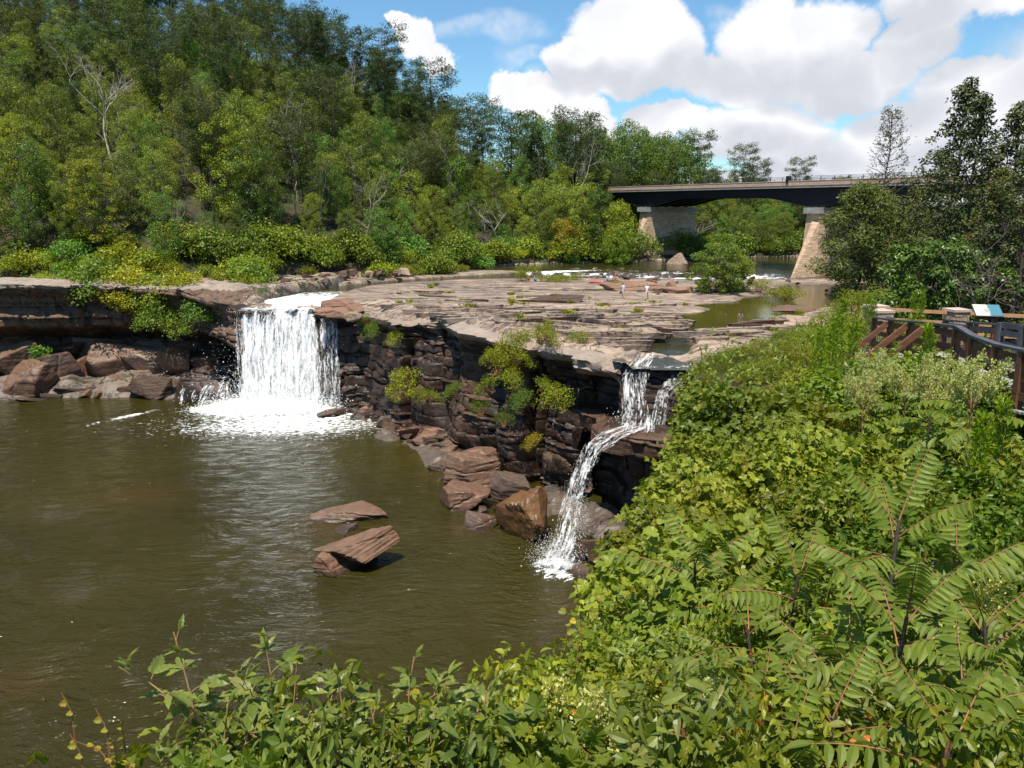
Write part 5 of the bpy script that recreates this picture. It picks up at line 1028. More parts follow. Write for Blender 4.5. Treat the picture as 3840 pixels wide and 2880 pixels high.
# hanging and clinging plants on the cliffs
def cling(u, v, Y, s, lb, k=0, c=(1, 1, 1), group=None, drop=.5):
    p = px(u, v, Y=Y); m = (B1, B2, B3)[k]; return plant('cliff_plant', m, lb, 'plant', (p.x, p.y, p.z - s * drop), group, ('stems', 'foliage'), u, s, c, (.7, 0))
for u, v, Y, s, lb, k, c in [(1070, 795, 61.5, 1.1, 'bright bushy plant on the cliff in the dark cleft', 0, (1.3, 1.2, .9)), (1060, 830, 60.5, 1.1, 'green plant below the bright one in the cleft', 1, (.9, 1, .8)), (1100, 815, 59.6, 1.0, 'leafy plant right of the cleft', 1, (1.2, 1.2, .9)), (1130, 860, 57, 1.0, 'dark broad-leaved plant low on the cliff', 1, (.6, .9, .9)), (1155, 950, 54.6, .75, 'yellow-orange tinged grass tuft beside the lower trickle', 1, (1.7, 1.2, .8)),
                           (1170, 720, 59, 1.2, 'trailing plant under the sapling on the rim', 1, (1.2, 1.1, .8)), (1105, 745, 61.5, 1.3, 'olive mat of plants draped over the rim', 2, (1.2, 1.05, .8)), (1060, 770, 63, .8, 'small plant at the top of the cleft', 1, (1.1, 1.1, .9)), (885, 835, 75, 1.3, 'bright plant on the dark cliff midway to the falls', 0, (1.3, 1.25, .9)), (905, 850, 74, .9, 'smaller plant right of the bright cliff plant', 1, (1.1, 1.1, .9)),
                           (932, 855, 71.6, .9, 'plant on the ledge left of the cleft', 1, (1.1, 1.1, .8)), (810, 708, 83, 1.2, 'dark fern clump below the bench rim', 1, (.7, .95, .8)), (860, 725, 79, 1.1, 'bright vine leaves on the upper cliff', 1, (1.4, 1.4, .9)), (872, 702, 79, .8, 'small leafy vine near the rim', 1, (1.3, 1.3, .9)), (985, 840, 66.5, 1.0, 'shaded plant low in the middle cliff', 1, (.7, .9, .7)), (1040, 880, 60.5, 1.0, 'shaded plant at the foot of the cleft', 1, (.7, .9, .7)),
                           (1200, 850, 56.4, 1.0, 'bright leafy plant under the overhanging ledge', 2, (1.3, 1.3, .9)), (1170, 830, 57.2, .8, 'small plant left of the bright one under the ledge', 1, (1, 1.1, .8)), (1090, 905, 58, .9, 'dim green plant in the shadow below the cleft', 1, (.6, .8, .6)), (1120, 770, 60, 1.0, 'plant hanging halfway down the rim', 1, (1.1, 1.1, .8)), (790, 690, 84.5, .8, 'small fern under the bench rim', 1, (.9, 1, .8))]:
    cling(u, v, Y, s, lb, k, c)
HG = make_bush(80, 2.1, 2.6, 2600, .22, M_leaf, 'quad', ncl=22)
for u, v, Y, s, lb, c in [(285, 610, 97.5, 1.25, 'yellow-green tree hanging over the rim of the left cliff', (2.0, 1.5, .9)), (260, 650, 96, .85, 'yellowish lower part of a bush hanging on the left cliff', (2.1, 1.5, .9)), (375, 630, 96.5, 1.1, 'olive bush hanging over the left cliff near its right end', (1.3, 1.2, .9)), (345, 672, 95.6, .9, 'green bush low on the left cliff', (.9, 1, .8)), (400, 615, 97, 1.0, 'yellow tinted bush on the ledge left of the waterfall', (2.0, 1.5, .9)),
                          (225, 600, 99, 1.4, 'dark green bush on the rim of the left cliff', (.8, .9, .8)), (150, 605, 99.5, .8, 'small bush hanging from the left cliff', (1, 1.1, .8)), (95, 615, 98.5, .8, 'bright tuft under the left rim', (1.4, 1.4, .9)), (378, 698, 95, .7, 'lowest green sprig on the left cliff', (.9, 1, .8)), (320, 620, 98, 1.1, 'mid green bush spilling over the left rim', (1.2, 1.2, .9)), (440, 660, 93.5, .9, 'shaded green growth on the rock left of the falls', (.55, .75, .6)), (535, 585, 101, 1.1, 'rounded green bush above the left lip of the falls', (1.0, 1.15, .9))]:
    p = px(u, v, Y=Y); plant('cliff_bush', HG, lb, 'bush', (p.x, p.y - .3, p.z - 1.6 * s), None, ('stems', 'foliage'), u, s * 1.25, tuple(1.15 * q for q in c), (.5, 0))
p = px(113, 780, z=-8.5); plant('shrub', make_broadleaf(81, 2.6, 1.5, .1, 26, 60, .26, .5, M_leaf, kind='ovate'), 'feathery green sapling growing among the left boulders', 'shrub', (p.x, p.y - .6, -9.2), None, TC, 0, 1.05, (.8, 1.2, .9))
rg = np.random.RandomState(9)
for i in range(60):
    u = rg.uniform(-10, 560); Y = rg.uniform(98, 105); p = px(u, 590, Y=Y); z = gz(p.x, p.y)
    plant('shrub', (B2, B3, LOW[1])[i % 3], 'low olive shrub on the shelf above the left cliff', 'shrub', (p.x, p.y, z), 'low shrubs on the shelf above the left cliff', ('stems', 'foliage'), i, rg.uniform(.8, 1.7), (1.15, 1.1, .85))
# ------------------------------------------------------------------ shrubs of the near slope
V1 = make_bush(82, 1.15, 1.6, 3600, .105, M_bright, 'ovate', ncl=26, up=.35, clr=.33); V2 = make_bush(83, 1.25, 1.7, 3400, .085, M_bright, 'small', ncl=26, clr=.33)
V3 = make_bush(84, .95, 1.9, 1500, .155, M_lobed, 'lobed', ncl=24, up=.4, clr=.34, flat=.9); V4 = make_bush(85, .9, 1.5, 1300, .125, M_lobed, 'heart', ncl=22, up=.4, clr=.34, flat=.9)
V6 = make_bush(88, .7, 1.15, 2300, .085, M_bramble, 'leaflet', ncl=20, up=.3, clr=.38); V7 = make_bush(89, .65, 1.1, 1500, .075, M_lobed, 'lobed', ncl=18, up=.4, clr=.38); V5 = make_bush(86, .7, 1.1, 3000, .060, M_bright, 'ovate', ncl=20, up=.35, clr=.36)
def shrubs(rows, mesh, h0, label, group, wide=1.0, color=None, jit=22, seed=0, name='shrub'):
    r = np.random.RandomState(seed)
    for (u0, u1, v0, v1, Y0, Y1, n) in rows:
        for i in range(n):
            q = (i + .5) / n; u = u0 + (u1 - u0) * q + r.uniform(-jit, jit); v = v0 + (v1 - v0) * q + r.uniform(-.9, 2.0) * jit * (24 / (Y0 + 12)) ; Y = Y0 + (Y1 - Y0) * q + r.uniform(-.5, .5)
            b = r.uniform(.7, 1.25); c = tuple(np.array(color or (1, 1, 1)) * np.array([b * r.uniform(.85, 1.15), b, b * r.uniform(.8, 1.2)]))
            place(name, (mesh if mesh is not V5 else (V5, V6, V5, V7)[(i * 7 + int(v0)) % 4]), h0, u, v, Y, label, 'shrub', group, wide=wide * r.uniform(.85, 1.2), rz=r.uniform(0, 6), color=c)
shrubs([(1535, 1840, 745, 700, 31, 35, 9), (1535, 1800, 785, 735, 27, 30, 9), (1800, 1960, 672, 690, 37, 33, 5), (1840, 2212, 610, 620, 46, 44, 9), (1620, 1800, 720, 690, 38, 40, 5)], V2, 1.7, 'dense small-leaved shrub between the rock bench and the boardwalk', 'small-leaved shrubs between the bench and the boardwalk', 1.0, seed=1)
shrubs([(1525, 1800, 850, 800, 21, 23, 9), (1500, 1550, 900, 810, 19, 20, 4), (1480, 1700, 945, 880, 16, 18, 7)], V1, 1.6, 'bushy shrub crowding the edge beside the small waterfall', 'bushy shrubs beside the small waterfall', 1.0, seed=2)
shrubs([(1480, 1840, 960, 880, 12.5, 13.5, 9), (1440, 1800, 1010, 960, 10.3, 11.3, 8), (1400, 1760, 1080, 1040, 8.6, 9.6, 8), (1560, 1800, 860, 840, 15, 15.5, 5)], V3, 1.7, 'lobed-leaved sapling in the middle of the green thicket', 'lobed-leaved saplings in the thicket', 1.0, seed=3, name='sapling')
shrubs([(1370, 1700, 1180, 1150, 7.0, 7.8, 7), (1360, 1560, 1290, 1260, 5.7, 6.2, 5), (1800, 2212, 960, 930, 11, 12, 8)], V4, 1.4, 'heart-leaved shrub at the lower edge of the thicket', 'heart-leaved shrubs in the thicket', 1.0, seed=4)
shrubs([(1850, 2110, 778, 790, 16.5, 14.5, 6), (1840, 2230, 860, 840, 15, 14, 8), (1850, 2230, 1050, 1000, 8.6, 8.6, 7), (1750, 2240, 1180, 1120, 6.6, 6.8, 8)], V1, 1.6, 'green shrub below the boardwalk', 'green shrubs below the boardwalk', .95, seed=5, color=(.7, .85, .8))
shrubs([(1230, 1500, 1400, 1400, 4.6, 4.8, 5), (1150, 1500, 1470, 1460, 3.9, 4.1, 6), (1500, 2220, 1330, 1300, 5.2, 5.2, 9), (1500, 2240, 1440, 1430, 4.2, 4.2, 8), (1150, 2250, 1540, 1560, 3.4, 3.2, 12), (1050, 2250, 1640, 1640, 2.9, 2.8, 11)], V5, 1.0, 'fine-leaved undergrowth shrub at the bottom of the thicket', 'undergrowth shrubs at the bottom', .8, seed=6, jit=16)
# ground cover that nobody could count
def cover(n, seed):
    r = np.random.RandomState(seed); Yc = 2.4 * (34 / 2.4) ** (r.rand(n) ** .8); Xc = Yc * r.uniform(-.5, 1.3, n); P_ = np.stack([Xc, Yc], 1); ok = ~inpoly(P_, GORGE); d = seg(P_, RIM)[0]; Xc, Yc, d = Xc[ok], Yc[ok], d[ok]
    z = terrain(Xc, Yc, False)[0] + np.abs(r.normal(size=len(Xc))) * (.16 + .02 * Yc) + .02; m = MB()
    place_leaves(m, 'small', np.stack([Xc, Yc, z], 1), unit(r.normal(size=(len(Xc), 3)) + [0, 0, -.1]), unit(r.normal(size=(len(Xc), 3)) * .5 + [0, -.2, 1.]), (.04 + .006 * Yc) * r.uniform(.7, 1.3, len(Xc))); return m
o = cover(44000, 3).obj('undergrowth', M_leaf); tag(o, 'dense green ground cover between the shrubs of the near slope', 'ground cover', kind='stuff')
# leafy creepers that spill over the near gorge wall
def creeper(n, seed):
    r = np.random.RandomState(seed); q = r.uniform(29.2, 39.5, n); I = np.arange(len(RIM)); x = np.interp(q, I, RIM[:, 0]); y = np.interp(q, I, RIM[:, 1]); zt = np.interp(q, I, RIM[:, 2])
    d = np.stack([np.interp(q + .2, I, RIM[:, 0]) - x, np.interp(q + .2, I, RIM[:, 1]) - y], 1); d /= np.linalg.norm(d, axis=1)[:, None] + 1e-9; N = np.stack([d[:, 1], -d[:, 0]], 1)
    k = r.rand(n) ** 1.3; dep = k * (1.4 + .7 * vn(q * 2, 0, 0, 3)); o_ = r.uniform(-.9, .35, n) + .3 * vn(q * 3, dep * .7, 0, 5) - .2 * dep
    P3 = np.stack([x + N[:, 0] * o_, y + N[:, 1] * o_, zt + .25 - dep + r.normal(size=n) * .15], 1); m = MB()
    nr = unit(np.stack([N[:, 0], N[:, 1], np.full(n, .8)], 1) + r.normal(size=(n, 3)) * .4); place_leaves(m, 'heart', P3, unit(np.cross(nr, r.normal(size=(n, 3))) + [0, 0, -.5]), nr, r.uniform(.07, .13, n)); return m
tag(creeper(15000, 8).obj('creeper', M_bright), 'tangled leafy creepers spilling over the near gorge edge', 'creeper', kind='stuff')
# ------------------------------------------------------------------ plants with large compound leaves (sumac and its kin)
def compound(mb_leaf, mb_st, base, d, L, pairs, ll, rs, droop=.35, kind='leaflet', ld=.45, n=9):
    """one feather-shaped leaf: a red stalk with paired leaflets"""
    d = unit(np.array(d, float)); q = np.linspace(0, 1, n); P = np.array(base)[None] + d[None] * (q * L)[:, None]; P[:, 2] -= droop * L * q ** 2 * 1.0 - .10 * L * q
    mb_st.tube(P, np.linspace(.0035, .0012, n) * (1 + L), 4, cap=False)
    k = np.repeat(np.linspace(.22, .97, pairs), 2); sg = np.tile([-1., 1.], pairs); p = np.stack([np.interp(k, q, P[:, c]) for c in range(3)], 1); T = unit(np.stack([np.interp(k, q, np.gradient(P[:, c])) for c in range(3)], 1))
    S = unit(np.cross(T, [0, 0, 1.])); U = np.cross(S, T); ax = unit(S * sg[:, None] * 1.0 + T * .45 + np.array([0, 0, -1.]) * ld + rs.normal(size=p.shape) * .09); nr = unit(U + S * sg[:, None] * .35 + rs.normal(size=p.shape) * .12)
    sz = ll * (1 - .45 * np.abs(k - .5) ** 1.5 * 2) * rs.uniform(.88, 1.1, len(k)); place_leaves(mb_leaf, kind, p, ax, nr, sz); place_leaves(mb_leaf, kind, P[-1:], T[-1:], U[-1:], ll * .9)
def make_sumac(seed, h=1.5, n=11, L=.5, ll=.115, pairs=9, lean=(0.1, 0), flower=False, tier=.6):
    rs = np.random.RandomState(seed); S = MB(); K = MB(); F = MB(); B = MB()
    tk = bend((0, 0, -.3), (lean[0] * h, lean[1] * h, h), 7, 0, rs, .015); S.tube(tk, np.linspace(.016, .008, 7) * (.7 + h * .3), 6)
    for i in range(n):
        q = 1 - tier * (i / n) ** 1.2; z = h * q; b = np.array([np.interp(z, tk[:, 2], tk[:, 0]), np.interp(z, tk[:, 2], tk[:, 1]), z]); th = i * 2.399 + rs.rand() * .4
        el = np.interp(i / n, [0, .25, 1], [1.0, .45, .10]) + rs.normal() * .08; compound(F, K, b, (math.cos(th) * math.cos(el), math.sin(th) * math.cos(el), math.sin(el)), L * rs.uniform(.8, 1.15) * (.7 if i < 2 else 1), pairs, ll * (.75 if i < 2 else 1), rs, np.interp(i / n, [0, 1], [.2, .55]))
    if flower:
        for j in range(90):
            a = rs.rand() * 6.28; r_ = rs.rand() * .16; zz = rs.rand(); c = tk[-1] + np.array([math.cos(a) * r_ * (1 - zz * .6), math.sin(a) * r_ * (1 - zz * .6), .02 + zz * .30]); d = unit(rs.normal(size=(6, 3)) + [0, 0, .4]); place_leaves(B, 'quad', c + rs.normal(size=(6, 3)) * .012, d, unit(rs.normal(size=(6, 3))), .022)
    r_ = [S.mesh('stem', M_bark, True), K.mesh('leaf_stalks', M_stem, True), F.mesh('foliage', M_sumac)]
    return r_ + ([B.mesh('blossom', M_flower)] if flower else [])
SN = ('stem', 'leaf_stalks', 'foliage', 'blossom')
SU = [make_sumac(90, 1.6, 13, .62, .128, 11, (.12, .0)), make_sumac(91, 1.3, 12, .56, .118, 10, (-.1, .05)), make_sumac(92, 1.1, 12, .50, .115, 9, (.05, -.1)), make_sumac(93, 1.2, 10, .40, .085, 9, (0, 0), True)]
SH = (1.75, 1.45, 1.25, 1.5)
for i, (u, v, Y, k, rz, lb) in enumerate([(1885, 1075, 4.6, 0, .3, 'tallest sumac spreading long red-stalked leaves in the middle of the thicket'), (1700, 1165, 4.9, 1, 2.2, 'sumac left of the tallest one with leaves drooping towards the water'), (1560, 1200, 5.4, 1, 3.6, 'sumac whose leaves reach out over the pool edge'),
        (1990, 1240, 3.6, 0, 4.0, 'sumac with broad arching leaves at the right'), (1780, 1370, 3.5, 2, 1.0, 'sumac below the tallest one with fine drooping leaflets'), (2120, 1440, 2.9, 1, 5.0, 'big-leaved sumac in the lower right corner'), (1880, 1480, 2.9, 1, .5, 'sumac at the bottom right with leaves seen from above'),
        (1640, 1330, 4.2, 2, 2.8, 'small sumac at the lower middle of the thicket'), (2200, 1300, 3.8, 2, 3.3, 'sumac cut by the right edge'), (1480, 1180, 5.6, 2, 1.9, 'sumac at the left rim of the thicket over the dark shore rocks'), (2090, 1150, 4.8, 1, 1.3, 'sumac behind the broad arching one at the right'), (1610, 1440, 3.4, 2, .2, 'sumac low in the middle of the bottom thicket'), (2060, 1560, 2.5, 2, 2.2, 'sumac cut by the lower edge at the right'), (1760, 1590, 2.7, 2, 4.4, 'sumac cut by the lower edge right of the middle')]):
    place('sumac', SU[k], SH[k], u, v, Y, lb, 'sumac', names=SN, rz=rz, color=(1, 1, 1))
for i, (u, v, Y, rz, lb, c) in enumerate([(1290, 1500, 3.0, 1, 'flowering sumac with a greenish panicle at the bottom middle', (1.1, 1.1, .9)), (1550, 1460, 3.4, 3, 'flowering sumac in the shade right of the bottom middle', (.9, 1, .9)), (2140, 1240, 4.6, 2, 'flowering sumac with yellow panicle near the right edge', (1.3, 1.2, .9)), (2060, 1360, 4.0, 5, 'flowering sumac between the two right sumacs', (1.2, 1.2, .9)), (1195, 1470, 3.3, 4, 'flowering sumac left of the bottom middle one', (1.1, 1.1, .8))]):
    place('sumac', SU[3], SH[3], u, v, Y, lb, 'sumac', names=SN, rz=rz, color=c)
# tall plants with cream panicles beside the boardwalk
def make_aralia(seed, h=2.0, fl=1.0):
    rs = np.random.RandomState(seed); S = MB(); K = MB(); F = MB(); B = MB(); tk = bend((0, 0, -.3), (.05, 0, h * .72), 6, 0, rs, .02); S.tube(tk, np.linspace(.03, .016, 6), 6)
    for i in range(12):
        z = h * (.72 - .03 * i); th = i * 2.399; el = .35 - .04 * i; compound(F, K, (tk[-1][0], tk[-1][1], z), (math.cos(th) * math.cos(el), math.sin(th) * math.cos(el), math.sin(el)), .75, 9, .15, rs, .35, 'ovate', .25)
    for i in range(16):
        th = i * 2.399; L = fl * rs.uniform(.25, .55); e = tk[-1] + np.array([math.cos(th) * L * .8, math.sin(th) * L * .8, rs.uniform(.12, .6) * fl]); br = bend(tk[-1], e, 5, .05); K.tube(br, np.linspace(.008, .003, 5), 4, cap=False)
        for j in range(26):
            c = br[1 + rs.randint(4)] * .35 + br[-1] * .65 + rs.normal(size=3) * .05 * fl + [0, 0, .02]; d = unit(rs.normal(size=(9, 3)) + [0, 0, .3]); place_leaves(B, 'quad', np.repeat(c[None], 9, 0) + rs.normal(size=(9, 3)) * .014, d, unit(rs.normal(size=(9, 3))), .030)
    return [S.mesh('stem', M_cane, True), K.mesh('leaf_stalks', M_cane, True), F.mesh('foliage', M_sumac), B.mesh('blossom', M_flower)]
AR = [make_aralia(95, 2.2), make_aralia(96, 2.0, .9)]
for i, (u, v, Y, lb) in enumerate([(1885, 785, 12.6, 'plant topped by a wide cream panicle left of the boardwalk braces'), (1965, 775, 12.0, 'plant with cream panicle in front of the braced railing'), (2030, 800, 11.0, 'small cream panicle below the railing corner'), (2125, 755, 9.5, 'tall cream panicle in front of the curved dark railing'), (1870, 825, 12.0, 'lowest cream panicle at the left of the blossoms')]):
    place('flowering_shrub', AR[i % 2], 2.05, u, v, Y, lb, 'flowering shrub', names=SN, rz=i, color=(.9, .95, .8), wide=.68)
# feathery weeds
def make_feather(seed, h=1.8):
    rs = np.random.RandomState(seed); S = MB(); F = MB(); tk = bend((0, 0, -.2), (.08, .02, h), 8, 0, rs, .02); S.tube(tk, np.linspace(.009, .003, 8), 4)
    n = 620; q = rs.rand(n) ** .8; z = h * (.12 + .88 * q); th = rs.rand(n) * 6.28; r_ = .24 * (1.1 - q) + .02; b = np.stack([np.interp(z, tk[:, 2], tk[:, 0]), np.interp(z, tk[:, 2], tk[:, 1]), z], 1); d = np.stack([np.cos(th), np.sin(th), rs.uniform(.2, 1.3, n)], 1)
    place_leaves(F, 'needle', b + unit(d) * (r_ * rs.rand(n))[:, None], unit(d + rs.normal(size=(n, 3)) * .3), unit(rs.normal(size=(n, 3))), .095); return [S.mesh('stem', M_green_stem, True), F.mesh('foliage', M_bright)]
FE = [make_feather(97), make_feather(98, 1.6)]
for i, (u, v, Y) in enumerate([(1818, 650, 18), (1800, 690, 17.5), (1840, 700, 17), (1775, 712, 17), (2012, 700, 14.5), (1880, 640, 30), (1893, 652, 30), (1990, 628, 31), (1978, 634, 31), (2110, 900, 9), (2190, 860, 9.4)]):
    place('feathery_weed', FE[i % 2], 1.8 - .2 * (i % 2), u, v, Y, 'tall feathery bright green weed among the shrubs by the boardwalk', 'weed', 'feathery weeds by the boardwalk', ('stem', 'foliage'), rz=i, color=(1.0, 1.25, .6), wide=.8, tilt=(0, .1 * math.sin(i * 2)))
# ------------------------------------------------------------------ brambles and vines in front
def make_bramble(seed, h=1.1, n=13, ll=.085, lean=(.1, .0), side=4):
    rs = np.random.RandomState(seed); S = MB(); F = MB()
    def cane(a, b, k, r0):
        tk = bend(a, b, 8, .02, rs, .012); S.tube(tk, np.linspace(r0, r0 * .35, 8), 6)
        for i in range(k):
            q = .12 + .88 * (i + .5) / k; p = np.array([np.interp(q * 7, range(8), tk[:, c]) for c in range(3)]); th = i * 2.399 + rs.rand(); el = rs.uniform(.1, .8) if i < k - 2 else 1.2; d = np.array([math.cos(th) * math.cos(el), math.sin(th) * math.cos(el), math.sin(el)]); e = p + d * .045 * rs.uniform(.7, 1.3); S.tube(np.array([p, (p + e) / 2 + [0, 0, .004], e]), .0016, 4, cap=False)
            s = np.cross(d, [0, 0, 1.]); s /= np.linalg.norm(s) + 1e-9; m = 5 if rs.rand() < .6 else 3
            for j in range(m):
                a_ = (j - (m - 1) / 2) * .62; ax = unit(d * math.cos(a_) + s * math.sin(a_) + np.array([0, 0, -.18]) + rs.normal(size=3) * .1); nr = unit(np.array([0, 0, 1.]) + d * -.35 + rs.normal(size=3) * .22); place_leaves(F, 'serrate', e[None], ax[None], nr[None], ll * rs.uniform(.75, 1.2) * (1 - .2 * abs(a_)) * (.65 if i >= k - 2 else 1))
        return tk
    tk = cane((0, 0, -.35), (lean[0], lean[1], h), n, .0075)
    for j in range(side):
        b = tk[2 + j]; th = j * 2.2 + seed; cane(b, b + np.array([math.cos(th) * .26, math.sin(th) * .2, .24 + .1 * rs.rand()]), 6, .004)
    return [S.mesh('cane', M_cane, True), F.mesh('foliage', M_bramble)]
BM = [make_bramble(110, 1.1, 17, .12, (-.26, 0)), make_bramble(111, .95, 16, .125, (-.12, .05)), make_bramble(112, .8, 14, .115, (.1, .05)), make_bramble(113, 1.0, 16, .12, (.22, 0))]
for i, (u, v, Y, k, lb) in enumerate([(372, 1335, 2.75, 0, 'tallest bramble cane at the left reaching over the brown water'), (560, 1360, 2.8, 1, 'bramble shoot right of the tallest cane'), (640, 1400, 2.75, 3, 'leafy bramble with large pleated leaves'), (720, 1440, 2.6, 1, 'broad-leaved bramble in the bottom middle left'), (890, 1405, 2.9, 2, 'pointed bramble shoot below the pool'), (970, 1430, 2.95, 3, 'bramble tip beside the pointed shoot'),
        (480, 1500, 2.6, 2, 'low bramble near the lower left'), (800, 1500, 2.6, 0, 'bramble leaning left at the bottom'), (600, 1540, 2.5, 2, 'bramble close to the lower edge'), (920, 1530, 2.65, 1, 'bramble among the bottom leaves'), (1050, 1480, 2.9, 2, 'bramble at the left end of the green thicket'), (700, 1570, 2.45, 3, 'short bramble at the lower edge'), (450, 1590, 2.5, 1, 'bramble in the lower left growth')]):
    p = px(u, v, Y=Y); plant('bramble', BM[k], lb, 'bramble', (p.x - (-.26, -.12, .1, .22)[k], p.y, p.z - (1.1, .95, .8, 1.0)[k] - .06), None, ('cane', 'foliage'), rz=0, s=1.0, color=(1, 1, 1))
def make_vine(seed, h=.7, n=18, ll=.05, kind='heart', mat=None, st=None, bendx=.15):
    rs = np.random.RandomState(seed); S = MB(); F = MB(); tk = bend((0, 0, -.2), (bendx, 0, h), 9, 0, rs, .02); S.tube(tk, np.linspace(.0045, .002, 9), 4)
    for i in range(n):
        q = i / n * 8; p = np.array([np.interp(q, range(9), tk[:, c]) for c in range(3)]); d = unit(rs.normal(size=3) * [1, 1, .4] + [0, -.3, .1]); place_leaves(F, kind, p[None], d[None], unit(rs.normal(size=3) * .4 + [0, -.6, .7])[None], ll * rs.uniform(.6, 1.2) * (1.1 - .5 * q / 8))
    return [S.mesh('stem', st or M_stem, True), F.mesh('foliage', mat or M_bright)]
VN = [make_vine(120, .75, 26, .06), make_vine(121, .55, 16, .038, 'heart', M_yellow, bendx=-.3), make_vine(122, .6, 18, .045, 'small', M_bright, bendx=.05)]
for i, (u, v, Y, k, lb, c) in enumerate([(1180, 1262, 3.7, 0, 'pale yellow-green vine shoot standing against the brown water', (1.7, 1.6, 1.2)), (300, 1495, 2.7, 1, 'thin vine with orange-yellow leaves trailing at the left', (1, 1, 1)), (232, 1560, 2.6, 2, 'small upright seedling at the lower left', (1, 1, 1)), (215, 1600, 2.55, 2, 'seedling beside the upright one in the corner growth', (1.1, .9, .8)), (330, 1585, 2.5, 1, 'yellow-leaved vine at the bottom left', (1, 1.2, 1)), (290, 1600, 2.5, 0, 'leafy vine in the bottom left corner', (1.2, 1.2, .8)), (1240, 1290, 4.0, 2, 'thin reddish sprig right of the pale vine shoot', (.9, .9, .8)), (380, 1530, 2.6, 1, 'vine with a few yellow leaves behind the brambles', (1, 1.1, 1)), (640, 1620, 2.35, 1, 'yellowing vine at the bottom edge', (1, 1, 1))]):
    h_ = (.75, .55, .6)[k]; p = px(u, v, Y=Y); plant('vine', VN[k], lb, 'vine', (p.x, p.y, p.z - h_), None, ('stem', 'foliage'), rz=0, s=1, color=c)
m = MB(); r = np.random.RandomState(44)
for (u, v, Y) in [(930 + 330, 1592, 2.8), (1595, 1608, 2.7), (1700, 1595, 2.8), (1600, 1420, 3.9), (1830, 1560, 2.8), (1450, 1500, 3.3)]:
    p = px(u, v, Y=Y); place_leaves(m, 'heart', np.array(p)[None] + r.normal(size=(5, 3)) * .05, unit(r.normal(size=(5, 3))), unit(r.normal(size=(5, 3)) + [0, -.6, .8]), .024)
tag(m.obj('dead_leaves', M_orange), 'scattered orange dead leaves caught in the undergrowth', 'dead leaves', kind='stuff')
# the slope right under the photographer's feet keeps low leafy growth too
shrubs([(380, 700, 1665, 1655, 2.5, 2.5, 5), (600, 1000, 1645, 1620, 2.6, 2.7, 5), (880, 1120, 1590, 1530, 3.0, 3.2, 4)], V5, 1.0, 'fine-leaved shrub under the brambles', 'fine-leaved shrubs under the brambles', .6, seed=16, jit=14)

for i in range(44):
    x = 16 + i * 3.4 + rg.uniform(-1.5, 1.5); yb = float(np.interp(x, [12, 22, 36, 60, 100, 200], [146, 150, 158, 166, 172, 185])); y = yb + rg.uniform(.5, 5)
    plant('shrub', LOW[i % 3], 'leafy shrub crowding the far river bank behind the bridge', 'shrub', (x, y, gz(x, y) - .2), 'shrubs on the far river bank behind the bridge', ('stems', 'foliage'), i, rg.uniform(1.0, 1.7), (.9, 1.0, .9))

# grass tufts rooted in the cracks of the bench
def make_tuft(seed, n=90, h=.35):
    r = np.random.RandomState(seed); m = MB(); p = r.normal(size=(n, 3)) * [.16, .12, 0]; d = unit(r.normal(size=(n, 3)) * [.5, .5, .2] + [0, 0, 1.]); place_leaves(m, 'needle', p, d, unit(r.normal(size=(n, 3))), h * r.uniform(.5, 1.2, n)); return m.mesh('grass_tuft', M_bright)
TF = [make_tuft(1), make_tuft(2, 60, .28)]
for i in range(90):
    u = rg.uniform(820, 1780); v = float(np.interp(u, [820, 1100, 1400, 1780], [668, 706, 722, 722])) - rg.uniform(2, 78) ** 1.0; p = px(u, v, z=.25); z, mk_ = terrain(np.array([p.x]), np.array([p.y]))
    if z[0] < -.2 or mk_[0][0] < .5: continue
    o = link('grass_tuft', TF[i % 2]); o.location = (p.x, p.y, z[0]); o.scale = [rg.uniform(.8, 2.6)] * 2 + [rg.uniform(.7, 1.4)]; o.rotation_euler[2] = i; o.color = (1.1, 1.0, .8, 1); tag(o, 'grass tuft growing in a crack of the rock bench', 'grass tuft', 'grass tufts on the rock bench')
# ------------------------------------------------------------------ boardwalk, pillars, panel
M_wood = plain('brown timber', (.15, .066, .034), .7, .3, 3, .25, stretch=(.4, .4, 3)); M_newwood = plain('tan timber', (.50, .27, .14), .7, .25, 3, .2); M_greywd = plain('weathered dark timber', (.085, .085, .095), .6, .35, 4, .3); M_deckwd = plain('grey deck boards', (.30, .28, .27), .75, .25, 3, .25)
def make_rubble():
    m, t, out = material('rubble stone'); P = t.node('ShaderNodeTexCoord').outputs['Object']
    W = t.vmath('ADD', t.scale(P, (1, 1, 1.35)), t.vmath('SCALE', t.noise(P, 3, 2).outputs['Color'], .25)); v = t.node('ShaderNodeTexVoronoi', None, Vector=W, Scale=4.6); e = t.node('ShaderNodeTexVoronoi', {'feature': 'DISTANCE_TO_EDGE'}, Vector=W, Scale=4.6)
    s = t.node('ShaderNodeSeparateColor', None, Color=v.outputs['Color']); c = t.mix(s.outputs[0], (.42, .24, .15), (.52, .40, .30)); c = t.mix(t.rng(t.noise(P, 12, 4).outputs[0], .3, .7, 0, .4), c, (.2, .13, .1))
    ed = t.rng(e.outputs['Distance'], .02, .07); c = t.mix(ed, (.24, .21, .18), c); b = t.node('ShaderNodeBump', None, Height=ed, Strength=.8, Distance=.04)
    bs = principled(t, Base_Color=c, Roughness=.85, Normal=b.outputs[0]); t.l.new(bs.outputs[0], out.inputs[0]); return m
M_rub = make_rubble(); M_cap = plain('pillar cap', (.50, .38, .30), .85, .2, 3, .3)
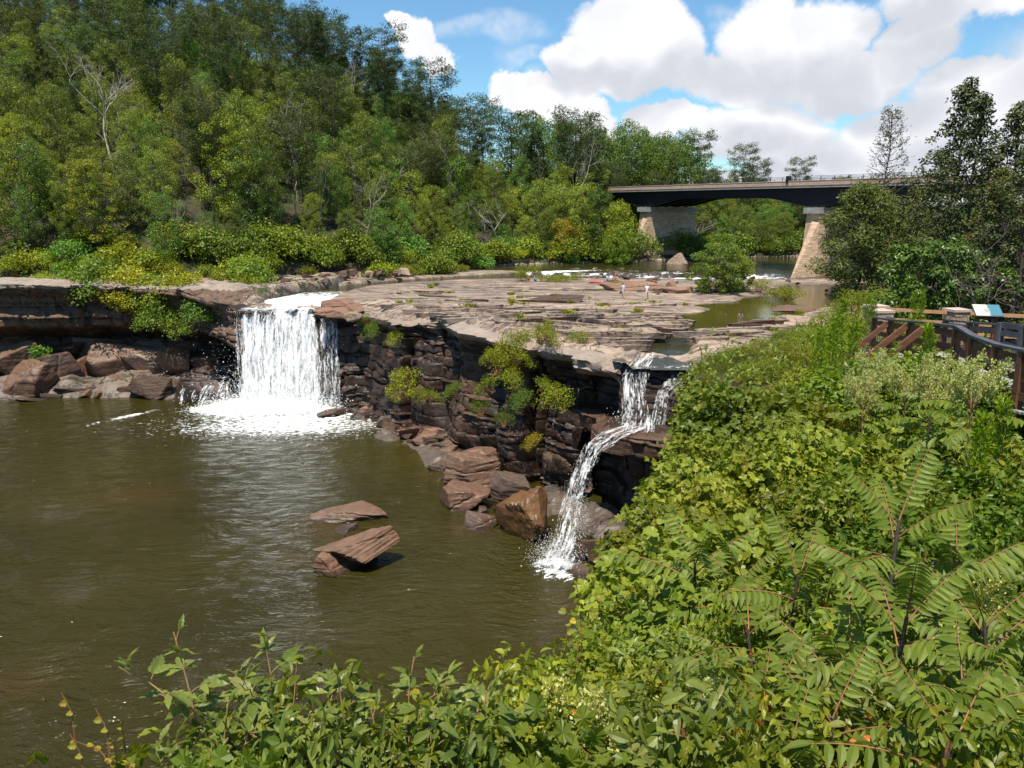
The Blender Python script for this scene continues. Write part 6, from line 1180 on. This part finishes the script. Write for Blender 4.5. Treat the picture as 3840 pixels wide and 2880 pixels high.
def pillar(u, v, Y, label, wd=.72, dn=3.0):
    p = px(u, v, Y=Y); T_ = thing('stone_pillar', label, 'pillar', (p.x, p.y, p.z - 1.5), .15); mb = MB(); rs = np.random.RandomState(int(u)); k = 15; 
    for i in range(k):
        z = -dn + 1.5 + dn * (i + .5) / k - .05; mb.box((rs.normal() * .008, rs.normal() * .008, z), (wd * rs.uniform(.97, 1.03), wd * rs.uniform(.97, 1.03), dn / k - .012), rs.normal() * .015)
    mb.box((0, 0, 1.4 - dn / 2 - .02), (wd * .93, wd * .93, dn - .1)); mb.obj('shaft', M_rub, T_); MB().box((0, 0, 1.49), (wd * 1.12, wd * 1.12, .10)).obj('cap', M_cap, T_); return p
pa = pillar(1893, 661, 34.8, 'stone pillar at the left end of the overlook railing, half hidden'); pa2 = pillar(1903, 671, 33.2, 'front stone pillar of the left pair'); pb = pillar(2067, 669, 33.0, 'stone pillar in the middle of the overlook railing')
def rail(pts, name, label, mat, off=(0, -.44, -.88), group=None):
    T_ = thing(name, label, 'railing', tuple(pts[0]), 0, group); o = Vector(pts[0])
    for dz in off:
        mb = MB()
        for a, b in zip(pts[:-1], pts[1:]): mb.beam(Vector(a) - o + Vector((0, 0, dz)), Vector(b) - o + Vector((0, 0, dz)), .05, .145)
        mb.obj('rail', mat, T_)
    return T_
E1 = px(2165, 681, Y=32.6); E2 = px(2400, 690, Y=32)
rail([pa + Vector((.38, 0, -.14)), pb + Vector((-.39, 0, -.12))], 'overlook_railing', 'tan three-board railing between the stone pillars', M_newwood)
rail([pb + Vector((.39, 0, -.14)), E1, E2], 'overlook_railing', 'tan three-board railing right of the middle stone pillar', M_newwood)
# sloped information panel
q = px(2133, 671, Y=31); IP = thing('information_panel', 'low slanted information panel on wooden posts at the overlook railing', 'sign', (q.x, q.y, q.z - 1.0), -.18)
Mx = Matrix.Rotation(R(38), 3, 'X')
def panel_mat():
    m, t, out = material('panel face'); g_ = t.node('ShaderNodeTexCoord').outputs['Generated']; s = t.node('ShaderNodeSeparateXYZ', None, Vector=g_); n = t.noise(g_, 5, 4, .6).outputs[0]
    c = t.mix(t.rng(t.math('ADD', s.outputs[0], t.math('MULTIPLY', n, .3)), .62, .72), (.80, .74, .52), (.07, .20, .26)); c = t.mix(t.math('MULTIPLY', t.rng(t.math('ABSOLUTE', t.math('SUBTRACT', s.outputs[0], .45)), .08, .14, 1, 0), t.rng(t.math('ABSOLUTE', t.math('SUBTRACT', s.outputs[1], .45)), .18, .25, 1, 0)), c, t.mix(n, (.15, .30, .30), (.55, .40, .28)))
    bs = principled(t, Base_Color=c, Roughness=.25); t.l.new(bs.outputs[0], out.inputs[0]); return m
MB().box((0, 0, 1.0), (1.02, .74, .03), rx=R(32)).obj('panel_frame', M_greywd, IP); MB().box((0, -.012, 1.021), (.95, .67, .008), rx=R(32)).obj('panel_face', panel_mat(), IP)
for x in (-.33, .33): MB().box((x, .02, .2), (.14, .14, 1.5)).obj('leg', M_wood, IP)
MB().box((0, .02, .72), (.6, .1, .14)).obj('crossbar', M_wood, IP)
# the curved boardwalk with its braced railing
NR = [px(1890, 686, Y=25.6), px(1925, 691, Y=23.2), px(1968, 695, Y=20.9), px(2007, 698, Y=19.0), px(2069, 705, Y=17.4), px(2103, 726, Y=16.0), px(2155, 745, Y=14.6), px(2212, 757, Y=13.6), px(2290, 768, Y=12.6), px(2400, 790, Y=11.4)]
BW = thing('boardwalk', 'curved timber boardwalk on posts with dark weathered top rails and braces', 'boardwalk', tuple(NR[3])); o0 = Vector(NR[3])
def perp(i):
    a, b = NR[max(0, i - 1)], NR[min(len(NR) - 1, i + 1)]; d = Vector((b.x - a.x, b.y - a.y, 0)).normalized(); return Vector((d.y, -d.x, 0)) * -1
pts = [Vector(p) for p in NR]; far_ = [pts[i] + perp(i) * 2.1 for i in range(len(pts))]
mb = MB(); nb_ = MB()
for i in range(len(pts) - 1):
    k = max(2, int((pts[i + 1] - pts[i]).length / .16))
    for j in range(k):
        f = (j + .5) / k; a = pts[i].lerp(pts[i + 1], f) - o0; b = far_[i].lerp(far_[i + 1], f) - o0; z = Vector((0, 0, -1.08)); d = (b - a).normalized(); mb.beam(a + z - d * .1, b + z + d * .1, .135, .04)
mb.obj('deck_boards', M_deckwd, BW)
for side, L_ in (('near', pts), ('far', far_)):
    for dz, wd, ht, mt in ((.0, .16, .05, M_greywd), (-.16, .05, .14, M_wood if side == 'near' else M_greywd), (-.48, .05, .14, M_wood if side == 'near' else M_greywd), (-.82, .05, .14, M_wood)):
        r_ = MB()
        for a, b in zip(L_[:-1], L_[1:]): r_.beam(a - o0 + Vector((0, 0, dz)), b - o0 + Vector((0, 0, dz)), wd, ht)
        r_.obj('rail', mt, BW)
    for i, p in enumerate(L_):
        g0 = gz(p.x, p.y); h = p.z - g0 + .3; P_ = MB(); P_.box(tuple(p - o0 + Vector((0, 0, -.03 - h / 2))), (.14, .14, h)); P_.obj('post', M_wood, BW)
        if side == 'near' and i in (1, 2, 3):
            n = perp(i) * -1; a = p - o0 + Vector((0, 0, -.12)) + n * .1; b = p - o0 + n * 1.15 + Vector((0, 0, -1.15)); B_ = MB(); B_.beam(a, b, .12, .14); B_.obj('brace', M_wood, BW); J = MB(); J.beam(p - o0 + Vector((0, 0, -1.2)), b + n * .05, .1, .16); J.obj('joist', M_wood, BW)
E3 = [px(2166, 702, Y=19.5), px(2215, 708, Y=18.5), px(2300, 720, Y=17)]
T_ = rail(E3, 'boardwalk_railing', 'dark weathered railing at the right edge behind the curved boardwalk', M_greywd, (0, -.2, -.5, -.8))
for p in E3[:2]:
    h = p.z - gz(p.x, p.y) + .2; MB().box(tuple(Vector(p) - Vector(E3[0]) + Vector((0, .06, .05 - h / 2))), (.14, .14, h)).obj('post', M_greywd, T_)
# ------------------------------------------------------------------ people
def cmat(name, c, rough=.8): return plain(name, c, rough, .12, 14, .15)
M_skin = cmat('skin', (.50, .29, .20), .55); M_white = cmat('white cloth', (.78, .79, .80)); M_denim = cmat('pale denim', (.38, .48, .62)); M_taupe = cmat('taupe shirt', (.24, .19, .18)); M_black = cmat('dark cloth', (.03, .03, .04)); M_hair = cmat('brown hair', (.10, .05, .03)); M_teal = cmat('turquoise shirt', (.03, .42, .50)); M_lblue = cmat('light blue cloth', (.35, .60, .75)); M_redc = cmat('red cloth', (.65, .05, .06)); M_tan = cmat('straw', (.60, .48, .30))
def skin_mesh(name, verts, edges, mat, parent, root=0, sub=2):
    me = bpy.data.meshes.new(name); me.from_pydata([v[:3] for v in verts], edges, []); o = link(name, me, parent); me.materials.append(mat)
    o.modifiers.new('skin', 'SKIN'); o.modifiers.new('smooth', 'SUBSURF').levels = sub; o.modifiers['smooth'].render_levels = sub
    for i, v in enumerate(verts): sv = me.skin_vertices[0].data[i]; sv.radius = (v[3], v[4] if len(v) > 4 else v[3]); sv.use_root = (i == root)
    for p in me.polygons: p.use_smooth = True
    return o
def person(label, loc, rz, H=1.66, pose='walk', top=M_white, legs=M_denim, hair=M_hair, long_legs=False, hat=None, hold=None, arms=None):
    """local frame: the person faces -Y; joints are laid out for the pose, then grown into one continuous body"""
    T_ = thing('person', label, 'person', loc, rz); s = H / 1.7; V = []; E_ = []
    def add(x, y, z, r, r2=None, to=None):
        V.append((x * s, y * s, z * s, r * s, (r2 or r) * s)); i = len(V) - 1
        if to is not None: E_.append((to, i))
        return i
    sit = pose == 'sit'; hz = .14 if sit else .93; lean = .06 if sit else 0
    pel = add(0, 0, hz, .135, .10); wst = add(0, lean * .4, hz + .15, .115, .09, pel); cst = add(0, lean, hz + .38, .14, .10, wst); nb = add(0, lean, hz + .52, .055, .055, cst); nk = add(0, lean - .01, hz + .585, .05, .05, nb); hd = add(0, lean - .015, hz + .66, .078, .085, nk); ht = add(0, lean - .0, hz + .755, .068, .08, hd)
    swing = {'walk': .30, 'stand': .06}.get(pose, 0); kn = []
    for sd_, f in ((-1, 1), (1, -1)):
        hp = add(sd_ * .09, 0, hz - .05, .095, .095, pel)
        if sit: k = add(sd_ * .16, -.36, .44, .06, .06, hp); a = add(sd_ * .17, -.50, .07, .04, .04, k); t_ = add(sd_ * .18, -.66, .035, .035, .028, a)
        else:
            k = add(sd_ * .10, -f * swing * .45 - .03, .49, .06, .06, hp); a = add(sd_ * .10, -f * swing + (.06 if f < 0 else 0), .085 + (.05 if f < 0 and swing > .1 else 0), .038, .04, k); t_ = add(sd_ * .11, -f * swing - .15, .035 + (.0), .038, .026, a)
        kn.append((hp, k, a))
    ar = []
    for sd_, f in ((-1, -1), (1, 1)):
        sh = add(sd_ * .17, lean, hz + .47, .058, .058, cst); ap = (arms or {}).get(sd_)
        if ap: e = add(*ap[0], .036, .036, sh); w_ = add(*ap[1], .026, .026, e); dirv = (Vector(ap[1]) - Vector(ap[0])).normalized()
        elif sit: e = add(sd_ * .25, -.08, hz + .25, .038, .038, sh); w_ = add(sd_ * .18, -.30, hz + .24, .027, .027, e); dirv = Vector((-.2 * sd_, -1, 0)).normalized()
        else: e = add(sd_ * .23, -f * swing * .3 + .02, hz + .20, .038, .038, sh); w_ = add(sd_ * .24, -f * swing * .7 - .05, hz - .03, .027, .027, e); dirv = Vector((0, -f * swing * .8 - .1, -1)).normalized()
        wv = Vector(V[w_][:3]) / s; sidev = dirv.cross(Vector((sd_, 0, 0))).normalized() if abs(dirv.x) < .9 else Vector((0, 0, 1)); pm = wv + dirv * .05; pi_ = add(*pm, .026, .020, w_)
        for j in range(4):
            o_ = sidev * ((j - 1.5) * .019); L = (.062, .075, .070, .055)[j]; a1 = add(*(pm + o_ + dirv * .035), .0095, .0095, pi_); a2 = add(*(pm + o_ + dirv * (.035 + L * .5) + Vector((-sd_ * .006, 0, 0))), .009, .009, a1); add(*(pm + o_ + dirv * (.035 + L) + Vector((-sd_ * .02, 0, 0))), .0075, .0075, a2)
        b1 = add(*(wv + dirv * .03 + sidev * -.035), .011, .011, w_); add(*(wv + dirv * .065 + sidev * -.055), .009, .009, b1); ar.append((sh, e, w_))
    body = skin_mesh('body', V, E_, M_skin, T_)
    P_ = lambda i: np.array(V[i][:3])
    # face
    f_ = MB(); c = P_(hd); 
    for x in (-.03, .03): f_.tube(c + np.array([[x * s - .008 * s, -.079 * s, .03 * s], [x * s + .008 * s, -.079 * s, .03 * s]]), .006 * s, 5)
    f_.tube(c + np.array([[-.02 * s, -.074 * s, -.045 * s], [.02 * s, -.074 * s, -.045 * s]]), .004 * s, 5); f_.obj('face', M_hair, T_, True)
    ns = MB(); ns.tube(c + np.array([[0, -.078 * s, .02 * s], [0, -.098 * s, -.012 * s]]), [.007 * s, .012 * s], 6); ns.obj('nose', M_skin, T_, True)
    hr = MB(); a = np.linspace(-np.pi / 2, np.pi / 2, 14); b = np.linspace(0, 2 * np.pi, 20, endpoint=False); A, B_ = np.meshgrid(a, b, indexing='ij'); hc = (P_(hd) + P_(ht)) / 2 + np.array([0, .034 * s, .026 * s])
    Vh = np.stack([np.cos(A) * np.cos(B_) * .084 * s, np.cos(A) * np.sin(B_) * .088 * s, np.sin(A) * .098 * s], -1) + hc; hr.grid(Vh, 0, True)
    lg = np.array([hc + [0, .06 * s, 0], hc + [0, .105 * s, -.12 * s], hc + [0, .11 * s, -.30 * s]]); hr.tube(lg, [.07 * s, .065 * s, .03 * s], 10); hr.obj('hair', hair, T_, True)
    sh_ = [(*P_(i), V[i][3] + g_ * s, V[i][4] + g_ * s) for i, g_ in ((pel, .030), (wst, .030), (cst, .02), (nb, .03))]; n0 = 4; ed = [(0, 1), (1, 2), (2, 3)]
    for (a1, e1, w1) in ar: sh_ += [(*P_(a1), .068 * s, .068 * s), (*(P_(a1) * .35 + P_(e1) * .65), .056 * s, .056 * s)]; ed += [(2, len(sh_) - 2), (len(sh_) - 2, len(sh_) - 1)]
    skin_mesh('shirt', sh_, ed, top, T_)
    tr_ = [(*P_(wst) * 1.0, .118 * s, .10 * s) if False else (*(P_(pel) * .5 + P_(wst) * .5), .140 * s, .112 * s), (*P_(pel), .160 * s, .128 * s)]; ed = [(0, 1)]
    for (h1_, k1, a1) in kn:
        tr_.append((*P_(h1_), .108 * s, .108 * s)); ed.append((1, len(tr_) - 1)); e = P_(h1_) * .45 + P_(k1) * .55 if not long_legs else P_(k1); tr_.append((*e, (.098 if not long_legs else .075) * s, (.098 if not long_legs else .075) * s)); ed.append((len(tr_) - 2, len(tr_) - 1))
        if long_legs: tr_.append((*(P_(a1)), .052 * s, .052 * s)); ed.append((len(tr_) - 2, len(tr_) - 1))
    skin_mesh('trousers' if long_legs else 'shorts', tr_, ed, legs, T_)
    if hat: m = MB(); m.tube([hc + [0, -.02, .05 * s], hc + [0, -.02, .062 * s]], [.17 * s, .165 * s], 18); m.tube([hc + [0, 0, .06 * s], hc + [0, 0, .14 * s]], [.098 * s, .075 * s], 14); m.obj('hat', hat, T_, True)
    return T_, [P_(w_[2]) for w_ in ar]
def ground_at(u, v): p = px(u, v, z=.15); return (p.x, p.y, gz(p.x, p.y) + .03)
a = ground_at(1346, 641); T1, hnd = person('woman in white top and pale shorts walking with a dark bag on the bare rock', a, R(35), 1.68, 'walk', top=M_white, legs=M_denim)
bg = MB(); bg.box((0, 0, 0), (.26, .14, .24)); bg.tube(np.array([[-.09, 0, .1], [-.07, 0, .25], [.07, 0, .25], [.09, 0, .1]]), .012, 5); bp_ = T1.matrix_basis @ Vector((0, 0, 0)); h_ = Matrix.Rotation(R(35), 3, 'Z') @ Vector(hnd[0]); tag(bg.obj('handbag', M_black), 'small dark bag hanging from the walking woman\'s hand', 'bag').location = (a[0] + h_.x, a[1] + h_.y, a[2] + h_.z - .30)
a = ground_at(1397, 643); person('person in white T-shirt and light shorts walking right of the woman with the bag', a, R(-10), 1.70, 'walk', top=M_white, legs=M_white, arms={-1: ((-.24, -.02, 1.16), (-.14, -.22, 1.2)), 1: ((.25, .02, 1.15), (.2, -.2, 1.22))})
p = px(1590, 683, z=-.35); person('person with long brown hair and taupe shirt seen from behind at the puddle', (p.x, p.y - 1.5, gz(p.x, p.y - 1.5) - .1), R(180), 1.72, 'stand', top=M_taupe, legs=M_black, long_legs=True)
p = px(1155, 606, z=.2); person('person in turquoise shirt sitting on the rocks beyond the bench bushes', (p.x, p.y, gz(p.x, p.y)), R(80), 1.65, 'sit', top=M_teal, legs=M_black)
p = px(1165, 606, z=.2); m = MB(); V_ = boulder_verts(801, (.7, .45, .3), 8); m.add(V_, ICO_F); tag(m.obj('white_bundle', M_white), 'white bundle lying beside the person in turquoise', 'bundle').location = (p.x, p.y, gz(p.x, p.y) + .12)
p = px(1142, 604, z=.2); person('small person with reddish clothes sitting left of the one in turquoise', (p.x, p.y, gz(p.x, p.y)), R(-60), 1.3, 'sit', top=M_redc, legs=M_black)
for u, lb, tp, ht_, rz, H in [(1312, 'leftmost of the three people sitting by the rapids, wrapped in light blue', M_lblue, None, 40, 1.55), (1320, 'middle one of the three seated by the rapids, in white', M_white, None, -20, 1.66), (1329, 'rightmost of the three seated by the rapids, wearing a straw hat', M_redc, M_tan, -60, 1.66)]:
    p = px(u, 606, z=.2); person(lb, (p.x, p.y, gz(p.x, p.y) + .25), R(rz), H, 'sit', top=tp, legs=M_lblue, hat=ht_)
p = px(1320, 608, z=.1); boulder(820, (p.x, p.y + .1, gz(p.x, p.y) + .0), (2.6, 1.6, .6), 'flat brown rock under the three seated people', M_brn, planes=9)
p = px(1287, 609, z=.1); m = MB(); x, y = np.meshgrid(np.linspace(-.9, .9, 24), np.linspace(-.6, .6, 16)); m.grid(np.stack([x + .1 * vn(y * 2, 0), y + .1 * vn(x * 2, 3), .04 + .06 * fbm(x * 3, y * 3, 0, 3, 3) + .12 * np.exp(-((x * 1.5) ** 2 + (y * 2) ** 2))], -1)); o = m.obj('towel', M_redc, smooth=True); o.location = (p.x, p.y, gz(p.x, p.y) + .08); tag(o, 'red towel spread on the rock left of the seated group', 'towel')
# ------------------------------------------------------------------ what stands hidden behind the rest of its kind reads as one mass
def merge_hidden(kinds, keep=285, nx=150, ny=112):
    bpy.context.view_layer.update(); dg = bpy.context.evaluated_depsgraph_get(); o0 = Vector((0, 0, CAMZ)); hits = {}
    for j in range(ny):
        for i in range(nx):
            d = (px((i + .5) * 2212 / nx, (j + .5) * 1659 / ny, Y=50) - o0).normalized(); r = sc.ray_cast(dg, o0, d)
            if r[0] and r[4]:
                o = r[4]
                while o.parent is not None: o = o.parent
                hits[o.name] = hits.get(o.name, 0) + 1
    for kind, (nm, lb) in kinds.items():
        L = [o for o in col.objects if o.parent is None and o.name.split('.')[0] == kind]; L.sort(key=lambda o: -hits.get(o.name, 0)); cut = L[keep:]
        print(kind, len(L), 'seen', sum(1 for o in L if hits.get(o.name, 0)), 'merged', len(cut))
        if not cut: continue
        mb = MB(); mats = []
        for o in cut:
            for ch in list(o.children):
                me = ch.data; n = len(me.vertices); V = np.empty(n * 3, np.float32); me.vertices.foreach_get('co', V); M = np.array(ch.matrix_world); V = V.reshape(-1, 3) @ M[:3, :3].T + M[:3, 3]
                lt = np.empty(len(me.polygons), np.int32); me.polygons.foreach_get('loop_total', lt); ls = np.empty(len(me.polygons), np.int32); me.polygons.foreach_get('loop_start', ls); vi = np.empty(len(me.loops), np.int32); me.loops.foreach_get('vertex_index', vi)
                F = np.stack([vi[ls], vi[ls + 1], vi[ls + 2], vi[ls + np.minimum(3, lt - 1)]], 1)
                m = me.materials[0]
                if m not in mats: mats.append(m)
                mb.add(V, F, mats.index(m)); bpy.data.objects.remove(ch)
            bpy.data.objects.remove(o)
        tag(mb.obj(nm, mats), lb, nm.replace('_', ' '), kind='stuff')
merge_hidden({'broadleaf_tree': ('woodland', 'mass of leafy trees half hidden behind the nearer trees of the hill'), 'shrub': ('underbrush', 'mass of shrubs half hidden between the nearer shrubs'), 'pine_tree': ('pine_wood', 'mass of pines half hidden behind the nearer pines')})
# ------------------------------------------------------------------ tell the look-alikes apart by tint, size and the landmark they stand next to
from bpy_extras.object_utils import world_to_camera_view
bpy.context.view_layer.update()
MARKS = [('the golden tree', 215, 470), ('the big waterfall', 600, 740), ('the small white cloud', 900, 100), ('the left bridge pier', 1430, 500), ('the right bridge pier', 1750, 520), ('the round bench bush', 1555, 580), ('the twiggy spire', 1935, 320), ('the tilted pool rock', 766, 1190),
         ('the small waterfall', 1370, 860), ('the tallest sumac', 1860, 1130), ('the bottom right corner', 2160, 1600), ('the middle stone pillar', 2067, 700), ('the cream panicles', 1960, 810), ('the left picture edge', 20, 500), ('the tall dead tree', 590, 170), ('the fresh green tree', 985, 440), ('the pale vine shoot', 1185, 1310), ('the bottom flowering sumac', 1290, 1560), ('the bench sapling', 1180, 720), ('the low end of the skyline', 1250, 260), ('the glossy shrub', 2030, 590)]
PREP = set('at in on below between over behind beside midway low crowding under standing growing wedged lying rising hiding along breaking'.split()); ZONES = ('at the foot of the wood', 'low on the hill', 'midway up the hill', 'on the ridge', 'under the brambles', 'below the boardwalk')
def finish_labels():
    by = {}
    for o in list(col.objects):
        if o.parent is None and 'label' in o.keys() and 'category' in o.keys(): by.setdefault(o['label'], []).append(o)
    for lb, L in by.items():
        if len(L) < 2: continue
        new = {}
        hs = []
        for o in L:
            top = max([(o.matrix_world @ Vector(c)).z - o.matrix_world.translation.z for ch in ([o] + list(o.children)) if ch.type == 'MESH' for c in [ch.bound_box[1], ch.bound_box[6]]] + [0]); hs.append(top)
        med = sorted(hs)[len(hs) // 2]
        for o, h in zip(L, hs):
            p = o.matrix_world.translation + Vector((0, 0, h * .6)); c = world_to_camera_view(sc, cam, p); u, v = c.x * 2212, (1 - c.y) * 1659
            nm, mu, mv = min(MARKS, key=lambda m: (m[1] - u) ** 2 + (m[2] - v) ** 2); dx, dy = u - mu, v - mv
            d = ('right of' if dx > 0 else 'left of') if abs(dx) > abs(dy) else ('below' if dy > 0 else 'above')
            if abs(dx) + abs(dy) > 260: d = 'well ' + d
            k = [ch for ch in o.children if ch.type == 'MESH']; q = k[-1].color if k else (1, 1, 1, 1); b = (q[0] + q[1] + q[2]) / 3
            tint = '' if not k or 'bare' in o.name else ('yellowish ' if q[0] > 1.12 * q[1] else ('bluish ' if q[2] > 1.08 * q[0] else ('pale ' if b > 1.12 else ('dark ' if b < .88 else ''))))
            size = 'tall ' if h > med * 1.12 else ('short ' if h < med * .88 else '')
            base = lb.split(',')[0].replace('leafy green ', '').replace('dark flat layered ', 'layered ').split(); cut = [i for i, w_ in enumerate(base) if i and w_ in PREP]; short = ' '.join(base[:cut[0]] if cut else base)
            for z_ in ZONES:
                if z_ in lb: short += ' ' + z_
            new.setdefault(f'{size}{tint}{short}, {d} {nm}', []).append(o)
        for nl, M in new.items():
            w_ = nl.split()
            for o in M:
                if len(w_) <= 16: o['label'] = nl
                if len(M) > 1: o['group'] = (nl if len(w_) <= 16 else lb)
                elif 'group' not in o.keys(): pass
finish_labels()
